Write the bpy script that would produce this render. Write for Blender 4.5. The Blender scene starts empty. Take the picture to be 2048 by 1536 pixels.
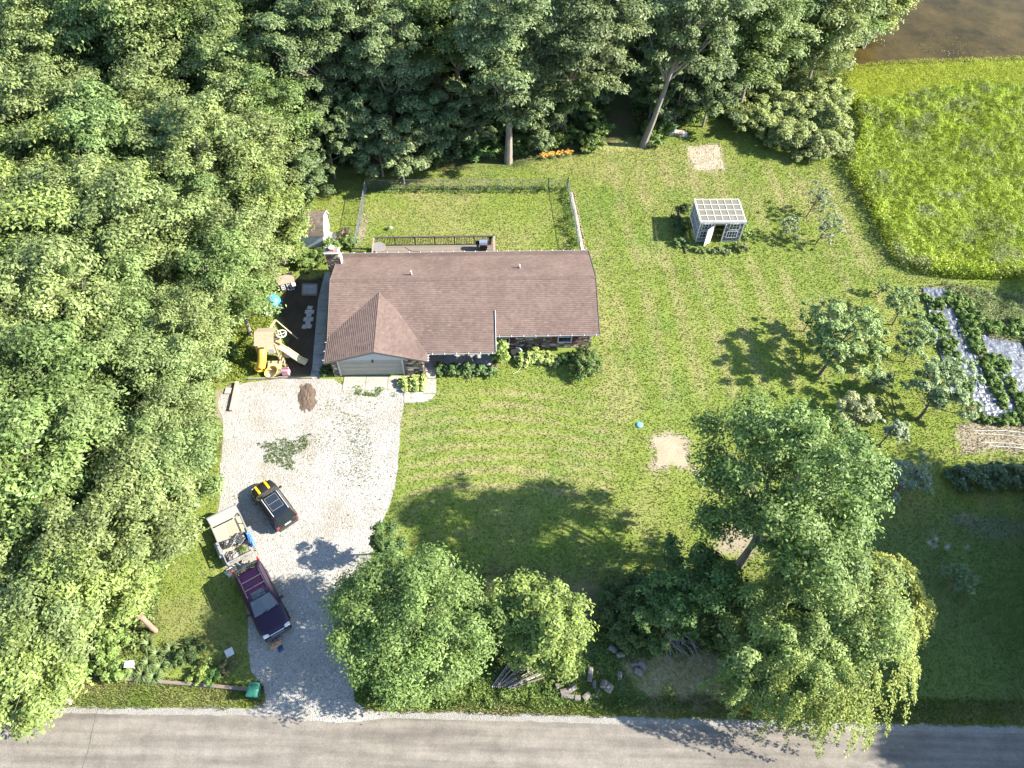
import bpy, math, random
import numpy as np
from mathutils import Matrix, Vector
random.seed(7); RNG = np.random.default_rng(7)
SC = bpy.context.scene
COL = SC.collection
R_ = math.radians

# ---------------------------------------------------------------- camera
CF, CA, CR, CH = 1522.5, 0.6384, 0.0275, 48.5
_fwd = np.array([0, math.sin(CA), -math.cos(CA)]); _u0 = np.array([0, math.cos(CA), math.sin(CA)]); _r0 = np.array([1., 0, 0])
_R = math.cos(CR)*_r0 + math.sin(CR)*_u0; _U = -math.sin(CR)*_r0 + math.cos(CR)*_u0
_C = np.array([0, 0, CH])
cam = bpy.data.cameras.new('camera'); camo = bpy.data.objects.new('camera', cam); COL.objects.link(camo)
cam.sensor_width = 36; cam.lens = CF/2048*36; cam.clip_start = 0.5; cam.clip_end = 3000
M = Matrix.Identity(4)
for i in range(3):
    M[i][0] = _R[i]; M[i][1] = _U[i]; M[i][2] = -_fwd[i]; M[i][3] = _C[i]
camo.matrix_world = M
SC.camera = camo

# ---------------------------------------------------------------- light
ELEV, AZ = 33.5, 91.5            # sun height; compass bearing, clockwise from +y
w = bpy.data.worlds.new('World'); SC.world = w; w.use_nodes = True
nt = w.node_tree; nt.nodes.clear()
sky = nt.nodes.new('ShaderNodeTexSky'); sky.sky_type = 'NISHITA'; sky.sun_disc = False
sky.sun_elevation = R_(ELEV); sky.sun_rotation = R_(AZ); sky.air_density = 1.0; sky.dust_density = 0.4; sky.ozone_density = 2.0
bg = nt.nodes.new('ShaderNodeBackground'); bg.inputs['Strength'].default_value = 0.12
wo = nt.nodes.new('ShaderNodeOutputWorld')
nt.links.new(sky.outputs[0], bg.inputs[0]); nt.links.new(bg.outputs[0], wo.inputs[0])
sl = bpy.data.lights.new('sun', 'SUN'); sl.energy = 5.0; sl.angle = R_(0.55); sl.color = (1.0, 0.95, 0.85)
so = bpy.data.objects.new('sun', sl); COL.objects.link(so)
sd = Vector((math.sin(R_(AZ))*math.cos(R_(ELEV)), math.cos(R_(AZ))*math.cos(R_(ELEV)), math.sin(R_(ELEV))))
so.rotation_euler = sd.to_track_quat('Z', 'Y').to_euler(); so.location = (60, 0, 60)
SC.view_settings.view_transform = 'Standard'; SC.view_settings.look = 'None'
SC.view_settings.gamma = 1.0; SC.view_settings.use_curve_mapping = False
SC.view_settings.exposure = 2.22
SC.cycles.max_bounces = 5; SC.cycles.diffuse_bounces = 3; SC.cycles.transmission_bounces = 4; SC.cycles.glossy_bounces = 2
SC.cycles.transparent_max_bounces = 8
SC.cycles.use_denoising = True

def P(u, v, z=0.0):
    """where the sight line of photograph pixel (u, v) meets the height z"""
    d = _fwd*CF + _R*(u-1024) - _U*(v-768); t = (z-CH)/d[2]; p = _C+d*t
    return np.array([p[0], p[1], z])
def PL(pts, z=0.0): return [tuple(P(u, v, z)[:2]) for u, v in pts]

# ---------------------------------------------------------------- numpy noise
def _hash(ix, iy, seed):
    n = (ix.astype(np.int64)*374761393 + iy.astype(np.int64)*668265263 + seed*1442695041) & 0x7fffffff
    n = ((n ^ (n >> 13))*1274126177) & 0x7fffffff
    return ((n ^ (n >> 16)) & 0xffff)/65535.0
def vn(x, y, s, seed=0):
    x = np.asarray(x, float)/s; y = np.asarray(y, float)/s
    ix = np.floor(x); iy = np.floor(y); fx = x-ix; fy = y-iy
    fx = fx*fx*(3-2*fx); fy = fy*fy*(3-2*fy)
    a = _hash(ix, iy, seed); b = _hash(ix+1, iy, seed); c = _hash(ix, iy+1, seed); d = _hash(ix+1, iy+1, seed)
    return a*(1-fx)*(1-fy)+b*fx*(1-fy)+c*(1-fx)*fy+d*fx*fy
def fbm(x, y, s, seed=0, o=4):
    t = 0; a = .5; n = 0
    for k in range(o):
        t = t+a*vn(x, y, s/(2**k), seed+k*17); n += a; a *= .55
    return t/n
def sdist(x, y, poly):
    """signed distance to a polygon, positive inside"""
    x = np.asarray(x, float); y = np.asarray(y, float)
    d = np.full(x.shape, 1e9); ins = np.zeros(x.shape, bool); n = len(poly)
    for i in range(n):
        x0, y0 = poly[i]; x1, y1 = poly[(i+1) % n]
        ex, ey = x1-x0, y1-y0; L = ex*ex+ey*ey+1e-12
        t = np.clip(((x-x0)*ex+(y-y0)*ey)/L, 0, 1)
        d = np.minimum(d, np.hypot(x-x0-t*ex, y-y0-t*ey))
        c = ((y0 > y) != (y1 > y)) & (x < (x1-x0)*(y-y0)/((y1-y0) if y1 != y0 else 1e-9)+x0)
        ins ^= c
    return np.where(ins, d, -d)
def sm(a, b, x):
    t = np.clip((x-a)/(b-a), 0, 1); return t*t*(3-2*t)

# ---------------------------------------------------------------- materials
def nodes(m):
    m.use_nodes = True; t = m.node_tree; t.nodes.clear()
    o = t.nodes.new('ShaderNodeOutputMaterial'); return t, o
def lk(t, a, b): t.links.new(a, b)
MATS = {}
def mat(name, col=(.5, .5, .5), rough=.6, metal=0, spec=.4, var=.12, scale=6, bump=0.0, bscale=40, attr=False, dirt=None, coat=0, stretch=(1, 1, 1), objrand=0.0):
    """principled surface: base colour with fbm variation, an optional colour attribute and fine relief"""
    if name in MATS: return MATS[name]
    m = bpy.data.materials.new(name); t, o = nodes(m); N = t.nodes
    p = N.new('ShaderNodeBsdfPrincipled'); lk(t, p.outputs[0], o.inputs[0])
    p.inputs['Roughness'].default_value = rough; p.inputs['Metallic'].default_value = metal
    p.inputs['Specular IOR Level'].default_value = spec; p.inputs['Coat Weight'].default_value = coat
    tc = N.new('ShaderNodeTexCoord'); mp = N.new('ShaderNodeMapping'); mp.inputs['Scale'].default_value = stretch
    lk(t, tc.outputs['Object'], mp.inputs[0])
    nz = N.new('ShaderNodeTexNoise'); nz.inputs['Scale'].default_value = scale; nz.inputs['Detail'].default_value = 6; nz.inputs['Roughness'].default_value = .65
    lk(t, mp.outputs[0], nz.inputs['Vector'])
    mr = N.new('ShaderNodeMapRange'); mr.inputs['From Min'].default_value = .3; mr.inputs['From Max'].default_value = .7
    mr.inputs['To Min'].default_value = 1-var; mr.inputs['To Max'].default_value = 1+var
    lk(t, nz.outputs['Fac'], mr.inputs[0])
    if attr:
        c = N.new('ShaderNodeAttribute'); c.attribute_name = 'col'; cs = c.outputs['Color']
    else:
        c = N.new('ShaderNodeRGB'); c.outputs[0].default_value = (*col, 1); cs = c.outputs[0]
    mul = N.new('ShaderNodeVectorMath'); mul.operation = 'SCALE'; lk(t, cs, mul.inputs[0]); lk(t, mr.outputs[0], mul.inputs['Scale'])
    cs = mul.outputs[0]
    if objrand:
        oi = N.new('ShaderNodeObjectInfo'); m2 = N.new('ShaderNodeMapRange'); m2.inputs['To Min'].default_value = 1-objrand; m2.inputs['To Max'].default_value = 1+objrand
        lk(t, oi.outputs['Random'], m2.inputs[0]); mu = N.new('ShaderNodeVectorMath'); mu.operation = 'SCALE'
        lk(t, cs, mu.inputs[0]); lk(t, m2.outputs[0], mu.inputs['Scale']); cs = mu.outputs[0]
    if dirt:
        n2 = N.new('ShaderNodeTexNoise'); n2.inputs['Scale'].default_value = dirt[1]; n2.inputs['Detail'].default_value = 8; n2.inputs['Roughness'].default_value = .7
        lk(t, mp.outputs[0], n2.inputs['Vector'])
        r2 = N.new('ShaderNodeMapRange'); r2.inputs['From Min'].default_value = dirt[2]; r2.inputs['From Max'].default_value = dirt[2]+.15; r2.inputs['To Max'].default_value = dirt[3]
        lk(t, n2.outputs['Fac'], r2.inputs[0])
        mx = N.new('ShaderNodeMix'); mx.data_type = 'RGBA'; lk(t, r2.outputs[0], mx.inputs['Factor']); lk(t, cs, mx.inputs['A']); mx.inputs['B'].default_value = (*dirt[0], 1)
        cs = mx.outputs['Result']
    lk(t, cs, p.inputs['Base Color'])
    if bump:
        b = N.new('ShaderNodeBump'); b.inputs['Strength'].default_value = 1; b.inputs['Distance'].default_value = bump
        n3 = N.new('ShaderNodeTexNoise'); n3.inputs['Scale'].default_value = bscale; n3.inputs['Detail'].default_value = 5; lk(t, mp.outputs[0], n3.inputs['Vector'])
        lk(t, n3.outputs['Fac'], b.inputs['Height']); lk(t, b.outputs[0], p.inputs['Normal'])
    MATS[name] = m; return m

def leafmat(name, trans=.3, rough=.5, spec=.35, hue=.12, tint=(1.2, 1.28, .70)):
    if name in MATS: return MATS[name]
    m = bpy.data.materials.new(name); t, o = nodes(m); N = t.nodes
    a = N.new('ShaderNodeAttribute'); a.attribute_name = 'col'
    oi = N.new('ShaderNodeObjectInfo')
    hs = N.new('ShaderNodeHueSaturation')
    r = N.new('ShaderNodeMapRange'); r.inputs['To Min'].default_value = .5-hue*.12; r.inputs['To Max'].default_value = .5+hue*.12; lk(t, oi.outputs['Random'], r.inputs[0]); lk(t, r.outputs[0], hs.inputs['Hue'])
    fr = N.new('ShaderNodeMath'); fr.operation = 'FRACT'; mm = N.new('ShaderNodeMath'); mm.operation = 'MULTIPLY'; mm.inputs[1].default_value = 7.31
    lk(t, oi.outputs['Random'], mm.inputs[0]); lk(t, mm.outputs[0], fr.inputs[0])
    r2 = N.new('ShaderNodeMapRange'); r2.inputs['To Min'].default_value = 1-hue*1.6; r2.inputs['To Max'].default_value = 1+hue*1.6; lk(t, fr.outputs[0], r2.inputs[0]); lk(t, r2.outputs[0], hs.inputs['Value'])
    lk(t, a.outputs['Color'], hs.inputs['Color'])
    p = N.new('ShaderNodeBsdfPrincipled'); p.inputs['Roughness'].default_value = rough; p.inputs['Specular IOR Level'].default_value = spec
    tr = N.new('ShaderNodeBsdfTranslucent'); g = N.new('ShaderNodeMix'); g.data_type = 'RGBA'; g.blend_type = 'MULTIPLY'; g.inputs['Factor'].default_value = 1; g.inputs['B'].default_value = (*tint, 1)
    lk(t, hs.outputs[0], g.inputs['A']); lk(t, g.outputs['Result'], tr.inputs[0]); lk(t, hs.outputs[0], p.inputs['Base Color'])
    mx = N.new('ShaderNodeMixShader'); mx.inputs[0].default_value = trans; lk(t, p.outputs[0], mx.inputs[1]); lk(t, tr.outputs[0], mx.inputs[2]); lk(t, mx.outputs[0], o.inputs[0])
    MATS[name] = m; return m

# ---------------------------------------------------------------- mesh helpers
def npmesh(name, V, F, m, col=None, smooth=False):
    """V (n,3); F (k,4) or (k,3) index array; col (n,3) per-vertex colour"""
    V = np.ascontiguousarray(V, np.float32); F = np.ascontiguousarray(F, np.int32); k, c = F.shape
    me = bpy.data.meshes.new(name)
    me.vertices.add(len(V)); me.vertices.foreach_set('co', V.ravel())
    me.loops.add(k*c); me.loops.foreach_set('vertex_index', F.ravel())
    me.polygons.add(k); me.polygons.foreach_set('loop_start', np.arange(0, k*c, c, dtype=np.int32)); me.polygons.foreach_set('loop_total', np.full(k, c, np.int32))
    if smooth: me.polygons.foreach_set('use_smooth', np.ones(k, bool))
    if col is not None:
        at = me.color_attributes.new('col', 'FLOAT_COLOR', 'POINT')
        cc = np.ones((len(V), 4), np.float32); cc[:, :3] = col; at.data.foreach_set('color', cc.ravel())
    me.update(calc_edges=True); me.materials.append(m)
    return me
def link(name, me, parent=None, **kw):
    o = bpy.data.objects.new(name, me); COL.objects.link(o)
    if parent: o.parent = parent
    for k, v in kw.items(): o[k] = v
    return o
def empty(name, label, cat, loc=(0, 0, 0), rz=0, group=None):
    o = bpy.data.objects.new(name, None); COL.objects.link(o); o.empty_display_size = .3
    o.location = loc; o.rotation_euler = (0, 0, rz); o['label'] = label; o['category'] = cat
    if group: o['group'] = group
    return o
def tag(o, label, cat, group=None):
    o['label'] = label; o['category'] = cat
    if group: o['group'] = group
    return o

class MB:
    """collects simple shapes into one mesh"""
    def __init__(s): s.v = []; s.f = []; s.c = []; s.cur = None; s.M = None
    def color(s, c): s.cur = c; return s
    def add(s, vs, fs):
        k = len(s.v)
        if s.M is not None: vs = [tuple(s.M @ Vector(q)) for q in vs]
        s.v.extend(vs); s.f.extend([tuple(i+k for i in f) for f in fs]); s.c.extend([s.cur or (.5, .5, .5)]*len(vs)); return s
    def box(s, c, d, rz=0, rot=None, bev=0):
        x, y, z = d[0]/2, d[1]/2, d[2]/2
        if bev:
            b = bev; vs = []
            for sz, inn in ((-z, b), (-z+b, 0), (z-b, 0), (z, b)):
                X, Y = x-inn, y-inn
                for (px, py) in ((-X+b, -Y), (X-b, -Y), (X, -Y+b), (X, Y-b), (X-b, Y), (-X+b, Y), (-X, Y-b), (-X, -Y+b)): vs.append((px, py, sz))
            fs = [tuple(range(7, -1, -1)), tuple(range(24, 32))]
            for l in range(3):
                for i in range(8): fs.append((l*8+i, l*8+(i+1) % 8, (l+1)*8+(i+1) % 8, (l+1)*8+i))
        else:
            vs = [(-x, -y, -z), (x, -y, -z), (x, y, -z), (-x, y, -z), (-x, -y, z), (x, -y, z), (x, y, z), (-x, y, z)]
            fs = [(3, 2, 1, 0), (4, 5, 6, 7), (0, 1, 5, 4), (1, 2, 6, 5), (2, 3, 7, 6), (3, 0, 4, 7)]
        Rm = rot if rot is not None else Matrix.Rotation(rz, 3, 'Z')
        vs = [tuple(Rm @ Vector(q) + Vector(c)) for q in vs]
        return s.add(vs, fs)
    def bar(s, a, b, wdt, hgt=None, up=(0, 0, 1)):
        a = Vector(a); b = Vector(b); d = b-a; L = d.length
        X = d.normalized(); Y = Vector(up).cross(X)
        if Y.length < 1e-4: Y = Vector((0, 1, 0)).cross(X)
        Y.normalize(); Z = X.cross(Y); Rm = Matrix((X, Y, Z)).transposed()
        return s.box(tuple((a+b)/2), (L, wdt, hgt or wdt), rot=Rm)
    def tube(s, pts, r, n=8, cap=True):
        pts = [Vector(p) for p in pts]; rs = r if isinstance(r, (list, tuple)) else [r]*len(pts)
        vs = []; prev = None
        for i, p in enumerate(pts):
            d = (pts[min(i+1, len(pts)-1)]-pts[max(i-1, 0)]).normalized()
            a = prev if prev is not None else (Vector((1, 0, 0)) if abs(d.x) < .8 else Vector((0, 1, 0)))
            a = (a-d*a.dot(d)).normalized(); prev = a; b = d.cross(a)
            for k in range(n):
                t = 2*math.pi*k/n; vs.append(tuple(p+(a*math.cos(t)+b*math.sin(t))*rs[i]))
        fs = []
        for i in range(len(pts)-1):
            for k in range(n): fs.append((i*n+k, i*n+(k+1) % n, (i+1)*n+(k+1) % n, (i+1)*n+k))
        if cap: fs.append(tuple(range(n-1, -1, -1))); fs.append(tuple(range((len(pts)-1)*n, len(pts)*n)))
        return s.add(vs, fs)
    def prism(s, poly, z0, z1):
        n = len(poly); ar = sum(poly[i][0]*poly[(i+1) % n][1]-poly[(i+1) % n][0]*poly[i][1] for i in range(n))
        if ar < 0: poly = poly[::-1]
        vs = [(x, y, z0) for x, y in poly]+[(x, y, z1) for x, y in poly]
        fs = [tuple(range(n-1, -1, -1)), tuple(range(n, 2*n))]+[(i, (i+1) % n, n+(i+1) % n, n+i) for i in range(n)]
        return s.add(vs, fs)
    def lathe(s, prof, c=(0, 0, 0), n=16):
        vs = []; fs = []
        for r, z in prof:
            for k in range(n):
                t = 2*math.pi*k/n; vs.append((c[0]+r*math.cos(t), c[1]+r*math.sin(t), c[2]+z))
        for i in range(len(prof)-1):
            for k in range(n): fs.append((i*n+k, i*n+(k+1) % n, (i+1)*n+(k+1) % n, (i+1)*n+k))
        fs.append(tuple(range(n-1, -1, -1))); fs.append(tuple(range((len(prof)-1)*n, len(prof)*n)))
        return s.add(vs, fs)
    def quad(s, a, b, c, d): return s.add([tuple(a), tuple(b), tuple(c), tuple(d)], [(0, 1, 2, 3)])
    def mesh(s, name, m, smooth=False):
        me = bpy.data.meshes.new(name); me.from_pydata(s.v, [], s.f)
        if s.cur is not None:
            at = me.color_attributes.new('col', 'FLOAT_COLOR', 'POINT')
            at.data.foreach_set('color', np.array([(*c, 1) for c in s.c], np.float32).ravel())
        if smooth: me.polygons.foreach_set('use_smooth', np.ones(len(me.polygons), bool))
        me.update(); me.materials.append(m); return me
    def build(s, name, m, parent=None, smooth=False, **kw): return link(name, s.mesh(name, m, smooth), parent, **kw)

def local(o, pts=None):
    """matrix from world to the object's frame"""
    return (Matrix.Translation(o.location) @ Matrix.Rotation(o.rotation_euler.z, 4, 'Z')).inverted()

def copy_tree(o, parent=None):
    c = o.copy(); COL.objects.link(c)
    if parent: c.parent = parent
    for ch in o.children: copy_tree(ch, c)
    return c
# ---------------------------------------------------------------- ground, road, driveway, water
drive_px = [(474,772),(500,764),(560,758),(625,757),(668,758),(684,770),(806,773),(808,800),(803,840),(800,880),(796,920),(792,965),(780,1010),(764,1050),(752,1085),(735,1130),(722,1190),(712,1250),(706,1310),(704,1360),(712,1400),(735,1434),
            (600,1436),(520,1428),(530,1400),(528,1372),(505,1345),(496,1300),(497,1245),(486,1190),(462,1150),(436,1110),(428,1060),(436,1030),(441,990),(441,940),(444,890),(447,845),(436,815),(440,790)]
DRIVE = PL(drive_px)
ROADN = [P(0,1415)[:2], P(520,1420)[:2], P(1100,1433)[:2], P(2048,1457)[:2]]
woodsL = PL([(-900,-300),(300,-200),(560,60),(640,240),(640,330),(610,400),(590,440),(592,520),(545,560),(500,600),(450,650),(415,720),(415,800),(430,900),(380,1000),(330,1080),(305,1180),(300,1260),(230,1330),(60,1400),(-200,1400),(-900,1400)])
woodsB = PL([(420,-400),(2300,-400),(1900,-40),(1800,0),(1700,120),(1690,190),(1480,250),(1400,235),(1300,268),(1235,278),(1120,318),(1000,332),(870,340),(720,345),(640,330),(560,200)])
MEADOW = PL([(1705,205),(1760,192),(1900,160),(2300,140),(2500,620),(2048,562),(1950,560),(1850,548),(1795,528),(1770,480),(1740,420),(1705,370),(1690,335),(1718,285),(1722,250)])
BANK = PL([(1650,200),(1680,130),(1800,126),(1950,122),(2300,110),(2300,200),(1950,168),(1850,190),(1760,205),(1700,215)])
POND = PL([(1690,140),(1720,90),(1760,20),(1800,-60),(2500,-60),(2500,124),(2048,119),(1900,124),(1760,130)])
PLAY = PL([(560,600),(580,560),(652,555),(634,752),(568,754),(562,706),(575,680),(560,640)])
LEFTDIRT = PL([(425,782),(474,768),(470,825),(448,850),(428,830)])
SAND = PL([(1303,870),(1366,868),(1386,938),(1312,937)])
STONY = PL([(1372,292),(1436,290),(1450,337),(1392,342)])
UNDERM = PL([(1425,1050),(1470,1045),(1520,1060),(1500,1115),(1430,1115)])
BROWN2 = PL([(965,1155),(1040,1150),(1230,1175),(1240,1235),(1180,1245),(1000,1215)])
TRAIL = PL([(1208,300),(1222,230),(1212,120),(1250,120),(1262,240),(1268,298)])
HOOPSOIL = PL([(1915,858),(1960,838),(2300,850),(2300,925),(2048,905),(1930,905)])
BEDR = PL([(1898,1040),(1935,1030),(2060,1048),(2060,1070),(1960,1068)])
GARDEN = PL([(1835,572),(1905,568),(2300,640),(2300,850),(1970,842),(1915,800),(1880,690)])
BURN = PL([(440,1060),(300,1080),(310,1250),(440,1340),(500,1400),(500,1200)])
FROMROAD = PL([(0,1330),(520,1370),(900,1400),(1400,1390),(2048,1400),(2048,1470),(0,1430)])
HX, HY, HYAW = -4.15, 43.65, 0.0573
def HW(x, y): c, s = math.cos(HYAW), math.sin(HYAW); return (HX+c*x-s*y, HY+s*x+c*y)
HOUSEF = [HW(-10.5,-7), HW(-2.9,-7), HW(-2.9,-4.7), HW(10.5,-4.7), HW(10.5,4.6), HW(-10.5,4.6)]

LAWN_A = np.array([.136, .162, .034]); LAWN_B = np.array([.100, .132, .026]); DRY = np.array([.190, .172, .074]); SOIL = np.array([.215, .175, .13]); DARKSOIL = np.array([.045, .032, .024])
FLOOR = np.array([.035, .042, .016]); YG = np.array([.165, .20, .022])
def groundcol(x, y):
    x = np.asarray(x, float); y = np.asarray(y, float); k = fbm(x, y, 7, 3)[..., None]
    c = LAWN_A*(k)+LAWN_B*(1-k)
    # mown arcs in the front lawn, straight passes on the right-hand lawn
    cx, cy = P(1000, 1250)[:2]; front = sm(.0, 1.5, sdist(x, y, PL([(806,760),(1240,760),(1260,900),(1240,1010),(790,1010)])))
    rr = np.hypot((x-cx)*.72, y-cy); st = .5+.5*np.sin(rr*2*math.pi/1.15+fbm(x, y, 2.4, 9)*4.5)
    dry = front*sm(.30, .95, st)*.60*(.35+1.1*sm(.3, .65, fbm(x, y, 3.1, 19)))
    xx = x*math.cos(.10)+y*math.sin(.10); st2 = .5+.5*np.sin(xx*2*math.pi/2.6+fbm(x, y, 5, 12)*2)
    side = sm(0, 2, sdist(x, y, PL([(1170,300),(1700,330),(1780,560),(1850,760),(1250,860),(1190,700)])))
    dry = dry+side*sm(.3, 1, st2)*.36*(.3+1.2*sm(.3, .65, fbm(x, y, 3.7, 23)))
    dry = dry+.38*sm(.50, .76, fbm(x, y, 6.5, 21))*(1-.3*front)+.30*sm(.5, .8, fbm(x, y, 1.1, 31))
    dry = dry+.45*sm(.3, -.8, np.abs(sdist(x, y, PL([(1165,500),(1190,500),(1215,690),(1250,780),(1235,900),(1215,900)])))-.35)*sm(.35, .6, fbm(x, y, 1.3, 5))
    rd = sdist(x, y, FROMROAD); dry = dry+.35*sm(-.4, .6, rd)*sm(.35, .6, fbm(x, y, 2.2, 77))
    dry = np.clip(dry, 0, .85)[..., None]
    c = c*(1-dry)+DRY*dry
    cl = (.42*sm(.60, .80, fbm(x, y, 3.3, 41)))[..., None]; c = c*(1-cl)+np.array([.085, .135, .028])*cl   # clover
    def mixin(poly, colr, soft=.5, amt=1.0, nz=.8, sc=1.0):
        nonlocal c
        d = sdist(x, y, poly)+(fbm(x, y, sc, 55)-.5)*nz*2
        a = (amt*sm(-soft, soft, d))[..., None]; c = c*(1-a)+colr*a
    n1 = fbm(x, y, .7, 8)[..., None]
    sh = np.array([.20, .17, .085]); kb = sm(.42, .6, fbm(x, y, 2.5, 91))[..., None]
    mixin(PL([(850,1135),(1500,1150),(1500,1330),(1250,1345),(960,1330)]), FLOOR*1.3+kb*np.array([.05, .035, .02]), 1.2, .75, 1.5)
    mixin(PL([(1240,1310),(1480,1300),(1500,1395),(1300,1400)]), np.array([.27, .22, .12]), .9, .75, 2.6)
    mixin(UNDERM, SOIL*.9, .4, .9); mixin(BROWN2, np.array([.11, .085, .055]), .9, .6, 2.2, 1.8)
    mixin(SAND, SOIL*(.95+.3*n1), .35, .88, 1.0, .6); mixin(STONY, SOIL*(.8+.7*n1), .35, .8, .8, .8); mixin(LEFTDIRT, SOIL*.9, .3, .8)
    mixin(PL([(724,430),(738,432),(722,502),(708,502)]), SOIL*.95, .2, .8, .5, .5)
    mixin(PL([(1185,480),(1205,480),(1225,700),(1270,830),(1240,900),(1205,780)]), DRY*1.05, .6, .5, 1.4)
    mixin(TRAIL, np.array([.24, .24, .09]), .4, .8, .8); mixin(HOOPSOIL, SOIL*(.7+.5*n1), .3, .9, .6); mixin(BEDR, np.array([.16, .13, .12]), .3, .8, .7)
    mixin(GARDEN, np.array([.12, .10, .06]), .4, .9, .5)
    mixin(PLAY, DARKSOIL*(.7+.9*n1), .25, .97, .35)
    mixin(PL([(300,1190),(430,1200),(470,1250),(500,1330),(320,1300)]), np.array([.12, .12, .045]), .8, .55, 1.2)
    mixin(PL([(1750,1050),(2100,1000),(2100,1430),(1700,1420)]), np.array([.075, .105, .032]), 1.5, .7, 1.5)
    for q in ([(1860,1065),(1885,1090)], [(1845,1075),(1878,1100)], [(1888,1088),(1905,1100)], [(1925,1092),(1938,1098)]):
        a_, b_ = PL(q); mx_, my_ = (a_[0]+b_[0])/2, (a_[1]+b_[1])/2; L_ = math.hypot(a_[0]-b_[0], a_[1]-b_[1])/2
        an = math.atan2(b_[1]-a_[1], b_[0]-a_[0]); dx = (x-mx_)*math.cos(an)+(y-my_)*math.sin(an); dy = -(x-mx_)*math.sin(an)+(y-my_)*math.cos(an)
        a = sm(1.25, .6, np.hypot(dx/L_, dy/.16)+fbm(x, y, .3, 66)*.7)[..., None]; c = c*(1-a)+np.array([.33, .30, .25])*a
    mixin(MEADOW, YG*.7, .4, 1, .5); mixin(BANK, YG*.8, .4, 1, .5)
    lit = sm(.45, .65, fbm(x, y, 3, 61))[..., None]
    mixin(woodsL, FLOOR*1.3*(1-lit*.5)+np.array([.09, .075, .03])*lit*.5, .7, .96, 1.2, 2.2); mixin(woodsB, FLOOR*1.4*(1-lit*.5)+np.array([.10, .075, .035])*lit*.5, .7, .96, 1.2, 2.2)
    mixin(POND, np.array([.05, .045, .02]), .5, 1, .2)
    # worn grass strip beside the fence, thin strips by the paths
    return np.clip(c*(.9+.25*fbm(x, y, .35, 101)[..., None]), .008, .8)

def axis(lo, hi, st, far):
    a = list(np.arange(lo, hi, st)); d = st; l = []; v = lo
    while v > -far: d *= 1.35; v -= d; l.append(v)
    d = st; r = []; v = a[-1]
    while v < far: d *= 1.35; v += d; r.append(v)
    return np.array(l[::-1]+a+r)
AX = axis(-34, 46, .28, 900); AY = axis(8, 88, .30, 900)
gx, gy = np.meshgrid(AX, AY); ny, nx = gx.shape
hz = (fbm(gx, gy, 6, 2)-.5)*.05
Vg = np.stack([gx, gy, hz*0], -1).reshape(-1, 3)
idx = np.arange(nx*ny).reshape(ny, nx)
Fg = np.stack([idx[:-1, :-1], idx[:-1, 1:], idx[1:, 1:], idx[1:, :-1]], -1).reshape(-1, 4)
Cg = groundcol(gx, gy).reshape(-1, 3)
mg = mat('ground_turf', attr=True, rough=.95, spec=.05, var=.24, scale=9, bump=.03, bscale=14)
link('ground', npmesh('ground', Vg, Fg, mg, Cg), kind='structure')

def sheet(name, poly, z, m, jit=.08, step=.35, parent=None, colfn=None, thick=0, seed=5):
    """flat sheet with a slightly ragged outline"""
    pts = []; n = len(poly)
    for i in range(n):
        a = np.array(poly[i]); b = np.array(poly[(i+1) % n]); L = np.linalg.norm(b-a); k = max(1, int(L/step))
        nr = np.array([-(b-a)[1], (b-a)[0]])/max(L, 1e-6)
        for q in range(k):
            p = a+(b-a)*q/k; p = p+nr*(fbm(p[0], p[1], .8, seed)-.5)*2*jit; pts.append(tuple(p))
    mb = MB()
    if thick: mb.prism(pts, z-thick, z)
    else: mb.add([(x, y, z) for x, y in pts], [tuple(range(len(pts)))])
    me = mb.mesh(name, m)
    if me.polygons[0].normal.z < 0 and not thick: me.flip_normals()
    return link(name, me, parent, kind='structure') if parent is None else link(name, me, parent)

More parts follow.
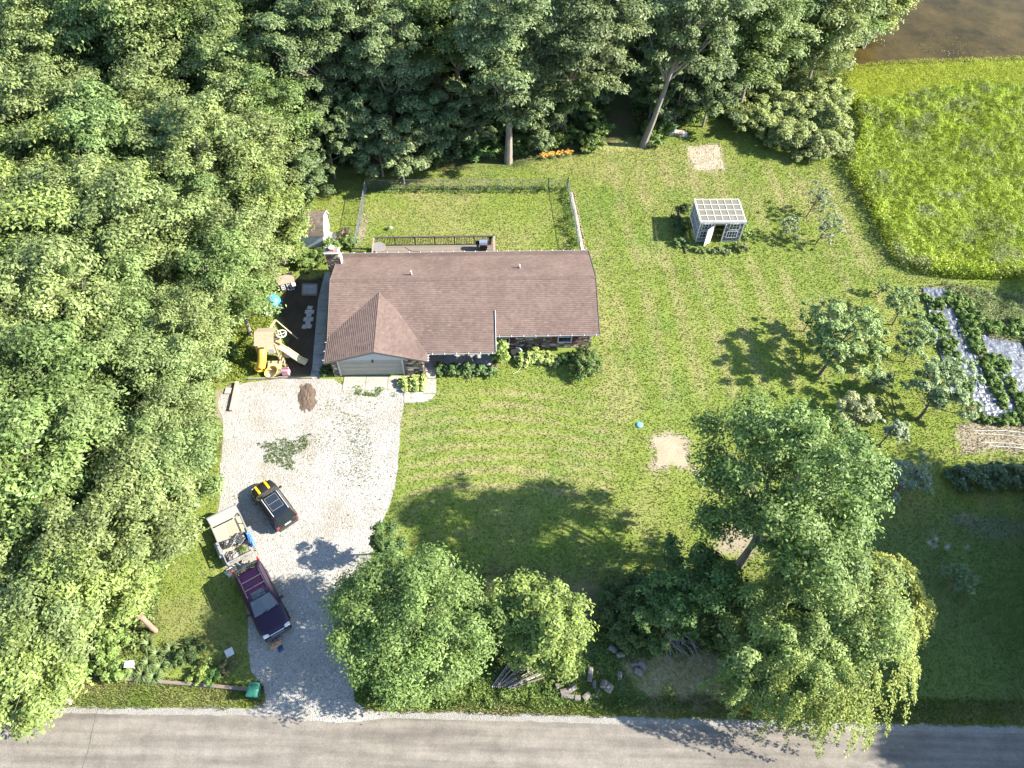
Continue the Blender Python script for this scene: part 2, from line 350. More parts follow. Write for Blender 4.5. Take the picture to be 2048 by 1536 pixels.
# gravel: colour and small stones in the surface relief
def gravelmat(name, c1, c2, c3, sc=14, weeds=None, patch=.5):
    m = bpy.data.materials.new(name); t, o = nodes(m); N = t.nodes
    p = N.new('ShaderNodeBsdfPrincipled'); p.inputs['Roughness'].default_value = .95; p.inputs['Specular IOR Level'].default_value = .1; lk(t, p.outputs[0], o.inputs[0])
    tc = N.new('ShaderNodeTexCoord'); vo = N.new('ShaderNodeTexVoronoi'); vo.inputs['Scale'].default_value = sc; lk(t, tc.outputs['Object'], vo.inputs['Vector'])
    n1 = N.new('ShaderNodeTexNoise'); n1.inputs['Scale'].default_value = .35; n1.inputs['Detail'].default_value = 7; n1.inputs['Roughness'].default_value = .62; lk(t, tc.outputs['Object'], n1.inputs['Vector'])
    n2 = N.new('ShaderNodeTexNoise'); n2.inputs['Scale'].default_value = 7.0; n2.inputs['Detail'].default_value = 4; lk(t, tc.outputs['Object'], n2.inputs['Vector'])
    sx = N.new('ShaderNodeSeparateColor'); lk(t, vo.outputs['Color'], sx.inputs[0])
    a = N.new('ShaderNodeMix'); a.data_type = 'RGBA'; a.inputs['A'].default_value = (*c1, 1); a.inputs['B'].default_value = (*c2, 1); lk(t, sx.outputs[0], a.inputs['Factor'])
    r = N.new('ShaderNodeMapRange'); r.inputs['From Min'].default_value = patch; r.inputs['From Max'].default_value = patch+.18; r.inputs['To Max'].default_value = .55; lk(t, n1.outputs['Fac'], r.inputs[0])
    b = N.new('ShaderNodeMix'); b.data_type = 'RGBA'; lk(t, a.outputs['Result'], b.inputs['A']); b.inputs['B'].default_value = (*c3, 1); lk(t, r.outputs[0], b.inputs['Factor'])
    r2 = N.new('ShaderNodeMapRange'); r2.inputs['From Min'].default_value = .62; r2.inputs['From Max'].default_value = .70; r2.inputs['To Max'].default_value = .6; lk(t, n2.outputs['Fac'], r2.inputs[0])
    d = N.new('ShaderNodeMix'); d.data_type = 'RGBA'; lk(t, b.outputs['Result'], d.inputs['A']); d.inputs['B'].default_value = (c3[0]*.5, c3[1]*.5, c3[2]*.45, 1); lk(t, r2.outputs[0], d.inputs['Factor'])
    lk(t, d.outputs['Result'], p.inputs['Base Color'])
    bm = N.new('ShaderNodeBump'); bm.inputs['Distance'].default_value = .035; bm.inputs['Strength'].default_value = .9; lk(t, vo.outputs['Distance'], bm.inputs['Height']); lk(t, bm.outputs[0], p.inputs['Normal'])
    return m
gm = gravelmat('white_gravel', (.275, .262, .235), (.20, .188, .168), (.165, .14, .10), 11, patch=.47)
sheet('driveway', DRIVE, .012, gm, .13)
# road with a paler gravel shoulder and wheel-track wear
def roadmat():
    m = bpy.data.materials.new('road_chipseal'); t, o = nodes(m); N = t.nodes
    p = N.new('ShaderNodeBsdfPrincipled'); p.inputs['Roughness'].default_value = .9; p.inputs['Specular IOR Level'].default_value = .15; lk(t, p.outputs[0], o.inputs[0])
    tc = N.new('ShaderNodeTexCoord'); mp = N.new('ShaderNodeMapping'); mp.inputs['Scale'].default_value = (.07, 1.1, 1); lk(t, tc.outputs['Object'], mp.inputs[0])
    n1 = N.new('ShaderNodeTexNoise'); n1.inputs['Scale'].default_value = 1.6; n1.inputs['Detail'].default_value = 6; lk(t, mp.outputs[0], n1.inputs['Vector'])
    n2 = N.new('ShaderNodeTexNoise'); n2.inputs['Scale'].default_value = .9; n2.inputs['Detail'].default_value = 8; n2.inputs['Roughness'].default_value = .7; lk(t, tc.outputs['Object'], n2.inputs['Vector'])
    n3 = N.new('ShaderNodeTexNoise'); n3.inputs['Scale'].default_value = 16; n3.inputs['Detail'].default_value = 3; lk(t, tc.outputs['Object'], n3.inputs['Vector'])
    cr = N.new('ShaderNodeValToRGB'); e = cr.color_ramp.elements; e[0].position = .30; e[0].color = (.103, .090, .076, 1); e[1].position = .62; e[1].color = (.163, .144, .120, 1); lk(t, n1.outputs['Fac'], cr.inputs[0])
    cr2 = N.new('ShaderNodeMapRange'); cr2.inputs['From Min'].default_value = .35; cr2.inputs['From Max'].default_value = .68; cr2.inputs['To Min'].default_value = .78; cr2.inputs['To Max'].default_value = 1.12; lk(t, n2.outputs['Fac'], cr2.inputs[0])
    cr3 = N.new('ShaderNodeMapRange'); cr3.inputs['From Min'].default_value = .3; cr3.inputs['From Max'].default_value = .7; cr3.inputs['To Min'].default_value = .85; cr3.inputs['To Max'].default_value = 1.15; lk(t, n3.outputs['Fac'], cr3.inputs[0])
    mm = N.new('ShaderNodeMath'); mm.operation = 'MULTIPLY'; lk(t, cr2.outputs[0], mm.inputs[0]); lk(t, cr3.outputs[0], mm.inputs[1])
    s = N.new('ShaderNodeVectorMath'); s.operation = 'SCALE'; lk(t, cr.outputs[0], s.inputs[0]); lk(t, mm.outputs[0], s.inputs['Scale']); lk(t, s.outputs[0], p.inputs['Base Color'])
    b = N.new('ShaderNodeBump'); b.inputs['Distance'].default_value = .01; lk(t, n3.outputs['Fac'], b.inputs['Height']); lk(t, b.outputs[0], p.inputs['Normal'])
    return m
def along(off):
    """points of the road's north edge shifted by off metres"""
    s = (ROADN[-1][1]-ROADN[0][1])/(ROADN[-1][0]-ROADN[0][0])
    pts = [(-90, ROADN[0][1]-.3+off)]+[(x, y+off) for x, y in ROADN]+[(110, ROADN[-1][1]+off+.4)]
    return pts
shm = gravelmat('shoulder_gravel', (.225, .212, .187), (.165, .155, .138), (.15, .13, .10), 16)
sheet('road_shoulder', along(.12)+along(-6.2)[::-1], .018, shm, .16, .5)
sheet('road', along(-.32)+along(-5.8)[::-1], .024, roadmat(), .10, .6, seed=9)
sheet('gravel_spill', PL([(508,1408),(560,1400),(700,1400),(742,1424),(770,1434),(735,1441),(680,1447),(610,1441),(550,1428),(520,1424)]), .030, gm, .16, .3, seed=13)
# a long crack that crosses the road
crk = [P(u, v)[:2] for u, v in ((196,1417),(190,1440),(183,1468),(178,1500),(165,1536))]+[(P(160,1560)[0], 6.0)]
mb = MB(); pl_, pr_ = [], []
cp = []
for i in range(len(crk)-1):
    for k in range(6): q = crk[i]+(np.array(crk[i+1])-crk[i])*k/6; cp.append((q[0]+RNG.normal(0, .02), q[1]))
for i in range(len(cp)-1):
    wd = .012+.012*RNG.random(); (x0, y0), (x1, y1) = cp[i], cp[i+1]
    mb.quad((x0-wd, y0, .0285), (x1-wd, y1, .0285), (x1+wd, y1, .0285), (x0+wd, y0, .0285))
mb.build('road_crack', mat('crack_tar', (.06, .055, .05), .9), kind='structure')
# pond water
wm = bpy.data.materials.new('pond_water'); t, o = nodes(wm); p = t.nodes.new('ShaderNodeBsdfPrincipled')
p.inputs['Roughness'].default_value = .08; p.inputs['IOR'].default_value = 1.33; p.inputs['Specular IOR Level'].default_value = .06
tc = t.nodes.new('ShaderNodeTexCoord'); n1 = t.nodes.new('ShaderNodeTexNoise'); n1.inputs['Scale'].default_value = .16; n1.inputs['Detail'].default_value = 9; n1.inputs['Roughness'].default_value = .7; lk(t, tc.outputs['Object'], n1.inputs['Vector'])
cr = t.nodes.new('ShaderNodeValToRGB'); e = cr.color_ramp.elements; e[0].position = .40; e[0].color = (.026, .020, .006, 1); e[1].position = .62; e[1].color = (.060, .043, .014, 1); lk(t, n1.outputs['Fac'], cr.inputs[0]); lk(t, cr.outputs[0], p.inputs['Base Color'])
n2 = t.nodes.new('ShaderNodeTexNoise'); n2.inputs['Scale'].default_value = 2.2; n2.inputs['Detail'].default_value = 3; lk(t, tc.outputs['Object'], n2.inputs['Vector'])
b = t.nodes.new('ShaderNodeBump'); b.inputs['Distance'].default_value = .02; b.inputs['Strength'].default_value = .25; lk(t, n2.outputs['Fac'], b.inputs['Height']); lk(t, b.outputs[0], p.inputs['Normal']); lk(t, p.outputs[0], o.inputs[0])
sheet('pond_water', POND, .03, wm, .25, .8)

concm = mat('concrete', (.245, .225, .19), .9, var=.10, scale=1.2, bump=.004, bscale=30, dirt=((.22, .19, .15), .8, .56, .5))
concg = mat('concrete_old', (.25, .245, .225), .9, var=.14, scale=1.0, bump=.004, bscale=30, dirt=((.10, .10, .09), .7, .50, .7))
def slabs(name, quads, z, m, thick=.1):
    r = bpy.data.objects.new(name, None); COL.objects.link(r); r['kind'] = 'structure'
    for q in quads:
        cx = sum(a for a, b in q)/len(q); cy = sum(b for a, b in q)/len(q)
        qq = [(cx+(a-cx)*(1-.02/max(.3, math.hypot(a-cx, b-cy))), cy+(b-cy)*(1-.02/max(.3, math.hypot(a-cx, b-cy)))) for a, b in q]
        MB().prism(qq, z-thick, z).build('slab', m, r)
    return r
ap = [HW(-9.6,-6.9), HW(-9.65,-8.25), HW(-4.35,-8.25), HW(-4.35,-6.9)]
def lerp(a, b, t): return (a[0]+(b[0]-a[0])*t, a[1]+(b[1]-a[1])*t)
slabs('garage_apron', [[lerp(ap[0], ap[3], k/3), lerp(ap[1], ap[2], k/3), lerp(ap[1], ap[2], (k+1)/3), lerp(ap[0], ap[3], (k+1)/3)] for k in range(3)], .05, concm)
wk = [(848,735),(870,735),(872,760),(873,785),(866,795),(856,803),(838,806),(808,805),(808,783),(846,780),(850,760)]
slabs('walkway', [PL([(851,733),(871,733),(872,757),(849,757)]), PL([(849,757.6),(872,757.6),(873,780),(872,787),(846,787),(848,780)]), PL([(808,784),(846,784),(846,787.5),(871.6,787.6),(865,797),(855,803),(840,806),(808,806)])], .045, concm)
# long side path of old slabs on the left of the house
sp0 = [(650,545),(636,600),(632,645),(628,690),(625,730),(620,757)]; sp1 = [(664,545),(657,600),(654,645),(650,690),(646,730),(640,757)]
qs = []
for i in range(len(sp0)-1):
    for k in range(2):
        f = lambda L, t: lerp(L[i], L[i+1], t)
        qs.append(PL([f(sp0, k/2), f(sp1, k/2), f(sp1, (k+1)/2), f(sp0, (k+1)/2)]))
slabs('side_path', qs, .04, concg)
# soil pile left on the gravel
def mound(name, c, rx, ry, h, m, rz=0, n=26, seed=1, **kw):
    t = np.linspace(-1, 1, n); X, Y = np.meshgrid(t, t); r = np.hypot(X, Y)
    r = r*(1+.55*(fbm(X*2+20, Y*2+seed, .7, seed)-.5)+.25*(fbm(X*2+40, Y*2, .2, seed)-.5)); Z = h*np.clip(1-r**1.6, 0, 1)*(.5+1.0*fbm(X*3+9, Y*3+seed, .6, seed))-.004
    x = X*rx; y = Y*ry; xr = x*math.cos(rz)-y*math.sin(rz); yr = x*math.sin(rz)+y*math.cos(rz)
    V = np.stack([xr, yr, Z], -1).reshape(-1, 3); ii = np.arange(n*n).reshape(n, n)
    F = np.stack([ii[:-1, :-1], ii[:-1, 1:], ii[1:, 1:], ii[1:, :-1]], -1).reshape(-1, 4)
    F = F[(r.reshape(-1)[F].max(1) < 1.0)]
    o = link(name, npmesh(name, V, F, m, None, True)); o.location = (c[0], c[1], .014)
    for k, v in kw.items(): o[k] = v
    return o
c = P(615, 794); mound('dirt_pile', c, .74, 1.45, .14, mat('pile_soil', (.078, .053, .036), .95, var=.4, scale=5, bump=.03, bscale=18), .25, 44, label='low mound of brown soil on the white gravel before the garage', category='dirt pile')
# ---------------------------------------------------------------- foliage generators
LM = leafmat('leaf', .32, .55, .22, .07); GRM = leafmat('grass_blade', .25, .7, .12, 0.0, (1.1, 1.15, .85))
def unit(n, rng):
    v = rng.normal(size=(n, 3)); return v/np.linalg.norm(v, axis=1, keepdims=True)
def leafquads(pos, nrm, size, asp, rng, fold=.12):
    n = len(pos); t = unit(n, rng); t -= nrm*(t*nrm).sum(1, keepdims=True); t /= np.linalg.norm(t, axis=1, keepdims=True)+1e-9
    b = np.cross(nrm, t); s = size[:, None]; a = (asp if np.ndim(asp) else np.full(n, asp))[:, None]
    V = np.stack([pos-t*s*.5, pos+b*s*a*.5+nrm*s*fold, pos+t*s*.5, pos-b*s*a*.5+nrm*s*fold], 1).reshape(-1, 3)
    return V, np.arange(4*n).reshape(n, 4)
def leafcol(n, pal, rng, var=.22, tint=None):
    a, b = np.array(pal[0])*1.30+np.array([.016, .014, .0]), np.array(pal[1])*1.20+np.array([.010, .010, .0]); k = rng.random((n, 1)); c = a*k+b*(1-k)
    c = c*(1+rng.normal(0, var, (n, 1)))
    if len(pal) > 2: w_ = (rng.random((n, 1)) < pal[3]); c = np.where(w_, np.array(pal[2])*(1+rng.normal(0, .15, (n, 1))), c)
    return np.clip(c, .008, .5)
def clumps(R, n, rng, lo=-.45, cr=(.26, .42), inner=.25, lump=.25, gap=.42):
    """clump centres spread over an uneven ellipsoid of radii R"""
    C = []; tries = 0
    while len(C) < n and tries < n*60:
        tries += 1; d = unit(1, rng)[0]
        if d[2] < lo: continue
        rr = (.60+.34*rng.random()) if rng.random() > inner else .25+.35*rng.random()
        az = math.atan2(d[1], d[0]); rr *= 1+lump*math.sin(az*2+R[0]*3.1)*.6+lump*math.sin(az*3+d[2]*3+R[1]*5.7)*.5
        c = d*rr; s = rng.uniform(*cr)
        if all(np.linalg.norm(c-q[0]) > (s+q[1])*gap for q in C): C.append((c, s))
    return [(c*np.array(R), s*(R[0]*R[1]*R[2])**(1/3)) for c, s in C]
def fill(C, nleaf, ls, pal, rng, up=.85, out=.6, flat=.78, droop=0, asp=.46, shell=.5, var=.22, spray=0):
    w_ = np.array([s*s for c, s in C]); w_ = (w_/w_.sum()*nleaf).astype(int)
    PP, NN, CC = [], [], []
    for (c, s), k in zip(C, w_):
        if k < 3: continue
        d = unit(k, rng); d[:, 2] = np.where(d[:, 2] < -.35, -d[:, 2]*.8, d[:, 2])
        # each clump breaks up into small twigs so that its outline is ragged
        tw = unit(max(7, k//12), rng); tw[:, 2] = np.abs(tw[:, 2])*.9-.2; tl = rng.uniform(.6, 1.35, (len(tw), 1)); ti = rng.integers(0, len(tw), k)
        an = rng.uniform(.75, 1.3, 3)
        r = s*(shell+(1-shell)*rng.random((k, 1))**.6)
        p = (tw[ti]*tl[ti]*.74+d*.40)*r*an*np.array([1, 1, flat])
        p[:, 2] -= droop*s*(np.linalg.norm(p[:, :2], axis=1)/s)**2
        n = d*out*.6+tw[ti]*out+np.array([0, 0, up])+rng.normal(0, .36, (k, 3)); n /= np.linalg.norm(n, axis=1, keepdims=True)
        PP.append(p+c); NN.append(n); cc = leafcol(k, pal, rng, var)*(1+rng.normal(0, .10)); CC.append(cc)
    pos = np.concatenate(PP); nrm = np.concatenate(NN); col = np.clip(np.concatenate(CC), .006, .5)
    size = ls*1.12*(.55+.9*rng.random(len(pos)))
    V, F = leafquads(pos, nrm, size, asp, rng); return V, F, np.repeat(col, 4, 0)
def limb_mesh(C, H0, r0, rng, lean=(0, 0), nl=9, mtl=None, tips=.8, name='trunk'):
    """tapered trunk with limbs that run to some of the clumps; C in tree coordinates"""
    mb = MB(); top = max(c[2] for c, s in C)*.86
    pts = []; rs = []
    for k in range(6):
        z = top*k/5; pts.append((lean[0]*z/top+rng.normal(0, .05)*(k > 0)*r0*4, lean[1]*z/top+rng.normal(0, .05)*(k > 0)*r0*4, z-.05*(k == 0))); rs.append(r0*(1.25 if k == 0 else 1-.155*k))
    mb.tube(pts, rs, 9)
    ids = sorted(range(len(C)), key=lambda i: -C[i][1])[:nl]
    for i in ids:
        c, s = C[i]; z0 = min(top*.9, max(H0, c[2]*.55)); f_ = z0/top
        b = Vector((lean[0]*f_, lean[1]*f_, z0)); e_ = Vector(c)
        m_ = b.lerp(e_, .5)+Vector((0, 0, -.06*(e_-b).length))
        ra = r0*(1-.7*f_)*.55; mb.tube([b, m_, b.lerp(e_, tips)], [ra, ra*.7, ra*.28], 6)
        for q in range(2):
            d = Vector(unit(1, rng)[0]); mb.tube([m_.lerp(e_, .2), e_+d*s*(.6 if q else 1.25)], [ra*.4, ra*.12], 5)
    return mb.mesh(name, mtl or bark)
bark = mat('bark_grey', (.17, .145, .115), .95, var=.25, scale=5, bump=.02, bscale=14, stretch=(1, 1, .25))
barkd = mat('bark_brown', (.10, .08, .06), .95, var=.25, scale=5, bump=.02, bscale=14, stretch=(1, 1, .25))
def tree_meshes(seed, R, zc, ncl, nleaf, ls, pal, r0=.2, H0=2.5, lean=(0, 0), off=(0, 0), nl=9, mtl=None, **kw):
    rng = np.random.default_rng(seed); ck = {k: kw.pop(k) for k in ('lo', 'cr', 'inner', 'lump', 'gap') if k in kw}
    C = clumps(R, ncl, rng, **ck); C = [(c+np.array([off[0], off[1], zc]), s) for c, s in C]
    V, F, cc = fill(C, nleaf, ls, pal, rng, **kw)
    V[:, 2] = np.maximum(V[:, 2], .05)
    return limb_mesh(C, H0, r0, rng, lean or off, nl, mtl), npmesh('crown', V, F, LM, cc)
def plant_tree(name, meshes, x, y, label, cat='tree', group=None, s=1, rz=0, sz=None):
    t = empty(name, label, cat, (x, y, 0), rz, group); t.scale = (s, s, sz or s)
    link('trunk', meshes[0], t); link('crown', meshes[1], t); return t
def place(u, v, z):
    p = P(u, v, z); return p[0], p[1]

LIGHT = ((.130, .160, .062), (.092, .124, .042)); MID = ((.105, .145, .048), (.074, .112, .034)); YEL = ((.150, .180, .055), (.108, .145, .040))
OAK = ((.085, .115, .050), (.065, .095, .040)); OAKL = ((.105, .135, .062), (.080, .110, .048)); GREY = ((.115, .140, .085), (.085, .110, .062))
MAPLE = ((.095, .140, .042), (.060, .100, .026)); ROUND = ((.115, .160, .048), (.085, .125, .035))

# ---------------------------------------------------------------- the left-hand woodland
VL = [tree_meshes(100, (3.1, 3.1, 4.2), 6.6, 50, 21000, .215, LIGHT, .17, lo=-.95),
      tree_meshes(101, (3.4, 3.0, 4.0), 6.4, 50, 21000, .205, LIGHT, .17, lo=-.95, flat=.65),
      tree_meshes(102, (2.9, 3.2, 4.6), 6.9, 50, 21000, .21, MID, .18, lo=-.95),
      tree_meshes(103, (3.2, 3.2, 4.0), 6.3, 42, 19000, .235, YEL, .17, lo=-.95, cr=(.28, .46)),
      tree_meshes(104, (3.0, 3.3, 4.2), 6.5, 58, 22000, .185, ((.135, .170, .065), (.105, .14, .045)), .16, lo=-.95, cr=(.2, .34)),
      tree_meshes(105, (3.5, 3.3, 4.4), 6.8, 46, 20000, .22, ((.11, .15, .055), (.08, .12, .04)), .18, lo=-.95)]
# crown centres (px, at about 6.5 m) of the trees that form the edge of the wood, with what each stands beside
EDGE = [(560,255,'deep in the corner between the left wood and the tall oaks',1.0), (520,330,'above the barn-roofed shed, towards the oaks',1.05), (538,425,'overhanging the barn-roofed shed',.95), (478,500,'left of the small shed and the playhouse',1.0),
        (462,570,'hanging over the blue play dome',.92), (392,650,'to the left of the wooden swing set',.95), (340,745,'beside the grass strip left of the yellow slide',.9),
        (345,835,'at the bare patch by the driveway timber',.85), (335,925,'left of the black car, over the grass strip',.85), (300,1005,'left of the trailer, behind the grass strip',.95),
        (225,1085,'left of the purple car, across the grass',1.0), (175,1160,'behind the brown utility pole',.92), (85,1250,'behind the white post box cap',.95), (40,1345,'in the corner above the road, overhanging its edge',.9)]
trees = []
gname = 'trees of the dense wood left of the house'
adj = ['light green', 'feathery', 'mid green', 'yellow-green', 'pale fine-leaved', 'soft green']
for i, (u, v, wh, s) in enumerate(EDGE):
    x, y = place(u, v, 6.0); k = [2, 0, 3, 1, 2, 4, 0, 1, 5, 0, 4, 3, 1, 3][i]
    plant_tree('woodland_tree', VL[k], x, y, f'{adj[k]} tree {wh}', 'tree', gname, s*.98, RNG.random()*6.28); trees.append((x, y))
MARKS = [((150,1250),'utility pole'),((300,1000),'trailer'),((330,880),'black car'),((330,780),'driveway timber'),((370,690),'yellow slide'),((400,580),'blue dome'),((450,430),'shed'),((60,1380),'road'),((480,200),'yard fence corner')]
WN = ['crowning the wood', 'in the thick of the wood', 'among close neighbours', 'rising over its neighbours', 'with a rounded top', 'with a ragged top', 'with a narrow top', 'half hidden by the next crown', 'beside a dark gap', 'touching two others', 'standing a little lower', 'leaning to the light']
used_l = {}
def uniq(l):
    used_l[l] = used_l.get(l, 0)+1
    return l if used_l[l] == 1 else l+', '+['farther one', 'third one back', 'fourth one back', 'fifth one back'][min(used_l[l]-2, 3)]
def label_wood(a, u, v):
    d = [(math.hypot(u-p[0], v-p[1]), n) for p, n in MARKS]; dist, n = min(d)
    row = int(dist//75); word = ['nearest', 'second', 'third', 'fourth', 'fifth', 'sixth', 'seventh', 'eighth', 'ninth', 'tenth', 'outermost'][min(row, 10)]
    side = 'towards the top' if v < [p for p, m in MARKS if m == n][0][1]-40 else 'towards the bottom' if v > [p for p, m in MARKS if m == n][0][1]+40 else 'level with it'
    l = f'{a} tree, {word} out from the {n}, {side}'
    used_l[l] = used_l.get(l, 0)+1
    if used_l[l] > 1: l = l+', '+['left one', 'further left one', 'far left one', 'extreme left one'][min(used_l[l]-2, 3)]
    return l
rows = 0
for yy in np.arange(9.5, 104, 3.9):
    rows += 1
    for xx in np.arange(-72, -4, 4.3):
        x = xx+RNG.uniform(-1.1, 1.1)+(rows % 2)*2.1; y = yy+RNG.uniform(-1, 1)
        if sdist(x, y, woodsL) < 3.6: continue
        if any(math.hypot(x-a, y-b) < 3.2 for a, b in trees): continue
        # keep only what the frame can show
        d = np.array([x, y, 6.5])-_C; z_ = d@_fwd; u = 1024+CF*(d@_R)/z_; v = 768-CF*(d@_U)/z_
        if u < -170 or v < -190 or v > 1640: continue
        kk = int(RNG.choice([0, 1, 2, 3, 4, 5], p=[.25, .2, .15, .1, .18, .12])); s = RNG.uniform(.86, 1.28)
        if y > 62: s *= 1.12
        zone = 'lower left' if v > 1050 else 'far left' if v > 700 else 'middle left' if v > 380 else 'upper left'
        ec = 'at the picture edge' if u < 130 else 'inside the wood'
        plant_tree('woodland_tree', VL[kk], x, y, label_wood(adj[kk], u, v), 'tree', gname, s, RNG.random()*6.28, s*RNG.uniform(.85, 1.22)); trees.append((x, y))

# ---------------------------------------------------------------- the tall trees behind the yard
VO = [tree_meshes(200, (4.7, 4.5, 7.0), 11.6, 84, 36000, .25, OAK, .36, 7, lo=-.85, inner=.3, flat=.7, cr=(.17, .30), mtl=bark, nl=14),
      tree_meshes(201, (5.0, 4.7, 6.6), 12.0, 84, 36000, .25, OAKL, .36, 7, lo=-.85, inner=.3, flat=.7, cr=(.17, .30), mtl=bark, nl=14),
      tree_meshes(202, (4.5, 4.8, 7.2), 11.2, 80, 36000, .24, ((.095, .135, .045), (.07, .105, .035)), .34, 6, lo=-.85, cr=(.18, .31), mtl=bark, nl=14)]
gb = 'tall oaks behind the fenced yard'
back = []
FRONT = [(-1.0, 63.9, 1, 1.02, 'tall grey-leaved oak whose thick pale trunk stands at the yard edge', (0, 0)),
         (12.86, 67.2, 0, .92, 'oak with a pale leaning trunk beside the woodland path', (2.3, 1.0)),
         (-6.3, 70.5, 2, .98, 'oak with a thin dark trunk behind the yard, left of the thick pale trunk', (0, 0)),
         (-12.5, 66.0, 1, .80, 'oak hanging low over the far left corner of the wire fence', (0, 0)),
         (-18.5, 66.5, 0, .92, 'dark oak above the grass left of the wire fence', (0, 0)),
         (4.2, 70.0, 0, 1.0, 'oak with a bare brown trunk between the thick pale trunk and the path', (1.2, -7.5))]
for x, y, k, s, lab, ln in FRONT:
    if ln[0]:
        ms = tree_meshes(230 if ln[1] > 0 else 231, (4.6, 4.3, 5.9), 12.6, 66, 30000, .25, OAKL, .33, 7, lean=(ln[0]*1.25, ln[1]*.8), off=(ln[0]*1.2, ln[1]*.8), lo=-.8, cr=(.18, .31), flat=.7, nl=12)
        plant_tree('oak_tree', ms, x, y, lab, 'tree', gb, 1.0); 
    else: plant_tree('oak_tree', VO[k], x, y, lab, 'tree', gb, s, RNG.random()*6.28)
    back.append((x, y))
def pos_word(u): return ['far left', 'left', 'left of centre', 'above the chimney', 'above the garage roof', 'above the deck table', 'above the yard', 'above the gas grill', 'above the yard gate', 'above the path mouth', 'above the greenhouse shadow', 'above the stony bed', 'above the brick pile', 'above the thicket', 'by the pond corner', 'by the meadow', 'by the water', 'far right'][int(min(17, max(0, (u-250)//105)))]
rows = 0
for yy in np.arange(70, 132, 4.9):
    rows += 1
    for xx in np.arange(-40, 62, 5.3):
        x = xx+RNG.uniform(-1.4, 1.4)+(rows % 2)*3; y = yy+RNG.uniform(-1.2, 1.2)
        if sdist(x, y, woodsB) < 2.2 or sdist(x, y, TRAIL) > -2.6 or sdist(x, y, POND) > -3.5: continue
        if any(math.hypot(x-a, y-b) < 4.1 for a, b in back) or any(math.hypot(x-a, y-b) < 3.4 for a, b in trees): continue
        d = np.array([x, y, 11])-_C; z_ = d@_fwd; u = 1024+CF*(d@_R)/z_; v = 768-CF*(d@_U)/z_
        if u < 250 or u > 2250 or v < -230: continue
        kk = int(RNG.integers(0, 3)); s = RNG.uniform(.82, 1.12); side = 'above the house' if u < 1150 else 'above the greenhouse' if u < 1560 else 'beside the pond'
        nm = ['dark green', 'grey-green', 'green'][kk]; ms = VO[kk]
        if u > 1440:   # lighter, lower trees towards the pond
            ms = VL[[5, 2, 0][kk]]; s = RNG.uniform(1.15, 1.5); nm = ['soft green', 'mid green', 'light green'][kk]
        row = 'second row' if y < 80 else 'middle rows' if y < 95 else 'far rows'
        plant_tree('oak_tree' if u <= 1440 else 'woodland_tree', ms, x, y, uniq(f'{nm} tree, {row} of the back wood, {pos_word(u)}'), 'tree', 'trees of the wood behind the garden', s, RNG.random()*6.28, s*RNG.uniform(.9, 1.12)); back.append((x, y))
for u, v, z, k, s, lab in ((1640,95,5,0,1.2,'light green tree at the near left corner of the pond'), (1500,140,5,2,1.25,'mid green tree between the leaning oak and the pond'), (1760,12,5,3,1.15,'yellow-green tree leaning over the pond at the top'), (1690,55,5,5,1.1,'soft green tree on the pond bank behind the corner tree'), (1560,60,5,4,1.25,'pale fine-leaved tree behind the shrub thicket')):
    x, y = place(u, v, z); plant_tree('bankside_tree', VL[k], x, y, lab, 'tree', 'trees round the pond end', s, RNG.random()*6.28)
VU = [tree_meshes(240, (2.9, 2.8, 3.4), 4.4, 44, 13000, .26, OAK, .11, 1.5, lo=-.8, cr=(.17, .3), flat=.7), tree_meshes(241, (2.7, 3.0, 3.0), 4.0, 44, 13000, .25, OAKL, .11, 1.5, lo=-.8, cr=(.17, .3), flat=.7), tree_meshes(242, (2.8, 2.6, 3.2), 4.2, 40, 12000, .24, MID, .11, 1.5, lo=-.8, cr=(.18, .3), flat=.7)]
UT = [(655,285,0,1.0,'in the dark corner by the left wood'),(700,255,0,1.1,'dark, second from the corner by the left wood'),(755,280,1,1.0,'over the left end of the yard fence'),(800,300,1,.95,'drooping nearest the yard fence'),(850,255,0,1.1,'right behind the drooping one'),(905,215,1,1.1,'over the sunlit gap behind the yard'),(950,250,0,.8,'just left of the thick pale trunk'),(1085,235,1,.85,'right of the thick pale trunk'),(1135,190,2,1.1,'above the orange lilies'),(1185,165,1,.9,'left of the woodland path'),
      (1310,175,0,1.0,'behind the leaning trunk'),(1365,170,1,1.1,'right of the leaning trunk'),(1425,175,0,1.1,'behind the brick pile'),(605,350,0,.8,'above the barn-roofed shed'),(640,215,1,1.2,'high in the corner of the two woods'),(1000,180,1,1.0,'behind the thick pale trunk'),(770,200,0,1.2,'deep behind the yard, left'),(1060,130,0,1.2,'deep behind the yard, centre'),(1225,95,2,1.0,'closing the far end of the path')]
for u, v, k, s, wh in UT:
    x, y = place(u, v, 4.2*s); plant_tree('understorey_tree', VU[k], x, y, f'low leafy tree under the oaks, {wh}', 'tree', 'low trees under the oaks', s, RNG.random()*6.28)
OFFR = [(37, 12.5, 'road'), (37.5, 17.5, 'crop rows'), (38, 22.5, 'hedge'), (43, 9, 'shaded lawn'), (43.5, 15, 'lawn middle'), (44, 20, 'road bend'), (43.5, 25.5, 'far shade'), (49, 12, 'stake bed'), (50, 18.5, 'hedge end'), (50, 24.5, 'lower corner'), (45, 5, 'road corner'), (34.6, 15, 'lawn edge')]
for k, (x, y, wh) in enumerate(OFFR):
    plant_tree('roadside_tree', VL[[2, 5, 2, 0, 3, 1, 2, 5, 2, 0, 5, 1][k]], x, y, f'tree just beyond the right picture edge, shading the {wh}', 'tree', 'trees beyond the right edge', max(.66, (x-22.8)*.0605), k*1.3)
plant_tree('roadside_tree', VL[1], 59, 47.5, 'tree just beyond the right picture edge, shading the meadow corner', 'tree', 'trees beyond the right edge', 1.0, 2.0)

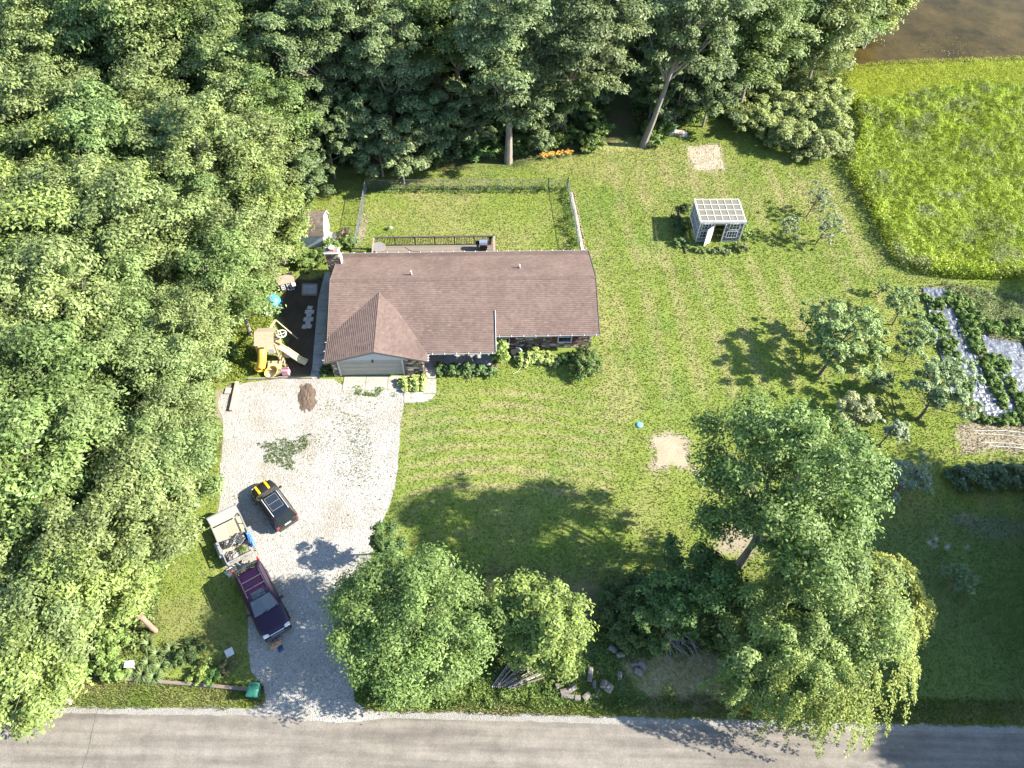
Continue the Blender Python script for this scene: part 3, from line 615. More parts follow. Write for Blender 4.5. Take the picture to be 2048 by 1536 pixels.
# ---------------------------------------------------------------- trees in the garden
shrub_later = []
def one_tree(name, label, base, cc, R, ncl, nleaf, ls, pal, r0, seed, cat='tree', group=None, mtl=None, H0=2, **kw):
    """base px on the ground; cc = (px, py, height) of the crown's middle"""
    bx, by = P(*base)[:2]; c = P(cc[0], cc[1], cc[2]); off = (c[0]-bx, c[1]-by)
    ms = tree_meshes(seed, R, cc[2], ncl, nleaf, ls, pal, r0, H0, off=off, lean=(off[0]*.8, off[1]*.8), mtl=mtl, **kw)
    return plant_tree(name, ms, bx, by, label, cat, group)
one_tree('maple_tree', 'large dark green maple with a pale leaning trunk beside the right-hand lawn', (1478,1130), (1578,975,9.3), (4.9,5.4,5.6), 125, 52000, .20, MAPLE, .27, 301, lo=-.7, cr=(.16,.28), nl=16, inner=.3, gap=.34, lump=.2)
one_tree('round_tree', 'big round light green tree between the driveway and the road', (828,1262), (826,1243,4.4), (4.7,4.7,4.0), 130, 60000, .165, ROUND, .24, 302, lo=-.75, cr=(.17,.29), nl=14, lump=.12, gap=.34)
one_tree('dense_tree', 'compact bright green tree right of the big round tree, above the split logs', (1085,1290), (1082,1252,3.4), (3.0,2.9,3.0), 64, 30000, .195, ((.135,.175,.045),(.080,.12,.03)), .18, 303, lo=-.75, cr=(.18,.32), nl=10, lump=.22)
loc1 = one_tree('locust_tree', 'pale locust with long drooping sprays hanging towards the road', (1600,1335), (1640,1245,5.0), (4.4,4.4,3.9), 105, 44000, .175, ((.135,.175,.055),(.095,.135,.035)), .2, 304, lo=-.8, cr=(.18,.30), droop=.5, asp=.42, nl=12, lump=.32, gap=.34)
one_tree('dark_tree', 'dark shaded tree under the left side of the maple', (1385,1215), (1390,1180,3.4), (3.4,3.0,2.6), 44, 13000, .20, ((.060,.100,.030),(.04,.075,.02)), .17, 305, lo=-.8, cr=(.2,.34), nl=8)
loc2 = one_tree('roadside_sapling', 'slender tree leaning over the road edge below the locust', (1500,1380), (1545,1330,4.0), (2.9,2.6,2.8), 40, 14000, .20, ((.115,.16,.055),(.08,.12,.035)), .10, 306, lo=-.8, droop=.4, cr=(.2,.34), nl=8, asp=.45, lump=.4)
loc3 = one_tree('locust_tree', 'small yellowish locust reaching right over the shaded lawn', (1690,1245), (1768,1180,3.8), (2.2,1.7,1.5), 26, 3600, .19, ((.21,.225,.05),(.15,.185,.04)), .09, 307, lo=-.6, droop=.9, cr=(.14,.28), nl=12, asp=.4, lump=.6, H0=1)
for k, (u, v, wh) in enumerate(((1225,1215,'left of the dark tree'), (1275,1185,'behind the dark tree'), (1290,1240,'in front of the dark tree'), (1245,1262,'right of the shaded logs'), (1430,1270,'under the locust, left side'), (1480,1230,'between the maple trunk and the locust'))):
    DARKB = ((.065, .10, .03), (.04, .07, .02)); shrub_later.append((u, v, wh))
one_tree('understorey_tree', 'thin tree in the shade between the dark tree and the road', (1340,1300), (1330,1245,2.6), (2.0,1.8,1.7), 22, 6000, .17, ((.09,.135,.04),(.06,.10,.03)), .07, 308, lo=-.7, cr=(.2,.34), nl=8, H0=1)
one_tree('driveway_sapling', 'small dark tree half hidden behind the top of the big round tree', (778,1108), (772,1088,2.6), (1.3,1.2,1.4), 14, 3600, .18, ((.07,.11,.035),(.05,.085,.025)), .09, 309, lo=-.7, nl=6)
def sprays(t, n, R, cz, off, L, pal, seed, az=(0, 6.28)):
    """hanging leafy sprays: a thin curved twig with paired leaflets"""
    rng = np.random.default_rng(seed); PP, NN, SS = [], [], []; mb = MB()
    for k in range(n):
        a = rng.uniform(*az); el = rng.uniform(-.5, .8); d = np.array([math.cos(a)*math.cos(el), math.sin(a)*math.cos(el), math.sin(el)])
        p0 = d*np.array(R)*rng.uniform(.85, 1.05)+np.array([off[0], off[1], cz]); l = L*rng.uniform(.6, 1.3); path = []
        for i in range(15):
            s = i/14; q = p0+np.array([d[0], d[1], 0])*l*.62*s+np.array([0, 0, .25*s-.95*s*s])*l; q[2] = max(q[2], .25); path.append(q)
        mb.tube([tuple(path[0]), tuple(path[5]), tuple(path[10]), tuple(path[14])], [.018, .014, .009, .004], 4)
        for i in range(1, 15):
            w_ = .22*(1-.55*i/14)*l/2+.05
            for j in range(9):
                PP.append(path[i]+np.array([-d[1], d[0], 0])*rng.normal(0, w_*.6)+rng.normal(0, .05, 3)); n_ = np.array([d[0]*.3, d[1]*.3, 1])+rng.normal(0, .35, 3); NN.append(n_/np.linalg.norm(n_)); SS.append(.17*rng.uniform(.6, 1.3))
    PP = np.array(PP); V, F = leafquads(PP, np.array(NN), np.array(SS), .5, rng); c = leafcol(len(PP), pal, rng, .15)
    link('spray', npmesh('spray', V, F, LM, np.repeat(c, 4, 0)), t, kind='stuff'); mb.build('twig', barkd, t)
LOCP = ((.175, .205, .045), (.12, .155, .032))
b_ = P(1600, 1335); c_ = P(1640, 1245, 5.0); sprays(loc1, 90, (4.7, 4.7, 3.4), 5.0, (c_[0]-b_[0], c_[1]-b_[1]), 3.0, LOCP, 31, (-2.6, 1.2))
b_ = P(1500, 1380); c_ = P(1545, 1330, 4.0); sprays(loc2, 40, (3.0, 2.7, 2.4), 4.0, (c_[0]-b_[0], c_[1]-b_[1]), 1.7, ((.14, .175, .05), (.09, .13, .03)), 32, (-3.0, .6))
b_ = P(1690, 1245); c_ = P(1768, 1180, 3.8); sprays(loc3, 52, (2.0, 1.6, 1.2), 3.8, (c_[0]-b_[0], c_[1]-b_[1]), 2.8, ((.25, .25, .05), (.16, .19, .04)), 33, (-1.7, 1.3))
go = 'fruit trees of the small orchard'
def orch(label, base, cc, R, n, leaf, ls, pal, seed, r0=.06, ncl=22, **kw):
    kw['cr'] = (.10, .20) if R[0] > 2 else (.14, .26); kw.setdefault('nl', 16); ncl = int(ncl*1.5); leaf = int(leaf*.95); pal = tuple(tuple(v*1.28+.008 for v in p) if isinstance(p, tuple) else p for p in pal)
    return one_tree('fruit_tree', label, base, cc, R, ncl, n, ls, pal, r0, seed, 'fruit tree', go, barkd, .6, lo=-.7, lump=.3, inner=.3, shell=.1, gap=.5, **kw)
orch('sparse young fruit tree farthest back, right of the greenhouse', (1612,434), (1638,400,1.9), (1.5,1.5,1.3), 1615, 0.139, .15, GREY, 401)
orch('thin young fruit tree just right of the greenhouse wall', (1556,476), (1582,446,1.7), (1.3,1.2,1.1), 1190, 0.139, .14, GREY, 402)
orch('sparse young fruit tree with a forked stem, right of the two nearest the greenhouse', (1630,490), (1662,452,1.9), (1.5,1.5,1.3), 1615, 0.139, .15, GREY, 403)
orch('small leafy fruit tree on the lawn left of the big fruit tree', (1607,663), (1625,632,1.7), (1.1,1.1,1.1), 2550, 0.139, .17, ((.075,.12,.035),(.05,.09,.025)), 404)
orch('largest fruit tree, wide and airy with a leaning dark trunk', (1636,752), (1698,672,3.3), (3.6,3.3,2.6), 19550, 0.156, .19, ((.125,.165,.06),(.08,.12,.035)), 405, .13, 60, cr=(.12,.22))
orch('fruit tree between the largest fruit tree and the crop rows, upper one', (1784,650), (1806,608,2.3), (1.6,1.8,1.5), 4760, 0.139, .17, ((.11,.15,.055),(.08,.12,.04)), 406)
orch('fruit tree with a thin curved trunk left of the wide grey-green one', (1808,724), (1832,680,2.4), (1.9,2.0,1.7), 7140, 0.139, .17, ((.115,.155,.06),(.08,.12,.04)), 407)
orch('wide grey-green fruit tree beside the plastic-covered beds', (1836,838), (1885,770,3.0), (2.7,3.0,2.2), 18700, 0.127, .17, ((.115,.145,.07),(.08,.11,.045)), 408, .12, 50, cr=(.13,.24))
orch('small bluish fruit tree under the largest one', (1735,785), (1762,758,1.5), (1.1,1.0,.9), 2380, 0.123, .15, ((.08,.115,.06),(.06,.09,.045)), 409)
orch('fruit tree with pinkish young leaves right of the maple top', (1706,868), (1714,818,1.9), (1.8,1.7,1.4), 5780, 0.139, .16, ((.20,.19,.11),(.11,.145,.055)), 410)
orch('small silvery fruit tree touching the pinkish one', (1758,890), (1790,858,1.5), (1.1,1.0,.9), 2550, 0.123, .15, ((.15,.175,.12),(.10,.13,.075)), 411)
orch('silvery sparse fruit tree at the edge of the big shade', (1782,996), (1822,956,1.9), (1.8,1.7,1.4), 5100, 0.131, .16, ((.14,.165,.115),(.085,.11,.06)), 412)
orch('dim small tree in the shade near the right edge', (1905,1185), (1925,1160,1.4), (1.1,1.1,1.0), 2720, 0.139, .17, ((.09,.13,.06),(.06,.1,.04)), 413)
orch('low sapling on the lawn above the largest fruit tree', (1755,588), (1768,574,.9), (.7,.7,.6), 850, 0.123, .14, ((.09,.13,.04),(.07,.11,.03)), 414)

# ---------------------------------------------------------------- shrubs
def shrub_mesh(seed, R, ncl, nleaf, ls, pal, **kw):
    rng = np.random.default_rng(seed); C = clumps(R, ncl, rng, lo=-.1, cr=kw.pop('cr', (.24, .4)), inner=.15, lump=kw.pop('lump', .2)); C = [(c+np.array([0, 0, R[2]*.35]), s) for c, s in C]
    V, F, cc = fill(C, nleaf, ls, pal, rng, **kw); V[:, 2] = np.maximum(V[:, 2], .02); return npmesh('foliage', V, F, LM, cc)
def shrub(name, label, u, v, R, ncl, nleaf, ls, pal, seed, cat='shrub', group=None, me=None, rz=None, s=1, **kw):
    x, y = P(u, v)[:2]; t = empty(name, label, cat, (x, y, 0), RNG.random()*6.28 if rz is None else rz, group); t.scale = (s, s, s)
    link('foliage', me or shrub_mesh(seed, R, ncl, nleaf, ls, pal, **kw), t)
    mb = MB(); rg = np.random.default_rng(seed)
    for k in range(5):
        a = k*1.257; h = R[2]*.8; mb.tube([(0, 0, -.02), (math.cos(a)*R[0]*.25, math.sin(a)*R[1]*.25, h*.5), (math.cos(a)*R[0]*.5, math.sin(a)*R[1]*.5, h)], [.035, .025, .01], 5)
    mb.build('stem', barkd, t); return t
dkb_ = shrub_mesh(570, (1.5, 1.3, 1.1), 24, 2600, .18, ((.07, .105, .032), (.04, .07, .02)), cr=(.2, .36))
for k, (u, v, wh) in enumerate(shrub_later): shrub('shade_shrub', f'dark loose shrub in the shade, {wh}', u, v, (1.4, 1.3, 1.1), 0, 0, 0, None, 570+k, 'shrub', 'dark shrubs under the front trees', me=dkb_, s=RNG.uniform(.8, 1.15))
gs = 'shrub thicket right of the leaning oak'
for k, (u, v, s) in enumerate(((1500,262,1.0), (1535,232,1.15), (1560,285,1.0), (1600,300,1.15), (1640,262,1.15), (1590,248,1.2), (1655,215,1.0), (1665,300,.75), (1520,190,1.1), (1455,215,.9), (1600,205,1.0))):
    wh = ['nearest the stony bed', 'behind the one by the stony bed', 'at the near foot of the thicket', 'bulging furthest onto the lawn', 'in the right-hand middle of the thicket', 'in the centre of the thicket', 'at the back right of the thicket, by the meadow', 'small, at the right end by the meadow path', 'at the shaded back left of the thicket', 'nearest the brick pile', 'at the rear middle of the thicket'][k]
    if k < 2: shm_ = shrub_mesh(500+k, (2.5, 2.5, 2.2), 46, 13000, .19, ((.19, .215, .085), (.125, .155, .045)), cr=(.18, .3)) if k == 0 else shrub_mesh(501, (2.7, 2.4, 2.0), 46, 13000, .18, ((.20, .22, .09), (.135, .165, .055)), cr=(.16, .28)); 
    if k == 0: S0 = shm_
    if k == 1: S1 = shm_
    shrub('thicket_shrub', f'leafy pale green shrub {wh}', u, v, (2.5, 2.5, 2.0), 0, 0, 0, None, 500+k, 'shrub', gs, me=(S0 if k % 2 == 0 else S1), s=s)
# by the house
hostam = shrub_mesh(520, (.62, .62, .42), 16, 620, .26, ((.235, .255, .085), (.14, .19, .055)), cr=(.3, .5), asp=.6)
for u, v, s, wh in ((814,770,1.0,'left one of the two at the walkway corner'), (836,768,1.1,'right one of the two at the walkway corner'), (1046,722,1.0,'under the front wall beside the pale bent tub'), (1068,716,1.15,'tallest of the row under the stone wall'), (1090,720,1.05,'middle of the stone wall, right of the tallest'), (1108,724,.9,'at the right end of the pale row under the stone wall')):
    shrub('hosta', f'yellow-green hosta, {wh}', u, v, (.6, .6, .4), 0, 0, 0, None, 520, 'hosta', 'hostas in front of the house', me=hostam, s=s)
dkm = shrub_mesh(521, (.75, .6, .55), 18, 1500, .15, ((.10, .15, .06), (.04, .085, .025)), cr=(.25, .42))
for u, v, s, wh in ((884,742,.95,'leftmost in the porch bed'), (908,744,1,'second in the porch bed'), (932,744,1,'before the porch post'), (958,745,.95,'right of the porch post'), (980,748,.85,'right end of the porch bed')):
    shrub('porch_shrub', f'low glossy green shrub, {wh}', u, v, (.7, .6, .5), 0, 0, 0, None, 521, 'shrub', 'low shrubs along the porch', me=dkm, s=s)
shrub('upright_shrub', 'tall light green upright shrub at the right corner of the porch', 1001, 726, (.65,.6,2.1), 30, 3600, .17, ((.20,.24,.065),(.12,.17,.04)), 522, rz=0)
shrub('yew_shrub', 'big spiky green shrub with bare red-brown twigs at the right front corner of the house', 1172, 738, (1.55,1.35,1.3), 40, 5200, .18, ((.10,.15,.04),(.06,.10,.028),(.20,.11,.08),.12), 523, rz=0, asp=.3)
shrub('low_shrub', 'dark low shrub below the window with red shutters', 1130, 725, (.8,.6,.6), 16, 1500, .14, ((.06,.11,.03),(.04,.08,.02)), 524)
shrub('purple_shrub', 'small dull purple shrub left of the spiky corner shrub', 985, 738, (.4,.4,.45), 10, 500, .12, ((.15,.10,.09),(.09,.08,.05)), 525)
shrub('purple_shrub', 'round purplish shrub on the grass between the shed and the wire fence', 690, 472, (.65,.65,.6), 14, 900, .16, ((.14,.10,.09),(.12,.12,.06)), 526, cat='shrub')
for k, (u, v, R, wh) in enumerate(((640,520,(1.3,1.0,.8),'by the side path below the shed'), (668,500,(1.1,.8,.8),'right of the shed at the chimney'), (700,492,(1.0,.7,.8),'behind the chimney at the fence end'), (610,530,(1.2,1.0,.7),'below the small shed'), (600,510,(1.0,.9,.9),'at the left foot of the shed'))):
    shrub('bed_shrub', f'tangled green shrub {wh}', u, v, R, 22, 2600, .17, ((.13,.18,.055),(.07,.115,.03)), 530+k, group='tangled shrubs round the shed')
shrub('corner_shrub', 'dark rounded shrub at the left garage corner', 655, 745, (.5,.7,.5), 14, 1300, .12, ((.05,.085,.025),(.035,.06,.02)), 540)
# hedge on the right
for k, (u, v) in enumerate(((1915,962),(1950,958),(1985,960),(2022,958),(2058,962),(2095,965))):
    x, y = P(u, v)[:2]
    if k == 0: hm_ = shrub_mesh(550, (1.15, 1.0, 1.1), 28, 4200, .17, ((.115,.15,.085),(.05,.085,.035)), cr=(.2,.34))
    shrub('hedge_bush', 'grey-green bush of the low hedge, '+['at its left end','second from its left end','third from its left end','fourth from its left end','fifth, cut by the picture edge','beyond the picture edge'][k], u, v, (1.1,1,1), 0, 0, 0, None, 550, 'bush', 'bushes of the low hedge by the crop rows', me=hm_)
# understorey along the wood
usm = [shrub_mesh(560, (1.3, 1.2, .9), 24, 3000, .19, ((.09,.14,.045),(.05,.095,.025)), cr=(.2,.36)), shrub_mesh(561, (1.2, 1.3, 1.0), 22, 2600, .2, ((.13,.175,.05),(.08,.13,.035)), cr=(.2,.36)), shrub_mesh(562, (1.1, 1.0, 1.1), 20, 2600, .17, ((.11,.15,.07),(.06,.10,.035)), cr=(.2,.36))]
UND = [(1180,298,1,'with orange lilies at its foot'),(1150,280,0,'behind the orange lilies'),(1110,290,1,'left of the lilies'),(1075,300,2,'right of the thick pale trunk'),(1040,300,0,'touching the thick pale trunk'),(985,305,0,'left of the thick pale trunk'),(950,312,0,'in the deep shade left of the thick trunk'),(910,318,2,'in the deep shade over the fence'),(870,322,0,'at the shaded lawn edge'),
       (1195,268,1,'at the left of the path mouth'),(1190,240,1,'further up the left of the path'),(1165,235,2,'behind the path mouth shrubs'),(1300,285,1,'at the foot of the leaning trunk'),(1318,270,1,'right of the leaning trunk'),(1335,255,2,'between the leaning trunk and the brick pile'),(1380,235,1,'behind the brick pile'),(1410,228,1,'right behind the brick pile'),(1295,215,0,'up the right side of the path'),(1280,180,1,'far up the right side of the path'),
       (820,300,0,'deep in the shade left of the yard'),(760,310,2,'dark one above the fence corner'),(700,320,0,'dark one left above the fence corner'),(650,335,0,'dark one at the left wood'),(625,370,2,'above the shed, in the shade'),(605,400,0,'just above the shed'),(1000,270,1,'in a sunlit gap behind the thick trunk'),(900,255,1,'in a sunlit gap among the trunks'),(1080,245,2,'in the gap right of the thick trunk'),(1130,215,1,'in the gap over the lilies')]
for k, (u, v, m_, wh) in enumerate(UND):
    shrub('undergrowth_bush', f'bushy undergrowth plant {wh}', u, v, (1.2,1.2,.9), 0, 0, 0, None, 560+k, 'bush', 'undergrowth along the edge of the oaks', me=usm[m_], s=RNG.uniform(.85, 1.2))
# bushes that close the foot of the left wood
LOW = [(470,700,'left of the playset shade'),(440,745,'above the bare driveway corner'),(418,800,'left of the driveway timber'),(405,860,'above the grass strip'),(410,930,'halfway down the grass strip'),(398,985,'level with the black car'),(372,1040,'level with the trailer'),(345,1095,'level with the hitch'),(322,1150,'level with the purple car roof'),(296,1200,'above the utility pole'),(262,1235,'left of the utility pole'),(238,1285,'below the utility pole'),(468,640,'left of the play tower roof'),(455,600,'left of the blue dome'),(520,560,'behind the toy cottage'),(565,520,'between the shed and the toy cottage'),(190,1315,'left of the white post box'),(165,1345,'at the left end of the timber edging'),(100,1385,'near the road, left'),(30,1405,'at the road in the left corner'),(240,1330,'between the post box and the timber edging')]
for k, (u, v, wh) in enumerate(LOW):
    shrub('edge_bush', f'light green bush at the wood foot, {wh}', u-14, v, (1.2,1.2,.9), 0, 0, 0, None, 600+k, 'bush', 'bushes at the foot of the left wood', me=usm[[1, 2, 1][k % 3]], s=RNG.uniform(.8, 1.1))
# ---------------------------------------------------------------- grass and weeds (uncountable)
def blades(name, N, poly, colfn, h, wd, rng, excl=(), tuft=1, zoff=0, edge=.0, lean=.5, dens=None, jit=.16, **kw):
    xs = [p[0] for p in poly]; ys = [p[1] for p in poly]
    x = rng.uniform(min(xs), max(xs), int(N*1.0)); y = rng.uniform(min(ys), max(ys), int(N*1.0))
    k = sdist(x, y, poly) > edge
    for e, m_ in excl: k &= sdist(x, y, e) < -m_+(fbm(x, y, .6, 3)-.5)*.35
    if dens is not None: k &= rng.random(len(x)) < dens(x, y)
    x = x[k]; y = y[k]; n = len(x)
    c = colfn(x, y)*(1+rng.normal(0, jit, (n, 1)))
    a = rng.uniform(0, 2*math.pi, n); hh = h*(.5+rng.random(n)); w_ = wd*(.6+.8*rng.random(n))
    la = rng.uniform(0, 2*math.pi, n); ll = lean*hh*(.3+rng.random(n))
    dx, dy = np.cos(a)*w_/2, np.sin(a)*w_/2; z = np.full(n, zoff)
    V = np.stack([np.stack([x-dx, y-dy, z], -1), np.stack([x+dx, y+dy, z], -1), np.stack([x+np.cos(la)*ll, y+np.sin(la)*ll, z+hh], -1)], 1).reshape(-1, 3)
    me = npmesh(name, V, np.arange(3*n).reshape(n, 3), GRM, np.repeat(np.clip(c, .01, .6), 3, 0))
    return link(name, me, kind='stuff', **kw)
rg = np.random.default_rng(55)
LAWN = PL([(-200,1500),(-200,1250),(300,1100),(420,740),(520,560),(600,380),(700,345),(1000,330),(1210,290),(1200,220),(1480,220),(1700,160),(2250,160),(2400,1500)])
onlawn = [(DRIVE, .02), (woodsL, .0), (woodsB, -.5), (POND, .3), (BANK, .3), (MEADOW, .1), (HOUSEF, .1), (PLAY, .1), (GARDEN, .2), (SAND, -.25), (along(.1)+along(-6)[::-1], 0)]
def gc(x, y): return groundcol(x, y)*1.02
def thin(x, y):
    s = sdist(x, y, STONY); return np.where(s > 0, .25, 1)*np.where(sdist(x, y, UNDERM) > 0, .25, 1)*np.where(sdist(x, y, BROWN2) > 0, .25, 1)*np.where(sdist(x, y, LEFTDIRT) > 0, .2, 1)*(.75+.5*fbm(x, y, .5, 88))
blades('lawn_grass', 820000, LAWN, gc, .075, .085, rg, onlawn, dens=thin, lean=.8)
# taller unmown grass beside the road, walls and fence
blades('verge_grass', 60000, FROMROAD, lambda x, y: groundcol(x, y)*1.0, .16, .05, rg, [(DRIVE, .0), (along(.02)+along(-6)[::-1], 0)])
def blobs(name, N, poly, colfn, s, rng, excl=(), hf=None, up=.5, asp=.5, edge=0, jit=.2, m=None, pz=.45, **kw):
    xs = [p[0] for p in poly]; ys = [p[1] for p in poly]
    x = rng.uniform(min(xs), max(xs), N); y = rng.uniform(min(ys), max(ys), N)
    k = sdist(x, y, poly) > edge+(2.0*(fbm(x, y, .55, 14)-.46) if name == 'driveway_weeds' else 0)+(fbm(x, y, .7, 13)-.5)*.5
    for e, m_ in excl: k &= sdist(x, y, e) < -m_+(fbm(x, y, .7, 15)-.5)*(1.2 if len(e) == 4 else .2)
    x = x[k]; y = y[k]; n = len(x); H = hf(x, y); z = H*(rng.random(n)**pz)+.02
    # plants lean out from hummocks: follow the slope of the height field
    e_ = .25; gx_ = (hf(x+e_, y)-H)/e_; gy_ = (hf(x, y+e_)-H)/e_
    nr = np.stack([-gx_, -gy_, np.full(n, up)], -1)+rng.normal(0, .45, (n, 3)); nr /= np.linalg.norm(nr, axis=1, keepdims=True)
    V, F = leafquads(np.stack([x, y, z], -1), nr, s*(.5+rng.random(n)), asp, rng)
    c = np.clip(colfn(x, y)*(1+rng.normal(0, jit, (n, 1))), .01, .5)
    return link(name, npmesh(name, V, F, m or LM, np.repeat(c, 4, 0)), kind='stuff', **kw)
def hmead(x, y):
    n = fbm(x, y, 1.5, 200, 4); return .35+.55*sm(.3, .72, n)+.3*sm(.5, .8, fbm(x, y, 4, 210))+.75*sm(.45, .85, fbm(x, y, .62, 205, 2))*sm(.35, .6, fbm(x, y, 3, 206))
def cmead(x, y):
    k = fbm(x, y, 3.2, 220)[..., None]; c = np.array([.215, .26, .026])*k*1.45+np.array([.155, .205, .028])*(1-k)
    g = sm(.55, .72, fbm(x, y, 2.6, 230))[..., None]; c = c*(1-g)+np.array([.185, .21, .085])*g
    d = sm(.60, .72, fbm(x, y, 5.5, 240))[..., None]; return c*(1-.35*d)
blobs('meadow_weeds', 330000, MEADOW, cmead, .15, rg, [(BANK, -.2)], hmead, up=1.15, asp=.38, jit=.25, pz=.16)
MEDGE = PL([(1705,205),(1722,250),(1718,285),(1690,335),(1705,370),(1740,420),(1770,480),(1795,528),(1850,548),(1950,560),(2048,562),(2048,545),(1950,542),(1850,530),(1805,512),(1785,470),(1755,412),(1722,362),(1708,335),(1735,287),(1738,250),(1720,205)])
blobs('meadow_edge', 52000, MEDGE, lambda x, y: cmead(x, y)*.9, .22, rg, [], lambda x, y: .9+.5*fbm(x, y, .8, 207), up=.6, asp=.5, edge=-.15, pz=.8)
blobs('bank_grass', 90000, BANK, lambda x, y: np.array([.215, .235, .020])*(.8+.6*fbm(x, y, 1.5, 250)[..., None]), .15, rg, [(POND, -.15)], lambda x, y: .25+.5*fbm(x, y, 1.2, 251), up=1.1, asp=.3, pz=.2)
# woodland floor plants
WF = PL([(640,330),(1230,285),(1300,262),(1480,240),(1690,180),(1700,100),(1300,60),(900,100),(500,240),(560,330)])
blobs('forest_floor_plants', 90000, WF, lambda x, y: np.array([.075, .125, .03])*(.5+1.0*fbm(x, y, 2, 260)[..., None]), .2, rg, [(TRAIL, .1)], lambda x, y: .15+.7*sm(.4, .75, fbm(x, y, 1.6, 261)), up=.6, asp=.5)
# rough growth beside the drive, under the big trees and in the beds
def hlow(x, y): return .06+.28*sm(.45, .75, fbm(x, y, .9, 270))
blobs('wood_edge_plants', 15000, PL([(430,775),(448,900),(410,990),(355,1090),(325,1190),(312,1260),(240,1350),(165,1350),(250,1180),(300,1050),(370,900),(370,760)]), lambda x, y: np.array([.12, .165, .045])*(.6+.8*fbm(x, y, 1, 277)[..., None]), .17, rg, [(DRIVE, .1)], lambda x, y: .1+.6*sm(.35, .7, fbm(x, y, 1.1, 278)), up=.8)
STRAW = PL([(1250,1330),(1480,1310),(1520,1395),(1300,1402)])
blobs('side_weeds', 9000, PL([(455,625),(540,622),(548,650),(515,690),(516,738),(480,758),(432,768),(415,720)]), lambda x, y: np.array([.17, .20, .035])*(.75+.5*fbm(x, y, .8, 275)[..., None]), .13, rg, [], lambda x, y: .1+.35*fbm(x, y, .8, 276), up=.9, edge=-.1)
UNDERT = PL([(700,1400),(730,1340),(980,1300),(1230,1240),(1420,1250),(1560,1330),(1560,1400),(1400,1415),(1000,1415),(760,1415)])
blobs('undertree_weeds', 34000, UNDERT, lambda x, y: np.array([.09, .14, .035])*(.6+.8*fbm(x, y, 1, 271)[..., None]), .15, rg, [(DRIVE, .05), (along(.0)+along(-6)[::-1], 0), (STRAW, .2)], hlow, up=.6)
DWEED = PL([(520,880),(560,895),(612,870),(618,885),(600,900),(570,935),(545,920)])
blobs('driveway_weeds', 2600, PL([(515,885),(560,893),(615,868),(622,888),(600,905),(575,940),(545,922)]), lambda x, y: np.array([.075, .11, .028])*np.ones((len(x), 1)), .12, rg, [], lambda x, y: .03+.08*fbm(x, y, .5, 272), up=.9, edge=-.25)
def dsp(x, y): return (.12+sm(.46, .66, fbm(x, y, 1.6, 280))*.75)*sm(-1, 3, sdist(x, y, PL([(600,790),(780,800),(790,900),(740,1000),(600,940),(520,900),(660,840)])))+.02
xs_, ys_ = None, None
def sprinkle(name, N, poly, s, colr, dens, z=.03, **kw):
    xs = [p[0] for p in poly]; ys = [p[1] for p in poly]; x = rg.uniform(min(xs), max(xs), N); y = rg.uniform(min(ys), max(ys), N)
    k = (sdist(x, y, poly) > .1) & (rg.random(N) < dens(x, y)); x, y = x[k], y[k]; n = len(x)
    nr = np.array([0, 0, 1.])+rg.normal(0, .5, (n, 3)); nr /= np.linalg.norm(nr, axis=1, keepdims=True)
    V, F = leafquads(np.stack([x, y, z+.04*rg.random(n)], -1), nr, s*(.5+rg.random(n)), .5, rg)
    c = np.array(colr)*(1+rg.normal(0, .3, (n, 1))); return link(name, npmesh(name, V, F, LM, np.repeat(np.clip(c, .01, .5), 4, 0)), kind='stuff', **kw)
sprinkle('sparse_weeds', 30000, DRIVE, .10, (.10, .12, .035), dsp)
sprinkle('garage_weeds', 5000, PL([(690,768),(800,775),(790,800),(690,790)]), .11, (.10, .15, .03), lambda x, y: sm(.4, .7, fbm(x, y, .8, 281)))
sprinkle('pond_flotsam', 9000, PL([(1690,135),(1715,95),(1760,70),(2300,60),(2300,122),(1900,122),(1760,128)]), .16, (.13, .11, .06), lambda x, y: .02+.6*sm(.62, .75, fbm(x, y, 3.2, 283)), .035)
# loose stones on the gravel
def stones(name, N, poly, s, m, rng, z=.01, cols=((.4, .38, .34), (.25, .23, .2)), **kw):
    xs = [p[0] for p in poly]; ys = [p[1] for p in poly]; x = rng.uniform(min(xs), max(xs), N); y = rng.uniform(min(ys), max(ys), N)
    k = sdist(x, y, poly) > .05; x, y = x[k], y[k]; n = len(x); r = s*(.4+rng.random(n)**2*1.2)
    b = np.array([[1, 0, 0], [0, 1, 0], [-1, 0, 0], [0, -1, 0], [0, 0, .8]]); a = rng.uniform(0, 6.28, n)
    V = b[None]*(r[:, None, None])*(1+rng.normal(0, .2, (n, 5, 1))); c_, s_ = np.cos(a)[:, None], np.sin(a)[:, None]
    X = V[..., 0]*c_-V[..., 1]*s_+x[:, None]; Y = V[..., 0]*s_+V[..., 1]*c_+y[:, None]; V = np.stack([X, Y, V[..., 2]+z], -1).reshape(-1, 3)
    f = np.array([[0, 1, 4], [1, 2, 4], [2, 3, 4], [3, 0, 4]]); F = (f[None]+5*np.arange(n)[:, None, None]).reshape(-1, 3)
    t = rng.random((n, 1)); c = np.array(cols[0])*t+np.array(cols[1])*(1-t)
    return link(name, npmesh(name, V, F, m, np.repeat(c, 5, 0)), kind='stuff', **kw)
stm = mat('loose_stone', attr=True, rough=.9, var=.15, scale=20)
stones('gravel_stones', 30000, DRIVE, .036, stm, rg, .012, ((.36, .34, .30), (.12, .105, .085)))
blobs('bed_weeds', 44000, GARDEN, lambda x, y: np.array([.10, .145, .042])*(.6+.8*fbm(x, y, 1, 273)[..., None]), .16, rg, [(PL([(1843,576),(1888,578),(1962,805),(1905,800)]), .1), (PL([(1962,672),(2040,688),(2110,840),(2012,838)]), .1), (PL([(1948,770),(2012,760),(2020,842),(1962,842)]), .1)], lambda x, y: .08+.4*sm(.4, .7, fbm(x, y, .9, 274)), up=.8)
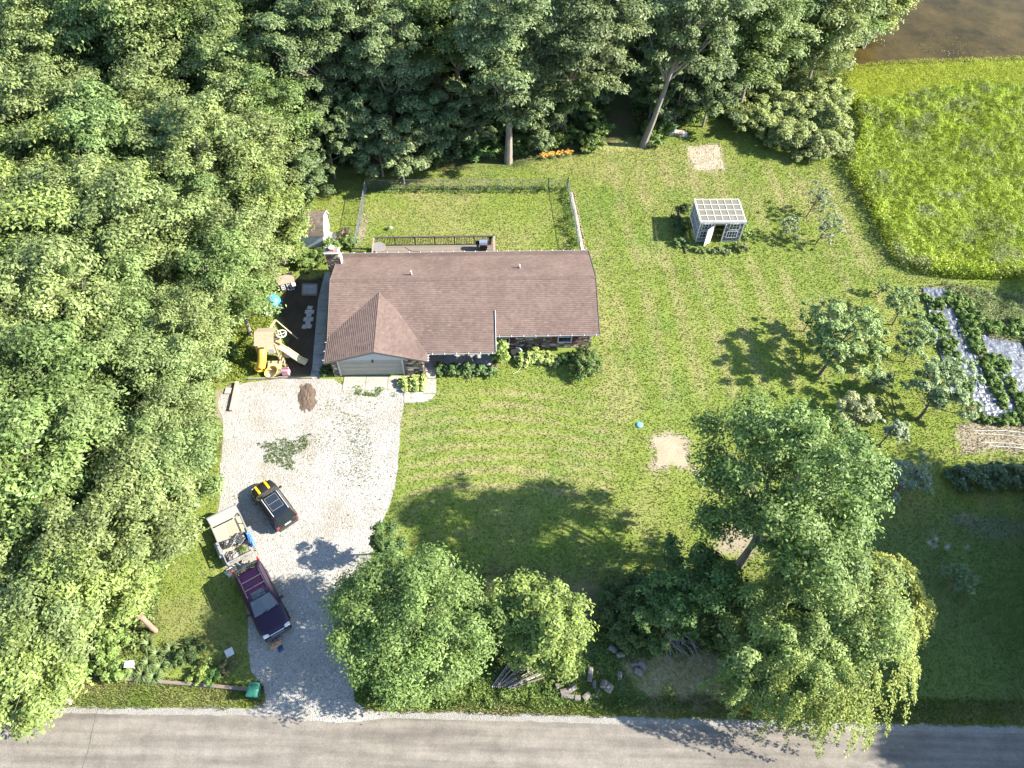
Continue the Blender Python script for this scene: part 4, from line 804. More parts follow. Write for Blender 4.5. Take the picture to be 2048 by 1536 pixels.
stones('bed_stones', 900, STONY, .05, stm, rg, .005, ((.42, .38, .32), (.25, .2, .16)))
stones('play_soil_clods', 1800, PLAY, .04, mat('clod', attr=True, rough=.95, var=.2), rg, .0, ((.07, .05, .04), (.03, .022, .018)))
# day lilies: orange flowers by the oaks, strappy leaves by the road
def strap(name, label, u, v, n, L, pal, seed, flowers=0, cat='plant', group=None):
    rng = np.random.default_rng(seed); x, y = P(u, v)[:2]; t = empty(name, label, cat, (x, y, 0), 0, group)
    V, F, C = [], [], []
    for k in range(n):
        a = rng.uniform(0, 6.28); l = L*rng.uniform(.6, 1.1); w_ = .022; d = np.array([math.cos(a), math.sin(a)]); q = np.array([-d[1], d[0]])
        pr = [(0.02, 0), (.25*l, .55*l), (.6*l, .62*l), (.95*l, .30*l)]; i0 = len(V)
        for j, (r, z) in enumerate(pr):
            ww = w_*(1, 1.1, .9, .15)[j]; V += [(*(d*r+q*ww), z), (*(d*r-q*ww), z)]
        for j in range(3): F.append((i0+2*j, i0+2*j+1, i0+2*j+3, i0+2*j+2))
        c = np.array(pal[0])*(rng.random())+np.array(pal[1])*1.0; C += [c*(.5+.5*rng.random()+.1)]*8
    link('leaves', npmesh('leaves', np.array(V), np.array(F), LM, np.clip(np.array(C), .01, .5)), t)
    if flowers:
        mb = MB()
        for k in range(flowers):
            a = rng.uniform(0, 6.28); r = L*rng.uniform(.1, .8); z = L*rng.uniform(.75, 1.0); c = Vector((r*math.cos(a), r*math.sin(a), z))
            for j in range(5):
                b = j*1.257; mb.quad(c, c+Vector((.07*math.cos(b-.4), .07*math.sin(b-.4), .03)), c+Vector((.13*math.cos(b), .13*math.sin(b), .03)), c+Vector((.07*math.cos(b+.4), .07*math.sin(b+.4), .03)))
        mb.build('flower', mat('lily_petal', (.62, .26, .03), .6), t)
    return t
lp = ((.05, .06, .02), (.11, .155, .05))
for k, (u, v, wh) in enumerate(((1088,318,'leftmost of the orange-flowered row'), (1104,316,'second of the orange-flowered row'), (1120,314,'middle of the orange-flowered row'), (1136,311,'fourth of the orange-flowered row'), (1170,304,'right end of the orange-flowered row'))):
    strap('day_lily', f'day lily with orange flowers, {wh}', u, v, 34, .62, lp, 700+k, 16, 'lily', 'flowering day lilies by the oaks')
for k, (u, v, wh) in enumerate(((300,1290,'beside the foot of the utility pole'), (318,1310,'between the pole and the timber edging'), (300,1328,'just right of the white post box'), (325,1335,'second right of the white post box'), (345,1300,'with arching dark blades near the shade'), (350,1325,'at the middle of the bed'), (288,1350,'spilling over the left timber'), (312,1355,'spilling over the joint of the timbers'), (272,1340,'below the white post box'))):
    strap('strappy_clump', f'clump of long strappy leaves {wh}', u, v, 60, .75, ((.08, .09, .04), (.12, .165, .055)), 720+k, 0, 'lily', 'leafy lily clumps above the road edging')
for k, (u, v, R, pal, wh) in enumerate(((385,1305,(1.0,.8,.7),((.045,.075,.025),(.03,.05,.02)),'dark, in the shade behind the edging'), (405,1345,(.8,.7,.6),((.16,.20,.05),(.09,.14,.035)),'yellow-green with pale blooms, at the middle timber'), (425,1355,(.8,.7,.5),((.07,.13,.03),(.05,.10,.025)),'glossy, hanging over the right timber'), (455,1335,(.7,.6,.5),((.08,.10,.035),(.12,.09,.05)),'brownish, left of the green bin'), (365,1320,(.6,.6,.6),((.06,.095,.03),(.04,.07,.022)),'dark, right of the strappy leaves'))):
    shrub('bed_plant', f'leafy bed plant, {wh}', u, v, R, 14, 1100, .14, pal, 740+k, 'plant', 'mixed plants in the roadside bed')
# crop rows
cropm = shrub_mesh(760, (.42, .42, .34), 12, 420, .2, ((.13, .19, .05), (.07, .12, .03)), cr=(.3, .48))
rowsp = [((1870,600),(1935,795),13,'in the holes of the left plastic strip'), ((1995,715),(2045,825),9,'in the holes of the right plastic strip'), ((1858,600),(1905,745),9,'along the left edge of the pale plastic'), ((1898,600),(1960,700),8,'in the bushy row between the plastic strips, upper half'), ((1935,640),(1992,800),11,'in the bushy row between the plastic strips, lower half'), ((1955,645),(2040,668),6,'across the top of the right plastic strip'), ((1925,600),(1975,660),6,'in the far bushy row'), ((1900,590),(1925,612),3,'at the far corner of the beds'), ((1975,720),(2008,815),7,'at the left edge of the right plastic strip'), ((1960,838),(2060,850),8,'along the near end of the beds'), ((2030,650),(2060,700),4,'at the picture edge by the beds')]
ORD = ['farthest', 'second', 'third', 'fourth', 'fifth', 'sixth', 'seventh', 'eighth', 'ninth', 'tenth', 'eleventh', 'twelfth']
for (a, b, n, wh) in rowsp:
    for k in range(n):
        u = a[0]+(b[0]-a[0])*k/(n-1)+RNG.normal(0, 4); v = a[1]+(b[1]-a[1])*k/(n-1)+RNG.normal(0, 3); x, y = P(u, v)[:2]
        t = empty('crop_plant', f'crop plant, {ORD[k] if k < n-1 else "nearest"} {wh}', 'crop plant', (x, y, 0), RNG.random()*6.28, f'crop plants {wh}'); s = RNG.uniform(.75, 1.35); t.scale = (s, s, s)
        link('foliage', cropm, t)
# ---------------------------------------------------------------- the house
house = empty('brick_house', 'long low brick house with a brown shingle roof and front-gabled garage', 'house', (HX, HY, 0), HYAW)
white = mat('white_paint', (.46, .45, .43), .5, var=.05, scale=2); brown = mat('dark_trim', (.06, .045, .038), .6)
XL, XR, EZ, RZ, GX, GA, GF, PXR, DF = -10.775, 10.775, 2.25, 3.86, -2.86, 3.5, -7.22, 2.465, -6.44
def zf(y): return RZ-(RZ-EZ)/4.77*abs(y)
def zext(y): return 3.05-(3.05-EZ)/(6.44-2.4)*(-2.4-y)
gs_ = (GA-EZ)/(-6.82-XL)
faces = [ # polygon (x,y), height fn, downhill axis (0:x,1:y), sign of downhill
 ([(XL,4.77),(XR,4.77),(XR,0),(XL,0)], lambda x, y: zf(y), 1, 1),
 ([(XL,0),(XR,0),(XR,-4.77),(PXR,-4.77),(PXR,-2.4),(-5.39,-2.4),(-6.82,-1.07),(XL,-4.77)], lambda x, y: zf(y), 1, -1),
 ([(-5.39,-2.4),(PXR,-2.4),(PXR,DF),(GX,DF)], lambda x, y: zext(y)+.004, 1, -1),
 ([(-6.82,-1.07),(XL,-4.77),(XL,GF),(-6.82,GF)], lambda x, y: GA-gs_*(-6.82-x), 0, -1),
 ([(-6.82,-1.07),(-6.82,GF),(GX,GF),(GX,DF),(-5.39,-2.4)], lambda x, y: GA-gs_*(x+6.82), 0, 1)]
def clip(poly, ax, lim, keep_less):
    out = []; n = len(poly)
    for i in range(n):
        a = poly[i]; b = poly[(i+1) % n]; ia = (a[ax] <= lim) == keep_less; ib = (b[ax] <= lim) == keep_less
        if ia: out.append(a)
        if ia != ib:
            t = (lim-a[ax])/(b[ax]-a[ax]); out.append((a[0]+(b[0]-a[0])*t, a[1]+(b[1]-a[1])*t))
    return out
shing = mat('shingle', attr=True, rough=.9, spec=.15, var=.18, scale=3.2, bump=.004, bscale=60)
roofd = mat('roof_deck', (.10, .075, .06), .8)
roof = MB()
for poly, zz, ax, sg in faces:
    n = len(poly); vs = [(x, y, zz(x, y)-.03) for x, y in poly]+[(x, y, zz(x, y)-.16) for x, y in poly]
    f0 = [tuple(range(n)), tuple(range(2*n-1, n-1, -1))]+[(i, n+i, n+(i+1) % n, (i+1) % n) for i in range(n)]; roof.add(vs, f0)
roofo = roof.build('roof', roofd, house)
SH = MB(); EXP, TAB = .158, .33
rgs = np.random.default_rng(11)
for poly, zz, ax, sg in faces:
    lo = min(p[ax] for p in poly); hi = max(p[ax] for p in poly); oth = 1-ax; k = 0
    edge = hi if sg > 0 else lo; inner = lo if sg > 0 else hi
    nrow = int(math.ceil(abs(edge-inner)/EXP))
    for r in range(nrow):
        e0 = edge-sg*r*EXP; e1 = edge-sg*(r+1)*EXP
        a, b = (e1, e0) if sg > 0 else (e0, e1)
        st = clip(clip(poly, ax, a, False), ax, b, True)
        if len(st) < 3: continue
        o0 = min(p[oth] for p in st); o1 = max(p[oth] for p in st); off = (r % 2)*TAB/2+rgs.uniform(0, .06); q = o0-off
        while q < o1:
            cell = clip(clip(st, oth, q, False), oth, q+TAB, True); q += TAB
            if len(cell) < 3: continue
            def H(p):
                d = abs(p[ax]-e0)/EXP; return zz(*p)+(.05 if ax == 0 and sg < 0 else .028)*(1-d)+.002
            vs = [(p[0], p[1], H(p)) for p in cell]
            low = [i for i in range(len(cell)) if abs(cell[i][ax]-e0) < 1e-5]
            x_, y_ = cell[0]; st_ = fbm(np.array([x_*.9]), np.array([y_*.55]), 1.2, 300)[0]
            base = np.array([.112, .078, .065])*(1+rgs.normal(0, .05))*(.74+.52*st_)
            if rgs.random() < .05: base = np.array([.118, .088, .068])*rgs.uniform(.9, 1.1)
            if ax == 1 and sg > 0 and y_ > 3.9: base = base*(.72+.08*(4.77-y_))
            SH.color(tuple(base))
            fs = [tuple(range(len(cell)))]
            if len(low) >= 2:
                i, j = low[0], low[-1]; m = len(vs); vs += [(vs[i][0], vs[i][1], vs[i][2]-.055), (vs[j][0], vs[j][1], vs[j][2]-.055)]; fs.append((i, m, m+1, j))
            SH.add(vs, fs)
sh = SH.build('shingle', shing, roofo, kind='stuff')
# ridge caps, one piece per shingle
capm = []
def cap(x0, y0, x1, y1, z, step, nm='ridge_cap'):
    L = math.hypot(x1-x0, y1-y0); n = int(L/step); dx, dy = (x1-x0)/L, (y1-y0)/L; px, py = -dy, dx; mb = MB(); sl = .34
    for i in range(n):
        a = i*step; b = min(L, (i+1)*step+.05); c = rgs.uniform(.9, 1.08); mb.color((.108*c, .076*c, .062*c)); za = z+.030+.012; zb = z+.030; w_ = .15
        A = (x0+dx*a, y0+dy*a); B = (x0+dx*b, y0+dy*b)
        mb.add([(A[0]-px*w_, A[1]-py*w_, za-w_*sl), (A[0], A[1], za), (A[0]+px*w_, A[1]+py*w_, za-w_*sl), (B[0]-px*w_, B[1]-py*w_, zb-w_*sl), (B[0], B[1], zb), (B[0]+px*w_, B[1]+py*w_, zb-w_*sl)], [(0, 1, 4, 3), (1, 2, 5, 4)])
        mb.quad((A[0]-px*w_, A[1]-py*w_, za-w_*sl), (A[0], A[1], za), (A[0], A[1], za-.03), (A[0]-px*w_, A[1]-py*w_, za-w_*sl-.03))
        mb.quad((A[0]+px*w_, A[1]+py*w_, za-w_*sl), (A[0], A[1], za), (A[0], A[1], za-.03), (A[0]+px*w_, A[1]+py*w_, za-w_*sl-.03))
    mb.build(nm, shing, roofo, kind='stuff')
cap(XR-.02, 0, XL+.02, 0, RZ, .14); cap(-6.82, GF, -6.82, -1.1, GA, .14)
# walls
wallm = mat('wall_inner', (.16, .12, .09), .9)
mb = MB()
mb.prism([(XL+.35, 4.2), (XR-.45, 4.2), (XR-.45, -4.2), (2.2, -4.2), (2.2, -3.6), (-3.3, -3.6), (-3.3, -6.8), (-4.8, -6.8), (-4.8, -6.6), (-9.9, -6.6), (-9.9, -6.8), (XL+.45, -6.8)], 0, EZ-.2)
mb.build('wall', wallm, house)
sof = mat('soffit', (.5, .49, .46), .7)
for gx_ in (XL+.36, XR-.46):   # gable ends
    mb = MB(); mb.add([(gx_-.06, -4.2, EZ-.2), (gx_-.06, 4.2, EZ-.2), (gx_-.06, 0, RZ-.18), (gx_+.06, -4.2, EZ-.2), (gx_+.06, 4.2, EZ-.2), (gx_+.06, 0, RZ-.18)], [(0, 1, 2), (5, 4, 3), (0, 3, 4, 1), (1, 4, 5, 2), (2, 5, 3, 0)]); mb.build('gable', sof, house)
mb = MB(); y = GF+.30; mb.add([(XL+.25, y, EZ-.12), (GX-.25, y, EZ-.12), (-6.82, y, GA-.10), (XL+.25, y+.1, EZ-.12), (GX-.25, y+.1, EZ-.12), (-6.82, y+.1, GA-.10)], [(0, 1, 2), (5, 4, 3), (0, 3, 4, 1), (1, 4, 5, 2), (2, 5, 3, 0)])
mb.build('gable', mat('gable_siding', (.38, .40, .42), .6, var=.04), house, label='pale blue-white gable panel above the garage door')
# rough bricks: dark brown and cream, laid in courses
brickm = mat('brick_face', attr=True, rough=.9, var=.2, scale=12, bump=.006, bscale=30)
def bricks(x0, y0, x1, y1, z0, z1, nx_, ny_, holes=(), seed=1):
    rb = np.random.default_rng(seed); L = math.hypot(x1-x0, y1-y0); dx, dy = (x1-x0)/L, (y1-y0)/L; mb = MB(); bl, bh = .29, .098
    row = 0; z = z0
    while z < z1-.02:
        h = min(bh-.012, z1-z-.005); p = -rb.uniform(0, bl)
        while p < L:
            l = bl*rb.uniform(.6, 1.5); a = max(p, 0)+.006; b = min(p+l, L)-.006; p += l
            if b-a < .03: continue
            if any(a < hx1 and b > hx0 and z < hz1 and z+h > hz0 for hx0, hx1, hz0, hz1 in holes): continue
            t = rb.random(); c = (.42, .36, .28) if t < .30 else (.20, .14, .10) if t < .6 else (.075, .05, .038)
            k = rb.uniform(.8, 1.2); mb.color(tuple(v*k for v in c)); o = .05+.03*rb.random(); cx = (a+b)/2
            mb.box((x0+dx*cx+nx_*o/2, y0+dy*cx+ny_*o/2, z+h/2), (b-a, o, h), rz=math.atan2(dy, dx))
        z += bh; row += 1
    return mb.build('brick', brickm, house, kind='stuff')
bricks(2.25, -4.2, XR-.45, -4.2, 0, EZ-.22, 0, -1, [(.35, 1.35, .75, 1.95), (5.2, 6.5, .75, 1.95)], 21)
bricks(-4.62, -6.8, -3.3, -6.8, 0, EZ-.14, 0, -1, (), 22)
bricks(XL+.45, -6.8, -9.95, -6.8, 0, EZ-.14, 0, -1, (), 23)
bricks(XL+.45, -4.2, XL+.45, -6.8, 0, EZ-.22, -1, 0, (), 24)
bricks(XL+.35, 4.2, XL+.35, -4.2, 0, EZ-.22, -1, 0, (), 25)
bricks(-3.3, -6.8, -3.3, -3.6, 0, EZ-.22, 1, 0, (), 26)
bricks(-3.3, -3.6, 2.2, -3.6, 0, EZ-.1, 0, -1, (), 27)
# garage door of four sections
gd = mat('garage_door', (.30, .28, .235), .55, var=.04, scale=2)
fr = MB(); fr.box((-9.85, -6.74, 1.03), (.12, .16, 2.06)).box((-4.85, -6.74, 1.03), (.12, .16, 2.06)).box((-7.35, -6.74, 2.12), (5.12, .16, .12)); fr.build('door_frame', white, house)
door = empty_part = bpy.data.objects.new('garage_door', None); COL.objects.link(door); door.parent = house
for k in range(4):
    mb = MB(); mb.box((-7.35, -6.70, .27+.52*k), (4.86, .05, .505))
    for j in range(8): mb.box((-7.35+(j-3.5)*.6, -6.732, .27+.52*k), (.48, .014, .36), bev=.005)
    mb.build('door_section', gd, door)
mb = MB(); mb.lathe([(.02, 0), (.09, .02), (.10, .12), (.05, .2), (.02, .22)], (-7.1, GF+.2, 2.0), 10); mb.box((-7.1, GF+.26, 2.15), (.06, .1, .06)); mb.build('wall_lamp', brown, house)
# windows with shutters
glass = mat('window_glass', (.02, .03, .04), .05, spec=.8)
red = mat('shutter_red', (.115, .035, .032), .6, var=.08)
for wx in (3.05, 8.1):
    w_ = bpy.data.objects.new('window', None); COL.objects.link(w_); w_.parent = house
    MB().box((wx, -4.235, 1.35), (1.0, .04, 1.12)).build('pane', glass, w_)
    f_ = MB()
    for s in (-1, 1): f_.box((wx+s*.54, -4.28, 1.35), (.09, .12, 1.24)); f_.box((wx, -4.28, 1.35+s*.60), (.99, .12, .08))
    f_.box((wx, -4.275, 1.37), (.99, .07, .05)); f_.build('window_frame', white, w_)
    for s in ((-1, 1) if wx > 4 else (1,)):
        m_ = MB(); m_.box((wx+s*.84, -4.30, 1.35), (.44, .05, 1.3))
        for j in range(14): m_.box((wx+s*.84, -4.335, .80+j*.085), (.34, .03, .05), rot=Matrix.Rotation(.5, 3, 'X'))
        m_.build('shutter', red, house)
# gutters, fascia, hangers
def gutter(a, b, z, out):
    g = MB(); ax_, ay_ = out; g.bar((a[0]+ax_*.06, a[1]+ay_*.06, z-.06), (b[0]+ax_*.06, b[1]+ay_*.06, z-.06), .07, .09)
    gg = g.build('gutter', mat('gutter_white', (.20, .185, .17), .5), house)
    L = math.hypot(b[0]-a[0], b[1]-a[1]); n = max(2, int(L/.95)); m_ = MB()
    for i in range(n+1):
        t = (i+.3)/(n+.6); x, y = a[0]+(b[0]-a[0])*t, a[1]+(b[1]-a[1])*t; m_.box((x+ax_*.05, y+ay_*.05, z+.012), (.05 if ay_ else .2, .2 if ay_ else .05, .015))
    m_.build('gutter_hanger', white, gg)
gutter((PXR+.03, -4.77), (XR, -4.77), EZ, (0, -1)); gutter((GX+.12, DF), (PXR, DF), EZ, (0, -1)); gutter((XL, -4.9), (XL, GF), EZ, (-1, 0)); gutter((GX, GF), (GX, DF-.1), EZ, (1, 0)); gutter((XL, 4.77), (XR, 4.77), EZ, (0, 1))
mb = MB(); mb.bar((PXR+.02, -2.75, zext(-2.7)+.02), (PXR+.02, DF, EZ+.02), .035, .16); mb.build('rake_trim', white, house)
for a_, b_ in (((XR+.015, 4.77, EZ-.05), (XR+.015, 0, RZ-.05)), ((XR+.015, 0, RZ-.05), (XR+.015, -4.77, EZ-.05)), ((XL-.015, 4.77, EZ-.05), (XL-.015, 0, RZ-.05)), ((XL-.015, 0, RZ-.05), (XL-.015, -4.77, EZ-.05)), ((XL, GF-.02, EZ-.05), (-6.82, GF-.02, GA-.05)), ((-6.82, GF-.02, GA-.05), (GX, GF-.02, EZ-.05))):
    MB().bar(a_, b_, .03, .2).build('rake_board', mat('rake_paint', (.12, .095, .08), .6), house)
mb = MB(); mb.tube([(GX+.06, GF+.05, EZ-.1), (GX-.25, GF+.3, EZ-.35), (GX-.3, -6.9, EZ-.6), (GX-.3, -6.9, .1), (GX-.15, -7.15, .05)], .045, 6); mb.build('downspout', brown, house)
# porch
mb = MB(); mb.box((-.55, -5.1, .06), (5.5, 2.9, .14)); mb.build('porch_floor', concg, house)
mb = MB(); mb.box((.05, -6.2, 1.1), (.13, .13, 2.15)); mb.build('porch_post', brown, house)
# chimney with a pale metal-capped flue
ch = MB(); ch.color((.3, .2, .15))
for r in range(22):
    z = 1.0+r*.14
    for q in range(5):
        t = rgs.random(); c = (.36, .30, .24) if t < .25 else (.22, .13, .09) if t < .6 else (.10, .06, .045); ch.color(tuple(v*rgs.uniform(.8, 1.2) for v in c))
        ch.box((XL-.15-.42+.21*q+.105*(r % 2)-.05, 3.15, z+.06), (.195, .62+.02*rgs.random(), .125))
chm = MB(); 
co = ch.build('chimney', brickm, house)
MB().box((XL-.15, 3.15, 2.2), (1.0, .58, 4.1)).build('chimney_core', wallm, co)
fl = MB(); fl.box((XL-.15, 3.15, 4.14), (1.25, .78, .09), bev=.02); fl.build('chimney_cap', white, co)
fl = MB(); fl.box((XL-.15, 3.15, 4.30), (.36, .36, .24)); fl.build('flue', mat('clay_flue', (.30, .14, .09), .8), co)
fl = MB(); fl.lathe([(.26, 0), (.26, .03), (.03, .13), (.0, .14)], (XL-.15, 3.15, 4.52), 14)
for sx in (-.15, .15):
    for sy in (-.15, .15): fl.box((XL-.15+sx, 3.15+sy, 4.46), (.02, .02, .14))
fl.build('flue_hood', white, co)
fl = MB(); fl.box((XL+.47, 3.15, 3.05), (.06, .7, 1.0)); fl.build('chimney_flashing', white, co)
# vent pipes
for u, v, hh in ((823,551,.45), (1039,531,.38)):
    for z in (RZ-.3,):
        p = P(u, v, z); M_ = local(house); q = M_ @ Vector(p); zb = zf(q.y)
        mb = MB(); mb.tube([(q.x, q.y, zb-.05), (q.x, q.y, zb+hh)], .065, 10); vp = mb.build('vent_pipe', white, house)
        mb = MB(); mb.lathe([(.16, 0), (.13, .05), (.075, .13), (.07, .14)], (q.x, q.y, zb+.0), 12); mb.build('pipe_flashing', roofd, vp)
# ---------------------------------------------------------------- rear deck
wood = mat('deck_wood', (.135, .112, .09), .85, var=.2, scale=3, stretch=(.3, 4, 1), bump=.004, objrand=.14)
deck = empty('rear_deck', 'weathered wooden deck with dark baluster railing behind the house', 'deck', (HX, HY, 0), HYAW)
DX0, DX1, DY0, DY1, DZ = -8.1, 2.6, 4.3, 7.55, .55
me_b = MB().box((0, 0, 0), (DX1-DX0, .138, .035)).mesh('deck_board', wood)
for k in range(22):
    o = link('deck_board', me_b, deck); o.location = ((DX0+DX1)/2, DY0+.07+k*.1445, DZ)
mb = MB(); mb.box(((DX0+DX1)/2, DY1+.04, DZ-.12), (DX1-DX0+.1, .05, .24)); mb.box((DX0-.04, (DY0+DY1)/2, DZ-.12), (.05, DY1-DY0, .24)); mb.box((DX1+.04, (DY0+DY1)/2, DZ-.12), (.05, DY1-DY0, .24)); mb.build('rim_joist', wood, deck)
dk = mat('rail_dark', (.07, .05, .04), .8); rl = mat('rail_weathered', (.20, .165, .125), .85)
bal = MB().box((0, 0, .48), (.045, .045, .9)).mesh('baluster', dk); pst = MB().box((0, 0, .25), (.1, .1, 1.6)).mesh('rail_post', dk)
n = 74
for k in range(n):
    if k % 12 == 0: continue
    o = link('baluster', bal, deck); o.location = (DX0+(DX1-DX0)*k/(n-1), DY1-.02, DZ)
for k in range(7):
    o = link('rail_post', pst, deck); o.location = (DX0+(DX1-DX0)*k/6, DY1, DZ)
for k in range(1, 12):
    for sx in (DX0, DX1): o = link('baluster', bal, deck); o.location = (sx, DY0+(DY1-DY0)*k/12, DZ)
MB().box(((DX0+DX1)/2, DY1, DZ+1.0), (DX1-DX0+.12, .15, .04)).box(((DX0+DX1)/2, DY1, DZ+.93), (DX1-DX0, .05, .08)).build('hand_rail', dk, deck)
MB().box((DX0, (DY0+DY1)/2, DZ+1.0), (.14, DY1-DY0, .04)).build('hand_rail', rl, deck); MB().box((DX1, (DY0+DY1)/2, DZ+1.0), (.18, DY1-DY0, .04)).build('hand_rail', rl, deck)
Mdk = local(deck)
def dpos(u, v, z): q = Mdk @ Vector(P(u, v, z)); return q.x, q.y
# round table
tx, ty = HW(*dpos(757, 494, DZ+.72))
t = empty('patio_table', 'round glass patio table at the left end of the deck', 'table', (tx, ty, DZ+.018), 0)
MB().lathe([(.60, 0), (.60, .015)], (0, 0, .70), 32).build('table_top', mat('frosted_glass', (.15, .14, .125), .3, spec=.4, dirt=((.22, .21, .19), 3, .5, .5)), t)
MB().tube([(.61*math.cos(k*.19635), .61*math.sin(k*.19635), .705) for k in range(33)], .02, 6, cap=False).build('table_rim', rl, t)
leg = MB().tube([(.42, 0, 0), (.30, 0, .35), (.45, 0, .69)], .018, 6).mesh('leg', rl)
for k in range(4): o = link('leg', leg, t); o.rotation_euler = (0, 0, k*math.pi/2+.4)
# grill
gx0, gy0 = HW(*dpos(967, 494, DZ+.3))
g = empty('gas_grill', 'black and silver gas grill at the right end of the deck', 'grill', (gx0, gy0, DZ+.018), HYAW)
blk = mat('black_metal', (.012, .012, .012), .4, metal=.3); stl = mat('stainless', (.42, .42, .43), .3, metal=.8, var=.05)
MB().box((0, 0, .4), (.62, .5, .75)).build('cart', blk, g)
hood = MB(); pr = [(-.26, 0), (-.26, .12), (-.18, .24), (0, .29), (.18, .24), (.26, .12), (.26, 0)]
hood.add([(-.36, y, .85+z) for y, z in pr]+[(.36, y, .85+z) for y, z in pr], [tuple(range(6, -1, -1)), tuple(range(7, 14))]+[(i, (i+1) % 7, 7+(i+1) % 7, 7+i) for i in range(7)]); hood.build('lid', stl, g)
MB().box((0, 0, .81), (.72, .52, .08)).build('firebox', blk, g)
MB().box((-.55, 0, .84), (.34, .44, .04), bev=.01).build('side_shelf', blk, g); MB().box((.55, 0, .84), (.34, .44, .04), bev=.01).build('side_shelf', blk, g)
pn = MB().box((0, -.29, .80), (.72, .06, .12)).build('control_panel', stl, g)
kn = MB().tube([(0, -.32, .8), (0, -.36, .8)], .025, 8).mesh('knob', blk)
for k in range(4): o = link('knob', kn, pn); o.location = (-.24+.16*k, 0, 0)
MB().tube([(-.3, -.28, .98), (-.3, -.33, .98), (.3, -.33, .98), (.3, -.28, .98)], .012, 6).build('handle', stl, g)
w_ = MB().tube([(0, -.02, 0), (0, .02, 0)], .08, 12).mesh('wheel', blk)
for sx in (-.34, .34): o = link('wheel', w_, g); o.location = (sx, .2, .08); o.rotation_euler = (0, 0, math.pi/2)
# potted plant and cord on the deck
px_, py_ = HW(*dpos(982, 483, DZ+.3)); t = empty('potted_plant', 'bushy potted plant beside the grill on the deck corner', 'potted plant', (px_, py_, DZ+.018))
MB().lathe([(.14, 0), (.19, .3), (.2, .32), (.17, .32)], n=14).build('pot', mat('clay_pot', (.25, .12, .07), .8), t)
V, F, cc = fill([(np.array([0, 0, .5]), .3), (np.array([.12, .05, .7]), .22), (np.array([-.1, .1, .65]), .2)], 260, .14, ((.07, .13, .04), (.04, .08, .03)), np.random.default_rng(5)); link('foliage', npmesh('foliage', V, F, LM, cc), t)
hx_, hy_ = HW(*dpos(822, 503, DZ)); mb = MB(); mb.tube([(hx_-.6, hy_+.5, DZ+.035), (hx_-.3, hy_+.25, DZ+.035), (hx_, hy_+.05, DZ+.035), (hx_+.5, hy_-.05, DZ+.035), (hx_+1, hy_+.05, DZ+.035)], .018, 6)
tag(mb.build('garden_hose', mat('dark_rubber', (.02, .02, .02), .6)), 'dark hose lying curved on the deck boards', 'hose')
# ---------------------------------------------------------------- wire fence round the back yard
wire = mat('galvanised_wire', (.24, .245, .25), .5, metal=.5); pipe = mat('fence_pipe', (.17, .17, .17), .5, metal=.5); dpipe = mat('black_post', (.02, .02, .02), .5)
fA = P(712, 503)[:2]; fB = P(733, 381)[:2]; fC = P(1096, 380)[:2]; fD = P(1135, 379)[:2]; fE = P(1158, 501)[:2]
FHH = 1.25
def chainlink(name, a, b, label, n, mesh_sp=.16, first=True, hgt=FHH, dense=1, par=None):
    L = math.hypot(b[0]-a[0], b[1]-a[1]); rz = math.atan2(b[1]-a[1], b[0]-a[0])
    f = par or empty(name, label, 'fence', (a[0], a[1], 0), rz)
    mb = MB().tube([(0, 0, -.05), (0, 0, hgt+.03)], .03, 7).mesh('fence_post', pipe)
    for k in range(n+1):
        o = link('fence_post', mb, f); o.location = (L*k/n, 0, 0)
        o2 = None
    MB().tube([(0, 0, hgt), (L, 0, hgt)], .021, 6).build('top_rail', pipe, f)
    m = MB(); k = -hgt
    wt = .0045
    while k < L:
        for sgn in (1, -1):
            x0, x1 = (k, k+hgt) if sgn > 0 else (k+hgt, k); z0, z1 = .03, hgt
            if x0 > x1:
                if x1 < 0: t = (0-x1)/(x0-x1); z1 = z1+(z0-z1)*t; x1 = 0
                if x0 > L: t = (L-x1)/(x0-x1); z0 = z1+(z0-z1)*t; x0 = L
            else:
                if x0 < 0: t = (0-x0)/(x1-x0); z0 = z0+(z1-z0)*t; x0 = 0
                if x1 > L: t = (L-x0)/(x1-x0); z1 = z0+(z1-z0)*t; x1 = L
            if abs(x1-x0) < .02: continue
            d = Vector((x1-x0, 0, z1-z0)).normalized(); q = Vector((-d.z, 0, d.x))*wt
            A = Vector((x0, 0, z0)); B = Vector((x1, 0, z1)); e_ = Vector((0, wt, 0))
            m.quad(A-q, B-q, B+q, A+q); m.quad(A-e_, B-e_, B+e_, A+e_)
        k += mesh_sp
    m.build('wire_mesh', wire, f); return f
chainlink('wire_fence', fA, fB, 'chain-link fence along the left side of the back yard, by the shed', 5)
chainlink('wire_fence', fB, fC, 'long chain-link fence across the far end of the back yard', 7)
chainlink('wire_fence', fD, fE, 'chain-link fence on the right side of the back yard, beside the pale boards', 4)
gt = chainlink('yard_gate', (fC[0]+.12, fC[1]), (fD[0]-.12, fD[1]), 'chain-link gate between dark posts at the far right yard corner', 1, hgt=1.2); gt['category'] = 'gate'
for p in (fC, fD):
    q = local(gt) @ Vector((p[0], p[1], 0)); MB().tube([(q.x, 0, -.05), (q.x, 0, 1.45)], .05, 8).build('gate_post', dpipe, gt)
